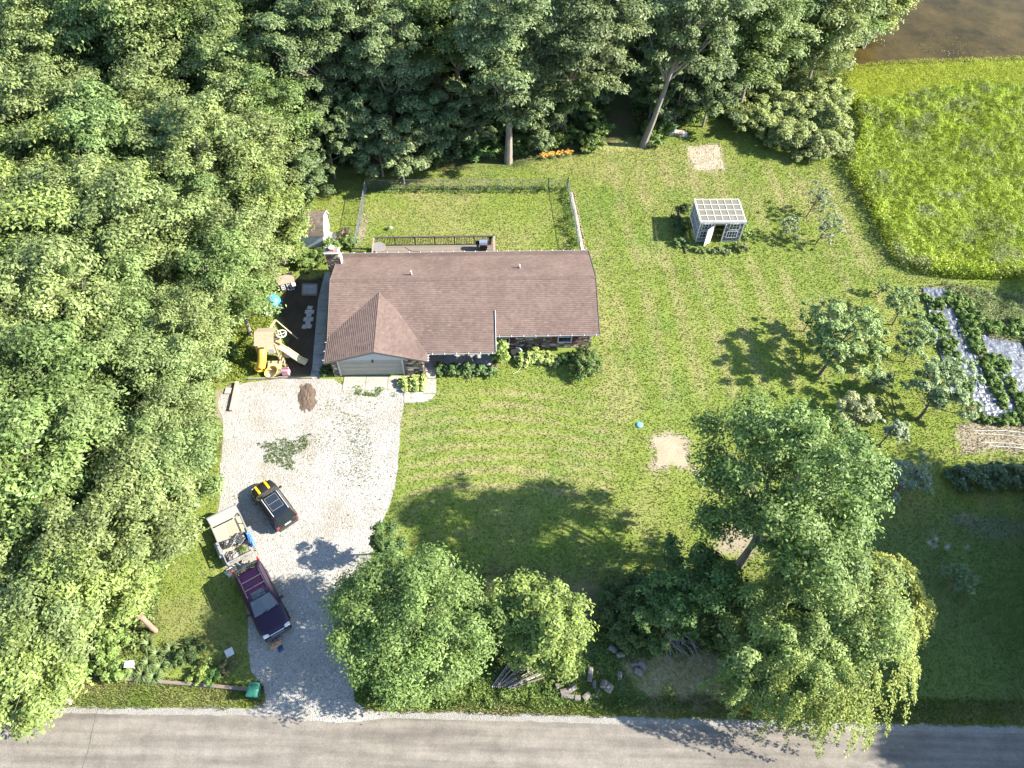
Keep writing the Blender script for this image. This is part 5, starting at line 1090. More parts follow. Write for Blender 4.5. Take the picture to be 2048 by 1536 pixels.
# vines and weeds on the fence foot
blobs('fence_weeds', 5200, [tuple(fB+np.array([0, -.35])), tuple(fC+np.array([0, -.3])), tuple(fD+np.array([0, -.3])), tuple(fD+np.array([0, .3])), tuple(fB+np.array([0, .45]))], lambda x, y: np.array([.10, .15, .04])*(.6+.8*fbm(x, y, .8, 290)[..., None]), .15, rg, [], lambda x, y: .08+.75*sm(.48, .75, fbm(x, y, .9, 291)), up=.5, edge=-.2)
blobs('fence_weeds', 2600, [tuple(fD+np.array([-.7, 0])), tuple(fE+np.array([-.75, 0])), tuple(fE+np.array([-.02, 0])), tuple(fD+np.array([-.02, 0]))], lambda x, y: np.array([.085, .14, .035])*np.ones((len(x), 1)), .15, rg, [], lambda x, y: .05+.8*sm(.45, .75, fbm(x, y, .8, 292)), up=.5, edge=-.1)
# boards and bricks laid along the outside of the right-hand fence
plk = mat('old_board', (.28, .245, .19), .9, var=.15, scale=3, objrand=.12)
a = np.array(P(1143, 385)[:2]); b = np.array(P(1166, 501)[:2]); bp = empty('ground_boards', 'line of pale boards lying on the grass outside the right yard fence', 'boards', (a[0], a[1], 0), math.atan2(b[1]-a[1], b[0]-a[0])); L = np.linalg.norm(b-a)
for k in range(5): MB().box(((k+.5)*L/5, RNG.normal(0, .03), .03), (L/5-.03, .30, .05), rz=RNG.normal(0, .008)).build('board', plk, bp)
rr_ = RNG
for k in range(22): 
    o = MB().box(((k+.5)*L/22, .27+rr_.normal(0, .03), .04), (.2, .1, .07), rz=rr_.normal(0, .3)).build('brick', mat('old_brick', (.24, .17, .12), .9), bp)
# rock ball in the yard
t = mound('garden_stone', P(781, 456), .22, .18, .2, mat('stone_pale', (.33, .30, .27), .9), label='small pale stone on the yard grass beyond the deck', category='stone')
shrub('yard_tuft', 'little dark weed tuft beside the pale yard stone', 775, 460, (.25,.2,.2), 5, 120, .1, ((.05,.09,.02),(.03,.06,.02)), 801, cat='plant')

# ---------------------------------------------------------------- barn-roofed shed
sx0, sy0 = P(655, 497)[:2]
SW, SL_, SWALL = 2.9, 3.5, 1.5     # gable width (y), length (x, to the left)
p1 = P(622, 500)[:2]
shed = empty('storage_shed', 'small white shed with a mossy brown barn roof, half under the trees', 'shed', (sx0-.15, sy0+.05, 0), .04)
shw = mat('shed_white', (.44, .45, .46), .6, var=.05, scale=2)
gp = [(0, 0), (SW, 0), (SW, SWALL), (SW-.5, SWALL+.75), (SW/2, SWALL+1.1), (.5, SWALL+.75), (0, SWALL)]
def gable(x0, x1, m, nm):
    mb = MB(); n = len(gp); vs = [(x0, y, z) for y, z in gp]+[(x1, y, z) for y, z in gp]
    mb.add(vs, [tuple(range(n-1, -1, -1)), tuple(range(n, 2*n))]+[(i, (i+1) % n, n+(i+1) % n, n+i) for i in range(n)]); return mb.build(nm, m, shed)
gable(-SL_, -.02, shw, 'wall')
moss = mat('mossy_shingle', attr=True, rough=.95, var=.3, scale=4, dirt=((.20, .19, .05), 1.5, .60, .8))
ro = MB(); rp = [(-.12, SWALL-.02), (.45, SWALL+.80), (SW/2, SWALL+1.18), (SW-.45, SWALL+.80), (SW+.12, SWALL-.02)]
for i in range(4):
    (ya, za), (yb, zb) = rp[i], rp[i+1]; L = math.hypot(yb-ya, zb-za); n_ = max(2, int(L/.15))
    for k in range(n_):
        t0, t1 = k/n_, (k+1)/n_
        for j in range(12):
            xa, xb = .1-(SL_+.2)*j/12, .1-(SL_+.2)*(j+1)/12; c = RNG.uniform(.75, 1.2); ro.color((.092*c, .07*c, .054*c)); nz_ = .018
            lo_, hi_ = (t0, t1) if i < 2 else (t1, t0)
            f_ = lambda t, h: (ya+(yb-ya)*t, za+(zb-za)*t+h)
            y0_, z0_ = f_(lo_, nz_+.012); y1_, z1_ = f_(hi_, .012)
            ro.add([(xa, y0_, z0_), (xb, y0_, z0_), (xb, y1_, z1_), (xa, y1_, z1_), (xa, y0_, z0_-.03), (xb, y0_, z0_-.03)], [(0, 1, 2, 3), (0, 4, 5, 1)])
rf = MB()
for i in range(4): (ya, za), (yb, zb) = rp[i], rp[i+1]; rf.bar((-SL_/2, ya, za), (-SL_/2, yb, zb), SL_+.2, .03, up=(0, 0, 1)) if False else rf.add([(.1, ya, za), (-SL_-.1, ya, za), (-SL_-.1, yb, zb), (.1, yb, zb), (.1, ya, za-.04), (-SL_-.1, ya, za-.04), (-SL_-.1, yb, zb-.04), (.1, yb, zb-.04)], [(0, 1, 2, 3), (7, 6, 5, 4), (0, 4, 5, 1), (2, 6, 7, 3), (0, 3, 7, 4), (1, 5, 6, 2)])
r_ = rf.build('roof', roofd, shed); ro.build('shingle', moss, r_, kind='stuff')
mb = MB(); mb.box((.01, SW/2-.4, .95), (.03, .76, 1.7)); mb.build('door', shw, shed); mb = MB(); mb.box((.01, SW/2+.4, .95), (.03, .76, 1.7)); mb.build('door', shw, shed)
mb = MB()
for i in range(4): (ya, za), (yb, zb) = rp[i], rp[i+1]; mb.bar((.12, ya, za-.05), (.12, yb, zb-.05), .1, .03, up=(1, 0, 0))
mb.build('barge_board', white, shed)
cpad = [tuple(P(u, v)[:2]) for u, v in ((657,464),(672,466),(675,473),(671,481),(658,484))]
MB().prism(cpad, .0, .06).build('shed_pad', concm, kind='structure')

# ---------------------------------------------------------------- greenhouse of old windows
gh = empty('greenhouse', 'white greenhouse built of old window sashes with a clear panelled roof', 'greenhouse', (16.62, 52.95, 0), .045)
GW, GD, GHf, GHb = 4.0, 3.15, 2.42, 2.25
wht = mat('old_white_paint', (.44, .43, .41), .7, var=.12, scale=4, dirt=((.30, .27, .22), 4, .58, .6)); grayw = mat('grey_board', (.17, .15, .13), .85, var=.2, scale=3, objrand=.25)
poly = bpy.data.materials.new('roof_panel_clear'); t, o = nodes(poly); a1 = t.nodes.new('ShaderNodeBsdfPrincipled'); a1.inputs['Base Color'].default_value = (.23, .215, .18, 1); a1.inputs['Roughness'].default_value = .35
a2 = t.nodes.new('ShaderNodeBsdfTransparent'); a2.inputs[0].default_value = (.85, .85, .8, 1); mx = t.nodes.new('ShaderNodeMixShader'); mx.inputs[0].default_value = .55; lk(t, a1.outputs[0], mx.inputs[1]); lk(t, a2.outputs[0], mx.inputs[2]); lk(t, mx.outputs[0], o.inputs[0])
for x in (0, GW):
    for y in (0, GD): MB().box((x, y, (GHf if y == 0 else GHb)/2), (.1, .1, GHf if y == 0 else GHb)).build('corner_post', wht, gh)
rt = bpy.data.objects.new('roof', None); COL.objects.link(rt); rt.parent = gh
sl_ = math.atan2(GHb-GHf, GD)
pan = MB().box((0, 0, 0), (GW/6-.05, GD/4-.03, .012)).mesh('roof_panel', poly)
for i in range(6):
    for j in range(4):
        o = link('roof_panel', pan, rt); y = (j+.5)*GD/4; o.location = ((i+.5)*GW/6, y, GHf+(GHb-GHf)*y/GD+.08); o.rotation_euler = (sl_, 0, 0)
rb_ = mat('cream_rafter', (.46, .43, .35), .6)
for i in range(7): MB().bar((GW*i/6, -.12, GHf+.085), (GW*i/6, GD+.12, GHb+.085), .045, .07).build('rafter', rb_, rt)
for j in range(5): y = GD*j/4; MB().box((GW/2, y, GHf+(GHb-GHf)*y/GD+.115), (GW+.16, .05, .03)).build('roof_batten', rb_, rt)
MB().box((GW/2, -.14, GHf+.03), (GW+.2, .05, .2)).build('fascia', wht, gh); MB().box((-.10, GD/2, GHf-.07), (.04, GD+.2, .14), rot=Matrix.Rotation(sl_, 3, 'X')).build('fascia', wht, gh); MB().box((GW+.10, GD/2, GHf-.07), (.04, GD+.2, .14), rot=Matrix.Rotation(sl_, 3, 'X')).build('fascia', wht, gh)
def sash(x, y, z, w_, h, nx_, nz_, side=0, lab=None):
    s = bpy.data.objects.new('window', None); COL.objects.link(s); s.parent = gh
    s.location = (x, y, z); s.rotation_euler = (0, 0, side)
    m = MB()
    for k in (-1, 1): m.box((k*(w_/2-.03), 0, 0), (.07, .05, h)); m.box((0, 0, k*(h/2-.03)), (w_-.14, .05, .07))
    for i in range(1, nx_): m.box((-w_/2+w_*i/nx_, -.005, 0), (.035, .035, h-.12))
    for i in range(1, nz_): m.box((0, .005, -h/2+h*i/nz_), (w_-.12, .03, .035))
    m.build('window_frame', wht, s)
    pm = MB().box((0, .01, 0), (w_/nx_-.03, .008, h/nz_-.03)).mesh('pane', glass)
    for i in range(nx_):
        for j in range(nz_):
            o = link('pane', pm, s); o.location = (-w_/2+w_*(i+.5)/nx_, .01, -h/2+h*(j+.5)/nz_)
# front wall boards and sashes
for k in range(17):
    z = .08+k*.135
    for x0, x1 in ((.05, 1.35), (2.35, GW-.05)):
        MB().box(((x0+x1)/2, .03, z), (x1-x0, .03, .085 if k % 3 else .11)).build('wall_board', grayw if k % 4 else wht, gh)
for x0, x1 in ((1.35, 2.35),): MB().box(((x0+x1)/2, .03, 2.15), (x1-x0, .04, .28)).build('wall_board', grayw, gh)
sash(.62, -.03, 1.85, .9, .75, 3, 2); sash(.62, -.03, .95, .9, .8, 3, 2); sash(3.2, -.03, 1.85, .95, .75, 3, 2); sash(3.15, -.03, .95, 1.0, .8, 4, 2)
for k in range(4):
    y = .4+k*.78
    sash(-.02, y, 1.75, .74, .8, 2, 3, -math.pi/2); sash(-.02, y, .85, .74, .85, 2, 3, -math.pi/2)
    sash(GW+.02, y, 1.75, .74, .8, 2, 3, math.pi/2); sash(GW+.02, y, .85, .74, .85, 2, 3, math.pi/2)
for z in (.2, 1.3, 2.18): MB().box((0.0, GD/2, z), (.05, GD-.1, .12)).build('side_rail', wht, gh); MB().box((GW, GD/2, z), (.05, GD-.1, .12)).build('side_rail', wht, gh)
MB().box((GW/2, GD, 1.1), (GW-.1, .04, 2.2)).build('back_wall', grayw, gh)
MB().box((1.33, 0, 1.05), (.08, .12, 2.1)).build('door_post', wht, gh); MB().box((2.37, 0, 1.05), (.08, .12, 2.1)).build('door_post', wht, gh)
dr = bpy.data.objects.new('door', None); COL.objects.link(dr); dr.parent = gh; dr.location = (1.3, -.06, 0); dr.rotation_euler = (0, 0, -2.45)
m = MB()
for k in (.04, .82): m.box((k, 0, 1.0), (.1, .045, 1.95))
for z in (.12, .7, 1.9): m.box((.43, 0, z), (.7, .045, .16))
m.build('door_frame', wht, dr); MB().box((.43, 0, .41), (.7, .02, .5)).build('door_panel', wht, dr)
MB().box((.43, 0, 1.3), (.68, .01, 1.1)).build('pane', mat('pale_pane', (.30, .31, .31), .15, spec=.6), dr)
m = MB()
for i in (1, 2): m.box((.09+.68*i/3, -.008, 1.3), (.03, .03, 1.1))
for j in (1, 2, 3): m.box((.43, .008, .78+1.1*j/4), (.68, .03, .03))
m.build('muntin', wht, dr)
# bench and pots inside, seen through the roof and door
t = empty('potting_bench', 'wooden potting bench inside the greenhouse, seen through the door', 'bench', (18.9, 55.2, 0), .045)
for k in range(4): MB().box((0, -.3+.2*k, .8), (2.6, .18, .035)).build('board', plk, t)
for sx in (-1.2, 1.2):
    for sy in (-.3, .3): MB().box((sx, sy, .4), (.08, .08, .78)).build('leg', plk, t)
for k in range(7):
    x, y = 17.2+k*.45, 54.8+.3*(k % 3); z = 0
    if k in (2, 3, 4, 5): x, y, z = 18.0+.4*(k-2), 55.2, .82
    pp = empty('flower_pot', f'small pot {["on the floor by the left wall", "on the floor, second from the left wall", "at the left end of the bench", "second on the bench", "third on the bench", "at the right end of the bench", "on the floor by the right wall"][k]} inside the greenhouse', 'pot', (x, y, z), 0, f'pots {"on the bench" if z else "on the floor"} in the greenhouse')
    MB().lathe([(.09, 0), (.13, .22), (.11, .22)], n=10).build('pot', mat('pot_mixed', (.30, .16, .10), .8), pp)
    V, F, cc = fill([(np.array([0, 0, .32]), .16)], 60, .11, ((.10, .17, .04), (.06, .10, .03)), np.random.default_rng(k)); link('foliage', npmesh('foliage', V, F, LM, cc), pp)
for k, (u, v, R, pal, wh) in enumerate(((1355,455,(.8,1.5,.8),((.05,.085,.03),(.03,.055,.02)),'dark bushy growth along the shaded left wall of the greenhouse'), (1362,490,(.7,.6,.55),((.12,.17,.06),(.08,.13,.04)),'pale leafy plants at the front left corner of the greenhouse'), (1400,502,(.9,.4,.35),((.14,.18,.06),(.07,.12,.04)),'low flower border before the greenhouse door'), (1440,505,(1.0,.45,.35),((.17,.18,.10),(.08,.12,.04)),'low border of mixed plants right of the greenhouse door'), (1480,498,(.9,.7,.5),((.16,.16,.06),(.10,.13,.04)),'dry reddish-green border plants at the greenhouse front right corner'), (1490,468,(.5,1.2,.5),((.15,.20,.05),(.10,.15,.035)),'bright plants along the right wall of the greenhouse'), (1372,420,(.5,.6,.6),((.05,.09,.03),(.035,.06,.02)),'dark plant at the back left corner of the greenhouse'))):
    shrub('border_plant', wh, u, v, R, 18, 1500, .13, pal, 820+k, 'plant', rz=0)
ed = P(1357,418)[:2]; ee = P(1371,508)[:2]
mb = MB(); mb.bar((*ed, .06), (*ee, .06), .06, .16); tag(mb.build('border_edging', mat('edging_dark', (.05, .045, .04), .8)), 'thin dark edging strip left of the greenhouse bed', 'edging')
# ---------------------------------------------------------------- vehicles
def paint(name, col, rough=.25, coat=.4): return mat(name, col, rough, spec=.35, var=.03, scale=1.5, coat=coat)
cglass = mat('car_glass', (.012, .016, .018), .04, spec=.9, var=0)
rub = mat('tyre_rubber', (.015, .015, .015), .8); alloy = mat('alloy_rim', (.25, .25, .26), .35, metal=.8); plas = mat('black_plastic', (.018, .018, .018), .5); chrome = mat('chrome_trim', (.62, .62, .62), .2, metal=.9)
lens = mat('lamp_lens', (.55, .55, .50), .12, spec=.8); redl = mat('tail_lens', (.30, .015, .012), .15, spec=.8); plate = mat('number_plate', (.6, .6, .58), .4)
def subsurf(o, n=1): m = o.modifiers.new('s', 'SUBSURF'); m.levels = n; m.render_levels = n; return o
def wheels(par, xs, tw, r, w_=.22):
    ty = MB().lathe([(r*.62, -w_/2), (r*.95, -w_/2), (r, -w_*.3), (r, w_*.3), (r*.95, w_/2), (r*.62, w_/2)], n=24).mesh('tyre', rub)
    m = MB(); m.lathe([(r*.64, -w_*.42), (r*.64, w_*.36), (r*.58, w_*.30), (r*.15, w_*.30)], n=20)
    for k in range(5): a = k*1.2566; m.bar((0, 0, w_*.36), (r*.6*math.cos(a), r*.6*math.sin(a), w_*.36), .06, .03)
    rm = m.mesh('rim', alloy)
    for x in xs:
        for s in (-1, 1):
            w0 = bpy.data.objects.new('wheel', None); COL.objects.link(w0); w0.parent = par; w0.location = (x, s*tw, r); w0.rotation_euler = (s*-math.pi/2, 0, 0)
            link('tyre', ty, w0); link('rim', rm, w0)
def loft_body(par, st, m, name='body'):
    vs = []; fs = []; prof = lambda hw, zl, zs, zt: [(0, zl), (hw*.80, zl), (hw*.97, zl+.10), (hw, zl+.45*(zs-zl)), (hw*.985, zs-.10), (hw*.91, zs-.01), (hw*.55, zt), (0, zt+.012)]
    n = 14
    for x, hw, zl, zs, zt in st:
        p = prof(hw, zl, zs, zt); ring = p+[(-y, z) for y, z in p[-2:0:-1]]; vs += [(x, y, z) for y, z in ring]
    for i in range(len(st)-1):
        for k in range(n): fs.append((i*n+k, i*n+(k+1) % n, (i+1)*n+(k+1) % n, (i+1)*n+k))
    fs.append(tuple(range(n-1, -1, -1))); fs.append(tuple(range((len(st)-1)*n, len(st)*n)))
    o = subsurf(MB().add(vs, fs).build(name, m, par, smooth=True), 2); return o
def cabin(par, m, xf0, xf1, xr1, xr0, wb, wt, zb, zt, nside, roofm=None):
    """glasshouse: painted frame, windscreen, rear window, side windows and roof"""
    B = [(xf0, wb*.93), (xf0-.25, wb), (xr0+.12, wb), (xr0, wb*.93)]; T = [(xf1, wt*.90), (xf1-.15, wt), (xr1+.1, wt), (xr1, wt*.92)]
    vs = []
    for pts, z in ((B, zb), (T, zt-.03)): vs += [(x, y, z) for x, y in pts]+[(x, -y, z) for x, y in pts[::-1]]
    fs = [tuple(range(8, 16)), tuple(range(7, -1, -1))]+[(i, 8+i, 8+(i+1) % 8, (i+1) % 8) for i in range(8)]
    MB().add(vs, fs).build('window_frame', m, par)
    def pane(a, b, c, d, nm, off, ins=.06, lift=0):
        a, b, c, d = map(Vector, (a, b, c, d)); nrm = (b-a).cross(d-a).normalized()*off; ce = (a+b+c+d)/4
        q = [p+(ce-p).normalized()*ins*(p-ce).length**.5*.9+nrm for p in (a, b, c, d)]
        mid1 = (q[0]+q[1])/2+nrm*lift; mid2 = (q[2]+q[3])/2+nrm*lift
        MB().add([tuple(q[0]), tuple(mid1), tuple(q[1]), tuple(q[2]), tuple(mid2), tuple(q[3])], [(0, 1, 4, 5), (1, 2, 3, 4)]).build(nm, cglass, par)
    pane((xf0+.02, -wb*.93, zb), (xf0+.02, wb*.93, zb), (xf1, wt*.9, zt-.03), (xf1, -wt*.9, zt-.03), 'windscreen', .012, lift=3)
    pane((xr0-.02, wb*.93, zb), (xr0-.02, -wb*.93, zb), (xr1, -wt*.92, zt-.03), (xr1, wt*.92, zt-.03), 'rear_window', .012, lift=2)
    for s in (1, -1):
        for k in range(nside):
            t0, t1 = k/nside+.008, (k+1)/nside-.008
            f = lambda a, b, t: a+(b-a)*t
            x0b, x1b = f(xf0-.35, xr0+.15, t0), f(xf0-.35, xr0+.15, t1); x0t, x1t = f(xf1-.17, xr1+.1, t0), f(xf1-.17, xr1+.1, t1)
            a, b, c, d = (x0b, s*wb, zb+.02), (x1b, s*wb, zb+.02), (x1t, s*wt, zt-.05), (x0t, s*wt, zt-.05)
            if s > 0: pane(b, a, d, c, 'side_window', .008, .05)
            else: pane(a, b, c, d, 'side_window', .008, .05)
    R0 = [(xf1+.02, wt*.80), (xf1-.12, wt*.96), (xr1+.12, wt*.96), (xr1-.02, wt*.82)]
    vs = []
    for sc, z in ((1.0, zt-.045), (1.01, zt-.02), (.93, zt+.012), (.6, zt+.03)):
        cx = (xf1+xr1)/2; vs += [(cx+(x-cx)*(sc if sc > .9 else sc+.1), y*sc, z) for x, y in R0]+[(cx+(x-cx)*(sc if sc > .9 else sc+.1), -y*sc, z) for x, y in R0[::-1]]
    fs = [tuple(range(7, -1, -1)), tuple(range(24, 32))]
    for l in range(3): fs += [(l*8+i, l*8+(i+1) % 8, (l+1)*8+(i+1) % 8, (l+1)*8+i) for i in range(8)]
    fs = [f[::-1] for f in fs]; me = MB().add(vs, fs).mesh('roof', roofm or m); me.flip_normals(); return subsurf(link('roof', me, par), 1)
def mirror(par, x, y, z, m):
    for s in (1, -1): MB().box((x, s*y, z), (.13, .22, .15), bev=.03).box((x+.02, s*(y-.13), z-.04), (.05, .12, .04)).build('wing_mirror', m, par)
# black small car with yellow bonnet stripes
f0 = P(517, 966, .75); r0_ = P(576, 1046, .9); hd = math.atan2(f0[1]-r0_[1], f0[0]-r0_[0]); L = math.hypot(f0[1]-r0_[1], f0[0]-r0_[0]); cxy = (f0+r0_)/2
car = empty('parked_car', 'black hatchback with two yellow bonnet stripes parked askew on the white gravel', 'car', (cxy[0], cxy[1], .015), hd); car.scale = (L/4.15,)*3
pb = paint('black_brown_paint', (.014, .011, .009), .18)
loft_body(car, [(-2.06,.62,.38,.86,.90),(-2.0,.80,.26,.93,.98),(-1.75,.88,.22,.98,1.03),(-1.1,.91,.22,1.0,1.05),(0,.91,.22,.99,1.02),(.75,.90,.22,.97,1.02),(1.15,.89,.22,.92,.99),(1.6,.86,.24,.86,.93),(1.92,.76,.28,.76,.84),(2.06,.56,.34,.62,.70)], pb)
cabin(car, pb, .98, .28, -1.62, -1.98, .80, .63, 1.0, 1.53, 3, paint('roof_dark_paint', (.008, .010, .014), .12))
hb = lambda x: .95+(1.0-.86)*(1.15-x)/.9*.0+(.075 if x < 1.2 else .0)
for s in (1, -1):
    m = MB(); prx = [1.05, 1.2, 1.4, 1.6, 1.75, 1.88]; z_ = [1.015, .998, .972, .943, .905, .868]
    for i in range(5): m.quad((prx[i], s*.36-.075, z_[i]), (prx[i+1], s*.36-.075, z_[i+1]), (prx[i+1], s*.36+.075, z_[i+1]), (prx[i], s*.36+.075, z_[i]))
    m.build('bonnet_stripe', paint('yellow_stripe', (.62, .40, .012), .35, 0), car)
wheels(car, (-1.28, 1.28), .80, .32)
mirror(car, .62, 1.0, 1.06, pb)
for s in (1, -1):
    MB().tube([(.25, s*.56, 1.56), (.15, s*.57, 1.605), (-1.35, s*.57, 1.60), (-1.45, s*.56, 1.55)], .022, 6).build('roof_rail', mat('satin_rail', (.40, .40, .41), .4), car)
    subsurf(MB().lathe([(.01, 0), (.13, 0), (.12, .04), (.01, .06)], (0, 0, 0), 12).build('headlight', lens, car)).matrix_local = Matrix.Translation((1.86, s*.58, .74)) @ Matrix.Rotation(1.1, 4, 'Y')
    MB().box((-1.99, s*.72, .86), (.10, .17, .24), bev=.03).build('tail_light', redl, car)
m = MB()
for (xa, xb) in ((.12, -.44), (-.47, -1.03)): m.box(((xa+xb)/2, 0, 1.572), (xa-xb, .80, .012), bev=.004)
m.build('sunroof', cglass, car)
fr_ = MB()
for y in (-.42, .42): fr_.box((-.455, y, 1.575), (1.18, .02, .014))
for x in (.13, -.455, -1.04): fr_.box((x, 0, 1.575), (.02, .82, .014))
fr_.build('sunroof_trim', mat('trim_grey', (.16, .16, .16), .4), car)
MB().box((-2.05, 0, .84), (.02, .46, .11)).build('number_plate', plate, car); MB().box((-1.93, 0, .46), (.30, 1.5, .26), bev=.06).build('rear_bumper', plas, car)
MB().tube([(-1.35, 0, 1.56), (-1.46, 0, 1.68)], .012, 5).build('aerial', plas, car)
for s in (-.32, .3): MB().bar((1.0, s, 1.02), (.86, s+.42, 1.10), .025, .02).build('wiper', plas, car)
# purple estate / off-roader
f0 = P(557, 1267, .72); r0_ = P(491, 1131, .95); hd2 = math.atan2(f0[1]-r0_[1], f0[0]-r0_[0]); L = math.hypot(f0[1]-r0_[1], f0[0]-r0_[0]); cxy = (f0+r0_)/2
suv = empty('parked_suv', 'dark purple off-road estate with a roof rack and amber-grey headlights, nose towards the road', 'suv', (cxy[0], cxy[1], .015), hd2); suv.scale = (L/4.85,)*3
pp_ = paint('purple_paint', (.013, .003, .017), .32, 0)
loft_body(suv, [(-2.40,.70,.50,.92,.96),(-2.36,.86,.34,1.02,1.06),(-2.0,.92,.28,1.06,1.10),(-1.0,.94,.28,1.06,1.09),(0,.94,.28,1.05,1.08),(.8,.94,.28,1.04,1.09),(1.15,.93,.28,1.02,1.08),(1.7,.91,.30,.98,1.05),(2.18,.86,.34,.92,.99),(2.36,.76,.42,.82,.88),(2.42,.66,.50,.70,.74)], pp_)
cabin(suv, pp_, 1.02, .30, -1.55, -2.28, .84, .68, 1.06, 1.74, 3)
wheels(suv, (-1.42, 1.46), .82, .37, .25); mirror(suv, .72, 1.05, 1.16, pp_)
rk = mat('rack_grey', (.03, .03, .035), .5)
for s in (1, -1):
    MB().tube([(.05, s*.60, 1.76), (-.05, s*.61, 1.83), (-1.32, s*.61, 1.83), (-1.42, s*.60, 1.76)], .022, 6).build('roof_rail', rk, suv)
    MB().box((2.28, s*.64, .84), (.20, .34, .15), bev=.03).build('headlight', lens, suv)
    MB().box((-2.36, s*.80, .98), (.10, .13, .42), bev=.02).build('tail_light', redl, suv)
for x in (-.38, -.92): MB().box((x, 0, 1.845), (.06, 1.2, .035)).build('rack_bar', rk, suv)
m = MB()
for k in range(9): m.box((-.78, -.44+.11*k, 1.776), (1.2, .018, .014))
m.build('roof_rib', pp_, suv)
MB().box((.08, 0, 1.772), (.42, .78, .014), bev=.004).build('sunroof', cglass, suv)
g_ = MB(); g_.box((2.42, 0, .93), (.05, .86, .035)).box((2.46, 0, .78), (.05, .80, .03)); g_.build('grille_trim', chrome, suv); MB().box((2.40, 0, .85), (.08, .80, .12)).build('grille', plas, suv)
MB().box((2.36, 0, .52), (.26, 1.64, .22), bev=.08).build('front_bumper', plas, suv); MB().box((-2.42, 0, .55), (.22, 1.66, .20), bev=.06).build('rear_bumper', mat('maroon_bumper', (.085, .025, .03), .5), suv)
MB().box((-2.43, 0, .86), (.02, .34, .13)).build('number_plate', plate, suv)
MB().box((.95, .30, 1.115), (.22, .28, .02), bev=.008).build('bonnet_scoop', plas, suv)
for s in (-.4, .3): MB().bar((1.12, s, 1.10), (.98, s+.48, 1.19), .028, .02).build('wiper', plas, suv)
# trailer
q = [P(423.7,1053.8,.75), P(479.3,1028,.75), P(513,1100,.75), P(454.7,1129.4,.75)]
rear = (q[0]+q[1])/2; frt = (q[2]+q[3])/2; TL = np.linalg.norm(frt-rear); TW = (np.linalg.norm(q[0]-q[1])+np.linalg.norm(q[2]-q[3]))/2; ht = math.atan2(frt[1]-rear[1], frt[0]-rear[0])
tc_ = (frt+rear)/2
tr = empty('utility_trailer', 'white and grey utility trailer with a plank deck, hitched to the purple car', 'trailer', (tc_[0], tc_[1], .015), ht)
tw = mat('trailer_white', (.19, .185, .175), .45, var=.05); tg = mat('trailer_steel', (.20, .20, .20), .5, metal=.3); tp = mat('trailer_plank', (.28, .235, .16), .8, var=.18, scale=4, stretch=(.4, 4, 1), objrand=.10)
pl2 = MB().box((0, 0, 0), (TL-.1, TW/9-.012, .04)).mesh('plank', tp)
for k in range(9): o = link('plank', pl2, tr); o.location = (0, -TW/2+(k+.5)*TW/9, .56)
for s in (1, -1):
    MB().box((0, s*TW/2, .92), (TL, .06, .06)).box((0, s*TW/2, .56), (TL, .06, .14)).build('side_rail', tw, tr)
    for k in range(5): MB().box((-TL/2+.03+k*(TL-.06)/4, s*TW/2, .74), (.05, .05, .32)).build('rail_post', tw, tr)
    m = MB(); m.box((.15, s*(TW/2+.16), .72), (.95, .26, .03)).bar((.62, s*(TW/2+.16), .72), (.78, s*(TW/2+.16), .45), .26, .03).bar((-.32, s*(TW/2+.16), .72), (-.48, s*(TW/2+.16), .45), .26, .03); m.build('mudguard', tw, tr)
MB().box((TL/2, 0, .92), (.06, TW+.06, .06)).box((TL/2, 0, .56), (.06, TW, .14)).build('front_rail', tw, tr)
rp_ = bpy.data.objects.new('ramp', None); COL.objects.link(rp_); rp_.parent = tr; rp_.location = (-TL/2-.05, 0, .6); rp_.rotation_euler = (0, -.32, 0)
m = MB(); m.box((-.0, 0, .45), (.05, TW, .86)); m.build('ramp_panel', tw, rp_)
m = MB()
for s in (1, -1): m.box((-.02, s*TW/2, .45), (.07, .06, .95))
for k in range(3): m.box((-.03, 0, .02+.44*k), (.07, TW, .05))
m.build('ramp_frame', tg, rp_)
wheels(tr, (.15,), TW/2+.16, .32, .2)
MB().bar((TL/2, .5, .5), (TL/2+.85, 0, .5), .07, .1).bar((TL/2, -.5, .5), (TL/2+.85, 0, .5), .07, .1).box((TL/2+.9, 0, .52), (.25, .1, .1)).build('drawbar', tg, tr)
def tw_pt(x, y, z): c, s = math.cos(ht), math.sin(ht); return (tc_[0]+c*x-s*y, tc_[1]+s*x+c*y, z)
def cloth(name, label, cat, c, rx, ry, h, m, rz, seed, fold=5.0, n=34):
    t_ = np.linspace(-1, 1, n); X, Y = np.meshgrid(t_, t_); r = (np.abs(X)**3+np.abs(Y)**3)**(1/3)
    f1 = fbm(X*2+seed, Y*2, .55, seed); f2 = np.abs(vn(X*fold+seed, Y*fold*.4+X*2, 1.0, seed+1)-.5)*2; f3 = np.abs(vn(X*fold*.5, Y*fold+X*3, 1.0, seed+3)-.5)*2
    Z = h*np.clip(1.05-r**4, 0.02, 1)*(.35+.55*f1+.35*f2*f3+.22*f2)
    k = 1+.18*(vn(np.arctan2(Y, X)*2, X*0, .5, seed)-.5)
    V = np.stack([X*rx*k, Y*ry*k, Z], -1).reshape(-1, 3); ii = np.arange(n*n).reshape(n, n)
    F = np.stack([ii[:-1, :-1], ii[:-1, 1:], ii[1:, 1:], ii[1:, :-1]], -1).reshape(-1, 4)
    o = link(name, npmesh(name, V, F, m)); o.location = c; o.rotation_euler = (0, 0, rz); return tag(o, label, cat)
bp_ = mat('black_sheeting', (.035, .034, .032), .28, spec=.6, var=.3, scale=5); gp_ = mat('grey_bag', (.11, .10, .09), .5, var=.2); bt_ = mat('blue_tarp', (.035, .14, .42), .4, var=.2, scale=4)
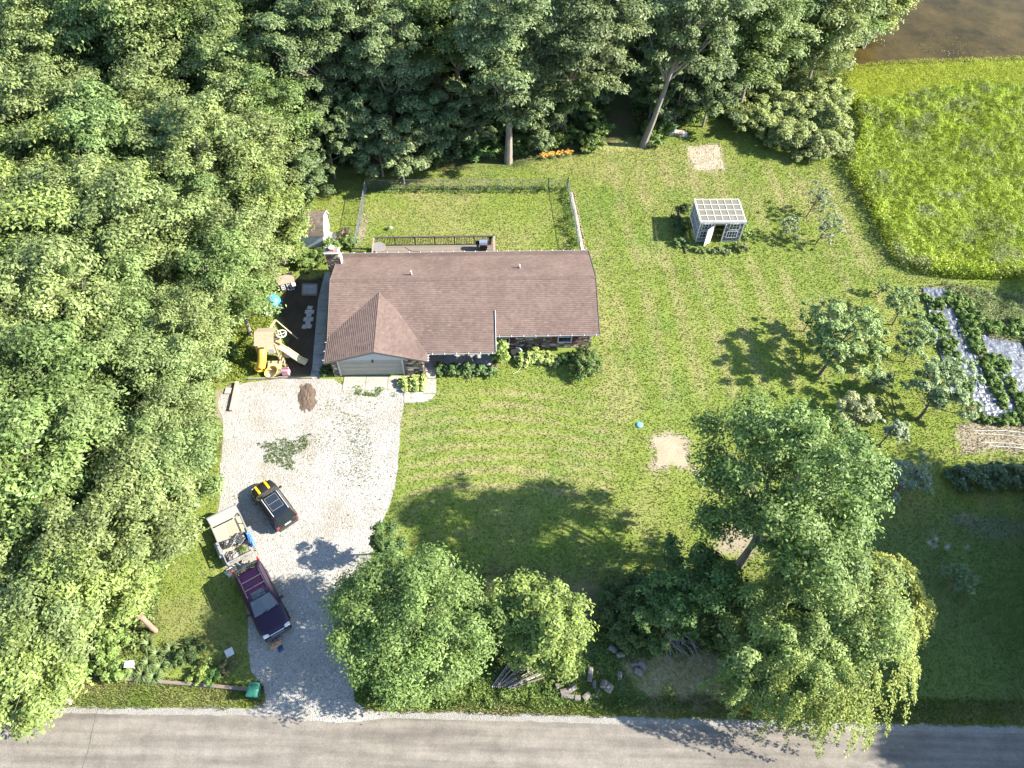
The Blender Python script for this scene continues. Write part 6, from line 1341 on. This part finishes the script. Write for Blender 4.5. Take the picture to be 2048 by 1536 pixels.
cloth('plastic_bundle', 'long bundle of shiny black plastic sheeting lying across the trailer deck', 'bundle', tw_pt(.12, -.38, .585), .32, TW*.31, .45, bp_, ht-.12, 5)
cloth('grey_bag', 'grey-brown canvas bag at the front left of the trailer', 'bag', tw_pt(TL/2-.42, -TW/2+.5, .585), .38, .42, .45, gp_, ht+.3, 8)
cloth('blue_tarp', 'bright blue tarp hanging over the driveway side of the trailer', 'tarp', tw_pt(.55, TW/2-.06, .62), .62, .16, .50, bt_, ht, 12, 8)
cloth('black_bag', 'pair of dark rubbish bags by the blue tarp on the trailer', 'bag', tw_pt(.1, TW/2-.52, .585), .36, .36, .42, bp_, ht, 15)
ch_ = MB()
for k in range(26):
    a = rg.uniform(0, 6.28); x, y = TL/2-.45+rg.normal(0, .24), .25+rg.normal(0, .28); z = .62+rg.random()*.28; l = rg.uniform(.15, .4)
    ch_.tube([(x-l*math.cos(a), y-l*math.sin(a), z), (x+l*math.cos(a), y+l*math.sin(a), z+rg.normal(0, .08))], .012, 4)
o = ch_.build('tangled_branches', mat('cut_twigs', (.20, .20, .13), .9), kind='stuff'); o.location = (tc_[0], tc_[1], 0); o.rotation_euler = (0, 0, ht)
V, F, cc = fill([(np.array([TL/2-.45, .25, .75]), .36)], 260, .12, ((.12, .15, .06), (.07, .09, .03)), np.random.default_rng(9)); o2 = link('cut_leaves', npmesh('cut_leaves', V, F, LM, cc), kind='stuff'); o2.location = o.location; o2.rotation_euler = o.rotation_euler
chr_ = empty('camp_chair', 'folded black camp chair with pale tubes among the trailer load', 'chair', tw_pt(.35, .28, .62), ht+.5)
tb = mat('pale_tube', (.35, .34, .32), .4, metal=.5)
for k in range(4): MB().tube([(-.38, -.24+.16*k, .18+.04*k), (.38, -.20+.13*k, .40)], .013, 5).build('frame_tube', tb, chr_)
for k in (-1, 1): MB().tube([(k*.3, -.3, .26), (k*.34, .3, .40)], .013, 5).build('frame_tube', tb, chr_)
MB().box((0, 0, .24), (.6, .4, .02), rot=Matrix.Rotation(.2, 3, 'Y')).build('seat', bp_, chr_)
o = MB().tube([tw_pt(TL/2-.55, -TW/2+.15, 1.0), tw_pt(.3, .1, 1.06)], .018, 6).build('metal_pole', tb); tag(o, 'thin pale pole laid over the black plastic bundle', 'pole')
# pale block at the hitch
bx = P(462, 1142)[:2]; cloth('sand_bag', 'cream coloured sack on the grass beside the trailer hitch', 'sack', (bx[0], bx[1], .02), .38, .30, .24, mat('cream_sack', (.42, .39, .30), .85, var=.15), .9, 20)
# rubbish in front of the purple car
c1 = P(551, 1289)[:2]; cloth('brown_cardboard', 'crumpled brown cardboard in front of the purple car', 'cardboard', (c1[0], c1[1], .02), .40, .26, .26, mat('cardboard', (.26, .155, .09), .85, var=.2), .5, 23)
c1 = P(555, 1280)[:2]; cloth('grey_rag', 'dark grey rag lying on the cardboard by the front bumper', 'rag', (c1[0], c1[1], .02), .24, .22, .28, mat('grey_rag', (.14, .12, .11), .8, var=.3), .2, 24)
c1 = P(561, 1297)[:2]; cloth('blue_cloth', 'folded dark blue cloth on the gravel before the purple car', 'cloth', (c1[0], c1[1], .02), .18, .22, .12, mat('navy_cloth', (.02, .035, .10), .7), .6, 25)
# ---------------------------------------------------------------- things at the entrance
pu = P(311, 1262)[:2]; pole = empty('utility_pole', 'weathered brown wooden utility pole rising out of the bushes', 'utility pole', (pu[0], pu[1], 0))
pm_ = mat('pole_wood', (.21, .135, .09), .85, var=.22, scale=4, stretch=(2, 2, .3), bump=.006)
MB().tube([(0, 0, -.2), (.0, .02, 2.6)], [.17, .155], 14).build('pole_shaft', pm_, pole)
m = MB(); m.lathe([(.175, .55), (.178, .56), (.178, .62), (.175, .63)], n=14); m.build('pole_band', tg, pole)
pb_ = P(276, 1330)[:2]; po = empty('post_box', 'white post box cap on a short post among the lily leaves', 'post box', (pb_[0]+.0, pb_[1]-.3, 0), .1)
MB().box((0, 0, .5), (.1, .1, 1.0)).build('post', rl, po); m = MB(); m.box((0, 0, 1.08), (.46, .34, .26), bev=.05); m.build('box_body', white, po); MB().box((0, 0, 1.225), (.52, .40, .03), bev=.01).build('lid', white, po)
wb_ = [tuple(P(u, v)[:2]) for u, v in ((449,1303),(465,1295),(470,1309),(455,1317))]
tag(MB().prism(wb_, .10, .13).build('white_board', white), 'square white board lying on the shaded grass left of the gravel', 'board')
for k, (a, b) in enumerate((((232,1358),(292,1362)), ((293,1363),(390,1370)), ((392,1370),(500,1380)))):
    A, B = P(*a)[:2], P(*b)[:2]; o = MB().bar((*A, .10), (*B, .10), .20, .20).build('edging_timber', mat('sleeper_wood', (.135, .105, .085), .9, var=.3, scale=4, stretch=(.3, 3, 3), bump=.01))
    tag(o, ['grey landscape timber above the road, left piece under the lilies', 'grey landscape timber above the road, middle piece', 'grey landscape timber above the road, right piece ending at the green bin'][k], 'timber', 'landscape timbers along the roadside bed')
gbx = P(514, 1388)[:2]; gb_ = empty('wheelie_bin', 'green wheelie bin at the mouth of the gravel drive', 'bin', (gbx[0], gbx[1], 0), -.05)
grn = mat('bin_green', (.012, .075, .05), .4, var=.08, spec=.5)
m = MB(); m.add([(-.24, -.28, .03), (.24, -.28, .03), (.24, .26, .03), (-.24, .26, .03), (-.30, -.36, .95), (.30, -.36, .95), (.30, .36, .95), (-.30, .36, .95)], [(3, 2, 1, 0), (4, 5, 6, 7), (0, 1, 5, 4), (1, 2, 6, 5), (2, 3, 7, 6), (3, 0, 4, 7)]); m.build('bin_body', grn, gb_)
V = []; F = []; nn = 9
for i in range(nn):
    for j in range(nn):
        x = -.33+.66*i/(nn-1); y = -.42+.84*j/(nn-1); V.append((x, y, 1.0+.06*(1-(x/.33)**4)*(1-(y/.42)**4)+.012*math.sin(y*18)))
for i in range(nn-1):
    for j in range(nn-1): F.append((i*nn+j, (i+1)*nn+j, (i+1)*nn+j+1, i*nn+j+1))
MB().add(V, F).build('lid', grn, gb_, smooth=True); MB().box((0, 0, .975), (.66, .84, .05), bev=.02).build('lid_rim', grn, gb_)
MB().tube([(-.22, .36, .95), (-.22, .50, .99), (.22, .50, .99), (.22, .36, .95)], .018, 6).build('handle', blk, gb_)
for s in (-1, 1): o = MB().tube([(s*.27, .33, .13), (s*.33, .33, .13)], .13, 14).build('wheel', rub, gb_)
# timber and plank at the top of the drive
A, B = P(475, 766)[:2], P(463, 823)[:2]; tag(MB().bar((*A, .12), (*B, .12), .22, .24).build('parking_timber', mat('reddish_timber', (.33, .215, .16), .85, var=.15, scale=3, stretch=(3, .4, 3))), 'reddish timber laid along the left edge of the gravel', 'timber')
A = P(463, 783)[:2]; tag(MB().box((A[0]-.25, A[1], .06), (.45, .55, .1)).build('concrete_block', concm), 'small flat concrete block left of the reddish timber', 'block')
for k, (a, b) in enumerate((((497,759),(556,757)), ((557,756),(625,757)))):
    A, B = P(*a)[:2], P(*b)[:2]; tag(MB().bar((*A, .08), (*B, .08), .10, .16).build('edging_board', rl), ['weathered board between the grass and the gravel, left piece', 'weathered board between the play area and the gravel, right piece'][k], 'board')
# blue disc, split logs
c1 = P(1279, 850); tag(MB().lathe([(.0, 0), (.27, 0), (.27, .05), (.22, .10), (.05, .12), (0, .12)], (c1[0], c1[1], .0), 22).build('plastic_disc', mat('light_blue_plastic', (.10, .30, .52), .4), None, True), 'round light blue plastic lid on the open lawn', 'lid')
logm = mat('log_bark', (.13, .112, .095), .95, var=.35, scale=6, bump=.02, bscale=12); endm = mat('log_end', (.24, .195, .14), .85, var=.2, scale=8)
LOGS = [((1128,1359),.35,1.3,'near the compact tree, small and upright-looking'),((1117,1372),.38,.4,'leftmost of the heap by the road'),((1130,1384),.6,.2,'in the roadside heap, lying under another'),((1143,1378),.5,.6,'on top of the roadside heap'),((1135,1393),.75,-.1,'at the bottom of the roadside heap'),((1155,1396),.35,0,'small, right of the roadside heap'),((1173,1394),.5,.7,'pale-faced, between the two heaps'),
        ((1180,1350),.85,1.45,'longest dark one, upright in view'),((1189,1370),.5,1.5,'slim grey, right of the longest'),((1194,1388),.5,1.1,'slim, below the slim grey one'),((1208,1371),.45,1.2,'pale, left of the fat round one'),((1217,1378),.5,1.0,'fat round one at the right of the heap'),((1239,1353),.5,1.5,'standing alone towards the right'),((1225,1300),.5,-.7,'left of three in the shade'),((1243,1294),.4,1,'back one of three in the shade'),((1240,1311),.5,.2,'front one of three in the shade'),((1268,1330),.45,.1,'left of the grey trio'),((1284,1333),.5,-.9,'right of the grey trio'),((1277,1345),.5,-.4,'front pale-faced of the grey trio'),((1107,1352),.25,1.2,'smallest, under the compact tree')]
for k, ((u, v), l, a, wh) in enumerate(LOGS):
    x, y = P(u, v)[:2]; r = RNG.uniform(.13, .2)*(1.25 if 'fat' in wh else .75 if 'slim' in wh or 'small' in wh else 1)
    lg = empty('split_log', f'cut log, {wh}', 'log', (x, y, r*.85), a, 'cut logs lying near the road'); m = MB(); ring = 12
    V = []; 
    for e in (-.5, .5):
        for q_ in range(ring): t_ = q_*6.283/ring; rr2 = r*(1+.16*math.sin(t_*3+k)+.08*math.sin(t_*5+k*2)); V.append((e*l, rr2*math.cos(t_), rr2*math.sin(t_)*.9))
    m.add(V, [(i, (i+1) % ring, ring+(i+1) % ring, ring+i) for i in range(ring)]); m.build('bark', logm, lg)
    for e, o_ in ((-.5, 0), (.5, ring)): MB().add([V[o_+i] for i in range(ring)], [tuple(range(ring)) if e > 0 else tuple(range(ring-1, -1, -1))]).build('cut_face', endm, lg)
pl = empty('pole_pile', 'fan of long grey poles piled between the two front trees', 'pile of poles', (*P(1003, 1352)[:2], 0), 0)
for k in range(11):
    a = 1.05-.07*k+RNG.normal(0, .03); x0 = -.55+.12*k; m = MB(); m.tube([(x0, -.7, .08+.05*(k % 3)), (x0+2.1*math.cos(a), -.7+2.1*math.sin(a)*.9, .22+.07*(k % 3))], [.07, .045], 7); m.build('wood_pole', logm if k % 3 else mat('split_pale', (.36, .30, .24), .9, var=.2), pl)
def brush(name, label, u, v, n, rx, ry, h, m, seed, lmin=.6, lmax=1.7, dirx=None):
    rb = np.random.default_rng(seed); x, y = P(u, v)[:2]; t = empty(name, label, 'brush pile', (x, y, 0), 0)
    for k in range(n):
        a = rb.uniform(0, 6.28) if dirx is None else dirx+rb.normal(0, .35); l = rb.uniform(lmin, lmax); px, py, pz = rb.normal(0, rx), rb.normal(0, ry), .05+h*rb.random()
        p0 = Vector((px, py, pz)); d = Vector((math.cos(a), math.sin(a), rb.normal(-.02, .12))); q1 = p0+d*l*.5+Vector((0, 0, .05)); q2 = p0+d*l+Vector((rb.normal(0, .12), rb.normal(0, .12), 0))
        for q in (q1, q2): q.z = max(.03, q.z)
        MB().tube([p0, q1, q2], [.03, .02, .008], 5).build('branch', m, t)
    return t
brush('brush_pile', 'grey heap of bare cut branches under the dark tree', 1345, 1275, 46, .8, .35, .6, mat('dead_wood', (.22, .195, .17), .9), 3, dirx=-.9)
brush('branch_heap', 'a few dead branches stacked behind the brick pile', 1352, 232, 10, .5, .3, .4, mat('dead_wood', (.2, .18, .15), .9), 4, dirx=.1)
# brick pile by the oaks
bpx = P(1357, 268)[:2]; bpile = empty('brick_pile', 'pile of pale and rusty blocks on the grass right of the leaning oak', 'brick pile', (bpx[0], bpx[1], 0), -.1)
bms = [mat('block_white', (.50, .47, .43), .85, var=.2), mat('block_rust', (.28, .17, .11), .9, var=.25), mat('block_grey', (.30, .27, .24), .9, var=.2)]
for k in range(34):
    lx = k % 7; ly = (k//7) % 3; lz = k//21; MB().box((-.9+.27*lx+RNG.normal(0, .03), -.35+.32*ly+RNG.normal(0, .04), .12+.22*lz), (.25, .28, .2), rz=RNG.normal(0, .15)).build('block', bms[[0, 1, 0, 2, 1][(k*7+lx) % 5]], bpile)
# pale poles / hoops on the bare soil, cross post, mulch
whp = mat('white_hoop', (.45, .45, .43), .5)
for k, (a, b, wh) in enumerate((((1945,862),(2075,868),'upper'), ((1955,868),(2085,880),'second'), ((1962,885),(2080,895),'third'), ((1975,892),(2090,905),'lowest'))):
    A, B = P(*a)[:2], P(*b)[:2]; mid = (A+B)/2; tag(MB().tube([(*A, .03), (mid[0], mid[1]+.12, .06), (*B, .03)], .022, 6).build('plastic_hoop', whp), f'long white plastic hoop lying on the bare soil, {wh} one', 'hoop', 'white hoops on the bare soil')
cp_ = P(1921, 1042)[:2]; cr_ = empty('marker_post', 'grey wooden stake leaning in the shaded soil bed', 'stake', (cp_[0], cp_[1], 0)); MB().bar((0, 0, 0), (-.10, .25, .9), .06, .04).build('stake_shaft', rl, cr_); MB().bar((-.32, .18, .55), (.22, .14, .62), .05, .03).build('stake_crossbar', rl, cr_)
mm_ = mat('mulch_film', (.075, .08, .09), .34, spec=.6, var=.4, scale=7, bump=.05, bscale=7, dirt=((.17, .175, .185), 3.2, .50, .9))
def film(label, pts, z=.05, seed=1):
    A = [P(u, v)[:2] for u, v in pts]; n1, n2 = 110, 26; V = []
    for i in range(n1):
        for j in range(n2):
            s, t = i/(n1-1), j/(n2-1); p = (A[0]*(1-t)+A[1]*t)*(1-s)+(A[3]*(1-t)+A[2]*t)*s
            e = .12*(fbm(p[0]*1., p[1]*1., .8, seed)-.5)*(1 if j in (0, n2-1) or i in (0, n1-1) else 0); V.append((p[0]+e, p[1]+e, z+.22*abs(vn(p[0]*1.8, p[1], .42, seed)-.5)+.16*abs(vn(p[0], p[1]*1.5, .21, seed+4)-.5)))
    V = np.array(V); ii = np.arange(n1*n2).reshape(n1, n2); F = np.stack([ii[:-1, :-1], ii[:-1, 1:], ii[1:, 1:], ii[1:, :-1]], -1).reshape(-1, 4)
    o = link('plastic_mulch', npmesh('plastic_mulch', V, F, mm_)); tag(o, label, 'plastic sheet', 'wrinkled plastic sheets on the crop beds')
film('wrinkled grey plastic sheet of the left crop bed', ((1843,576),(1888,578),(1962,805),(1905,800)), seed=3)
film('wrinkled grey plastic sheet of the right crop bed, brightest', ((1962,672),(2040,688),(2110,840),(2012,838)), seed=7)
film('short piece of plastic sheet at the near end of the crop beds', ((1948,770),(2012,760),(2020,842),(1962,842)), seed=9)
film('narrow plastic sheet between the two bushy crop rows', ((1885,580),(1905,582),(1985,800),(1962,800)), seed=12)
mkp = P(1732, 400)[:2]; mk = empty('meadow_stake', 'thin white-topped stake standing in the meadow edge', 'stake', (mkp[0], mkp[1], 0)); MB().tube([(0, 0, 0), (0, 0, 1.5)], .02, 6).build('stake_shaft', dk, mk); MB().lathe([(.01, 0), (.07, .04), (.07, .1), (.01, .14)], (0, 0, 1.45), 10).build('cap', white, mk)

# ---------------------------------------------------------------- play area
yel = mat('yellow_plastic', (.46, .30, .045), .4, var=.05, spec=.4); pyel = mat('faded_yellow_plastic', (.44, .37, .19), .45, var=.08); cedar = mat('cedar_wood', (.30, .22, .135), .8, var=.15, scale=3); tan = mat('tan_canopy', (.25, .205, .135), .8, var=.12)
tb_ = P(546, 713)[:2]; ps = empty('play_tower', 'wooden play tower with yellow tube slide, open slide, roof and swing beam', 'playset', (tb_[0], tb_[1], 0), .06)
for x in (-.75, .75):
    for y in (-.7, .7): MB().box((x, y, 1.25), (.1, .1, 2.5)).build('tower_post', cedar, ps)
for k in range(9): MB().box((-.68+.17*k, 0, 1.25), (.15, 1.5, .03)).build('floor_board', cedar, ps)
for s in (-1, 1):
    for k in range(8): MB().box((0, s*(.06+.115*k), 3.02-.075*k), (1.5, .13, .018), rot=Matrix.Rotation(-s*.58, 3, 'X')).build('roof_slat', tan, ps)
for k in range(6): MB().box((-.75, -.6+.24*k, 1.65), (.02, .12, .8)).build('rail_slat', cedar, ps)
for k in range(3): MB().box((0, .72, 1.45+.2*k), (1.5, .02, .10)).build('rail_slat', cedar, ps)
# tube slide bending to the front left then curling
m = MB(); m.tube([(-.35, -.6, 1.75), (-.33, -.85, 1.66), (-.36, -1.15, 1.35), (-.44, -1.4, 1.0), (-.55, -1.6, .7)], .34, 16, cap=False); m.build('tube_slide', yel, ps, True)
m = MB()
for i in range(9):
    a = -.3+i*.36; 
V = []; F = []; nu, nv = 10, 12
for i in range(nu):
    th = i/(nu-1)*math.pi/2*1.05
    for j in range(nv+1): ph = j/nv*2*math.pi; V.append((.62*math.sin(th)*math.cos(ph), .50*math.sin(th)*math.sin(ph), -.42*math.cos(th)+.42))
for i in range(nu-1):
    for j in range(nv): F.append((i*(nv+1)+j, i*(nv+1)+j+1, (i+1)*(nv+1)+j+1, (i+1)*(nv+1)+j))
for (x, y, z, s, nm) in ((-.72, -1.65, .40, .70, 'slide_bowl'), (.30, -1.75, .08, .92, 'slide_exit')):
    o = MB().add([(a*s, b*s, c*s) for a, b, c in V], F).build(nm, yel, ps, True); o.location = (x, y, z); o.rotation_euler = (.25, .3 if x < 0 else -.35, .4)
# open slide to the right, steering wheel, rope ladder rails
m = MB(); pts = [(.8, -.1, 1.3), (1.3, -.25, 1.05), (1.9, -.5, .62), (2.4, -.72, .30), (2.85, -.9, .22)]
for i in range(4):
    a, b = Vector(pts[i]), Vector(pts[i+1]); m.bar(a, b, .46, .03)
    d = (b-a).normalized(); q = Vector((0, 0, 1)).cross(d).normalized()*.25
    for s in (-1, 1): m.bar(a+q*s+Vector((0, 0, .07)), b+q*s+Vector((0, 0, .07)), .05, .16)
m.build('open_slide', pyel, ps)
m = MB(); R0 = .38; pts = [(1.0+R0*math.cos(t), .72+R0*math.sin(t), 1.95) for t in [k*6.283/16 for k in range(17)]]; m.tube(pts, .055, 8, cap=False)
for k in range(4): a = k*math.pi/2+.4; m.bar((1.0, .72, 1.95), (1.0+R0*math.cos(a), .72+R0*math.sin(a), 1.95), .05, .03)
m.build('lookout_wheel', mat('cream_plastic', (.50, .46, .36), .5), ps)
for y in (-.75, -1.1): MB().tube([(.8, .6+y*.1, 1.7), (1.15, y, .05)], .04, 6).build('ladder_rail', cedar, ps)
for k in range(4): MB().box((.87+.08*k, -.88, 1.3-.33*k), (.09, .4, .03)).build('ladder_rung', cedar, ps)
MB().box((.35, -.78, 1.65), (.5, .03, .55)).build('climbing_panel', white, ps); MB().box((.4, -1.2, .35), (1.1, .9, .05)).build('sand_seat', cedar, ps)
# swing beam to the back with A-frame and swings
be = P(551, 640, 2.15); q = local(ps) @ Vector(be)
MB().bar((-.05, .8, 2.1), (q.x, q.y, 2.15), .11, .14).build('swing_beam', cedar, ps)
for dx, dy in ((.95, -.1), (-.95, .15)): MB().bar((q.x, q.y, 2.15), (q.x+dx*1.4, q.y+dy*2, .0), .09, .09).build('frame_leg', cedar, ps)
for t in (.3, .62):
    bxp = Vector((-.05, .8, 2.1)).lerp(Vector((q.x, q.y, 2.15)), t); sw = bpy.data.objects.new('swing', None); COL.objects.link(sw); sw.parent = ps
    MB().box((bxp.x+.1, bxp.y, .5), (.2, .45, .03)).build('swing_seat', plas, sw)
    for s in (-.2, .2): MB().tube([(bxp.x, bxp.y+s, 2.05), (bxp.x+.1, bxp.y+s, .5)], .012, 5).build('swing_rope', white, sw)
# blue dome toy, pale board
db = P(549, 612)[:2]; blu = mat('blue_dome_plastic', (.045, .24, .50), .4, var=.06); dbo = empty('dome_climber', 'bright blue plastic dome beside the wooden swing beam', 'play dome', (db[0], db[1], 0))
MB().lathe([(.62, 0), (.66, .2), (.66, .55), (.60, .8), (.44, 1.0), (.22, 1.1), (.02, 1.13)], n=26).build('dome_shell', blu, dbo, True)
m = MB(); dkb = mat('dome_print', (.02, .07, .16), .5)
for k in range(9):
    a = 2.0+.28*(k % 3)+.0; z = .88+.09*(k//3); r = (.53, .45, .34)[k//3]; m.tube([(r*math.cos(a), r*math.sin(a), z+.02), (r*math.cos(a+.18), r*math.sin(a+.18), z+.05)], .025, 5)
m.build('dome_print', dkb, dbo)
bb = P(536, 627)[:2]; tag(MB().box((bb[0], bb[1], .35), (1.0, .75, .08), rot=Matrix.Rotation(.3, 3, 'X') @ Matrix.Rotation(-.35, 3, 'Z'), bev=.03).box((bb[0], bb[1], .17), (.5, .4, .34)).build('water_table', mat('beige_plastic', (.45, .41, .33), .5)), 'beige plastic play table between the blue dome and the swing beam', 'play table')
# playhouse
ph = P(577, 580)[:2]; pho = empty('playhouse', 'toy cottage with a tan roof, dark walls and white windows', 'playhouse', (ph[0], ph[1]+.05, 0), .42)
pw = mat('playhouse_wall', (.055, .04, .035), .6); pr_ = mat('playhouse_roof', (.20, .14, .105), .6, var=.1)
MB().box((0, .3, .55), (1.15, .95, 1.1)).build('wall', pw, pho)
m = MB(); m.add([(-.7, -.30, 1.05), (.7, -.30, 1.05), (.7, .3, 1.5), (-.7, .3, 1.5), (.7, .9, 1.05), (-.7, .9, 1.05)], [(0, 1, 2, 3), (3, 2, 4, 5), (0, 3, 5), (1, 4, 2), (0, 5, 4, 1)]); m.build('roof', pr_, pho)
for x, w0 in ((-.38, .26), (.22, .5)):
    f_ = bpy.data.objects.new('window', None); COL.objects.link(f_); f_.parent = pho; m = MB(); h0 = .5 if w0 < .4 else .85; zc = .62 if w0 < .4 else .52
    for s in (-1, 1): m.box((x+s*w0/2, -.2, zc), (.06, .05, h0)); m.box((x, -.2, zc+s*h0/2), (w0, .05, .06))
    m.box((x, -.2, zc), (.04, .04, h0)); m.box((x, -.205, zc+.0), (w0, .04, .04)); m.box((x, -.205, zc+h0/4), (w0, .04, .04)) if w0 > .4 else None
    m.build('window_frame', white, f_)
MB().box((.5, -.3, .75), (.35, .3, .3), bev=.05).build('play_kitchen_shelf', mat('cream_plastic', (.5, .46, .36), .5), pho)
# sandbox frame, stepping slabs, pink toy slide
sb = [tuple(P(u, v)[:2]) for u, v in ((606,571),(635,571),(634,591),(605,591))]; sbo = empty('sandbox', 'square wooden sandbox covered with a grey sheet beside the side path', 'sandbox', (*np.mean(sb, 0), 0))
cx_, cy_ = np.mean(sb, 0)
for i in range(4): a, b = sb[i], sb[(i+1) % 4]; MB().bar((a[0]-cx_, a[1]-cy_, .1), (b[0]-cx_, b[1]-cy_, .1), .09, .2).build('frame_board', rl, sbo)
MB().prism([((x-cx_)*.9, (y-cy_)*.9) for x, y in sb], .06, .14).build('cover_sheet', mat('grey_sheet', (.22, .23, .25), .6, var=.3, scale=3, bump=.03, bscale=6), sbo)
slb = mat('paver', (.34, .32, .285), .9, var=.15, objrand=.1)
for k, (u, v, w0, wh) in enumerate(((620,616,.42,'farthest single'), (615,624,.4,'left of the second row'), (624,624,.34,'right of the second row'), (618,631,.42,'third row'), (612,639,.38,'left of the fourth row'), (622,639,.38,'right of the fourth row'), (616,646,.42,'fifth row'), (609,654,.40,'left of the nearest row'), (619,653,.38,'right of the nearest row'))):
    x, y = P(u, v)[:2]; tag(MB().box((x, y, .03), (w0, .40, .06), rz=RNG.normal(0, .06)).build('stepping_stone', slb), f'pale square paver on the dark soil, {wh}', 'paver', 'pavers on the play area soil')
pk = P(574, 750)[:2]; pko = empty('toy_slide', 'small faded pink and grey toddler slide on the soil by the gravel', 'toy slide', (pk[0], pk[1], 0), .05)
MB().box((0, 0, .35), (.6, .5, .3), bev=.05).box((0, -.2, .62), (.5, .08, .3), bev=.03).box((0, .2, .62), (.5, .08, .3), bev=.03).build('slide_tower', mat('pink_plastic', (.42, .20, .24), .5, var=.08), pko)
m = MB(); pts = [(-.3, 0, .5), (-.8, -.05, .25), (-1.3, -.12, .10), (-1.55, -.15, .09)]
for i in range(3): m.bar(pts[i], pts[i+1], .38, .04)
m.build('slide_chute', mat('faded_grey_plastic', (.34, .33, .30), .6), pko)
MB().box((.05, 0, .1), (.5, .42, .2)).build('base', mat('faded_grey_plastic'), pko)
# house-side objects: bent pale tub behind the hostas, hose loop
tu = P(1024, 716)[:2]; t = empty('garden_tub', 'grey upturned tub leaning by the stone wall behind the hostas', 'tub', (tu[0]+.3, tu[1]+.35, 0), .3)
m = MB(); m.lathe([(.48, 0), (.50, .25), (.42, .42), (.38, .42)], n=20); m.build('tub_body', plas, t); MB().tube([(.1, .42, .40), (.38, .25, .42), (.50, -.05, .36)], [.07, .09, .06], 8).build('tub_rim', white, t)
mb = MB(); hp = [P(u, v)[:2] for u, v in ((1046,722),(1042,735),(1036,743),(1025,749))]; mb.tube([(*p, .05) for p in hp], .022, 6); tag(mb.build('water_hose', mat('pale_hose', (.25, .32, .16), .6)), 'pale green garden hose curving out of the hostas onto the lawn', 'hose')
mb = MB(); mb.box((*HW(-2.3, -4.7), .145), (.9, .5, .03), rz=HYAW); tag(mb.build('door_mat', mat('mat_red', (.12, .035, .025), .9)), 'dark red mat on the porch beside the garage wall', 'mat')
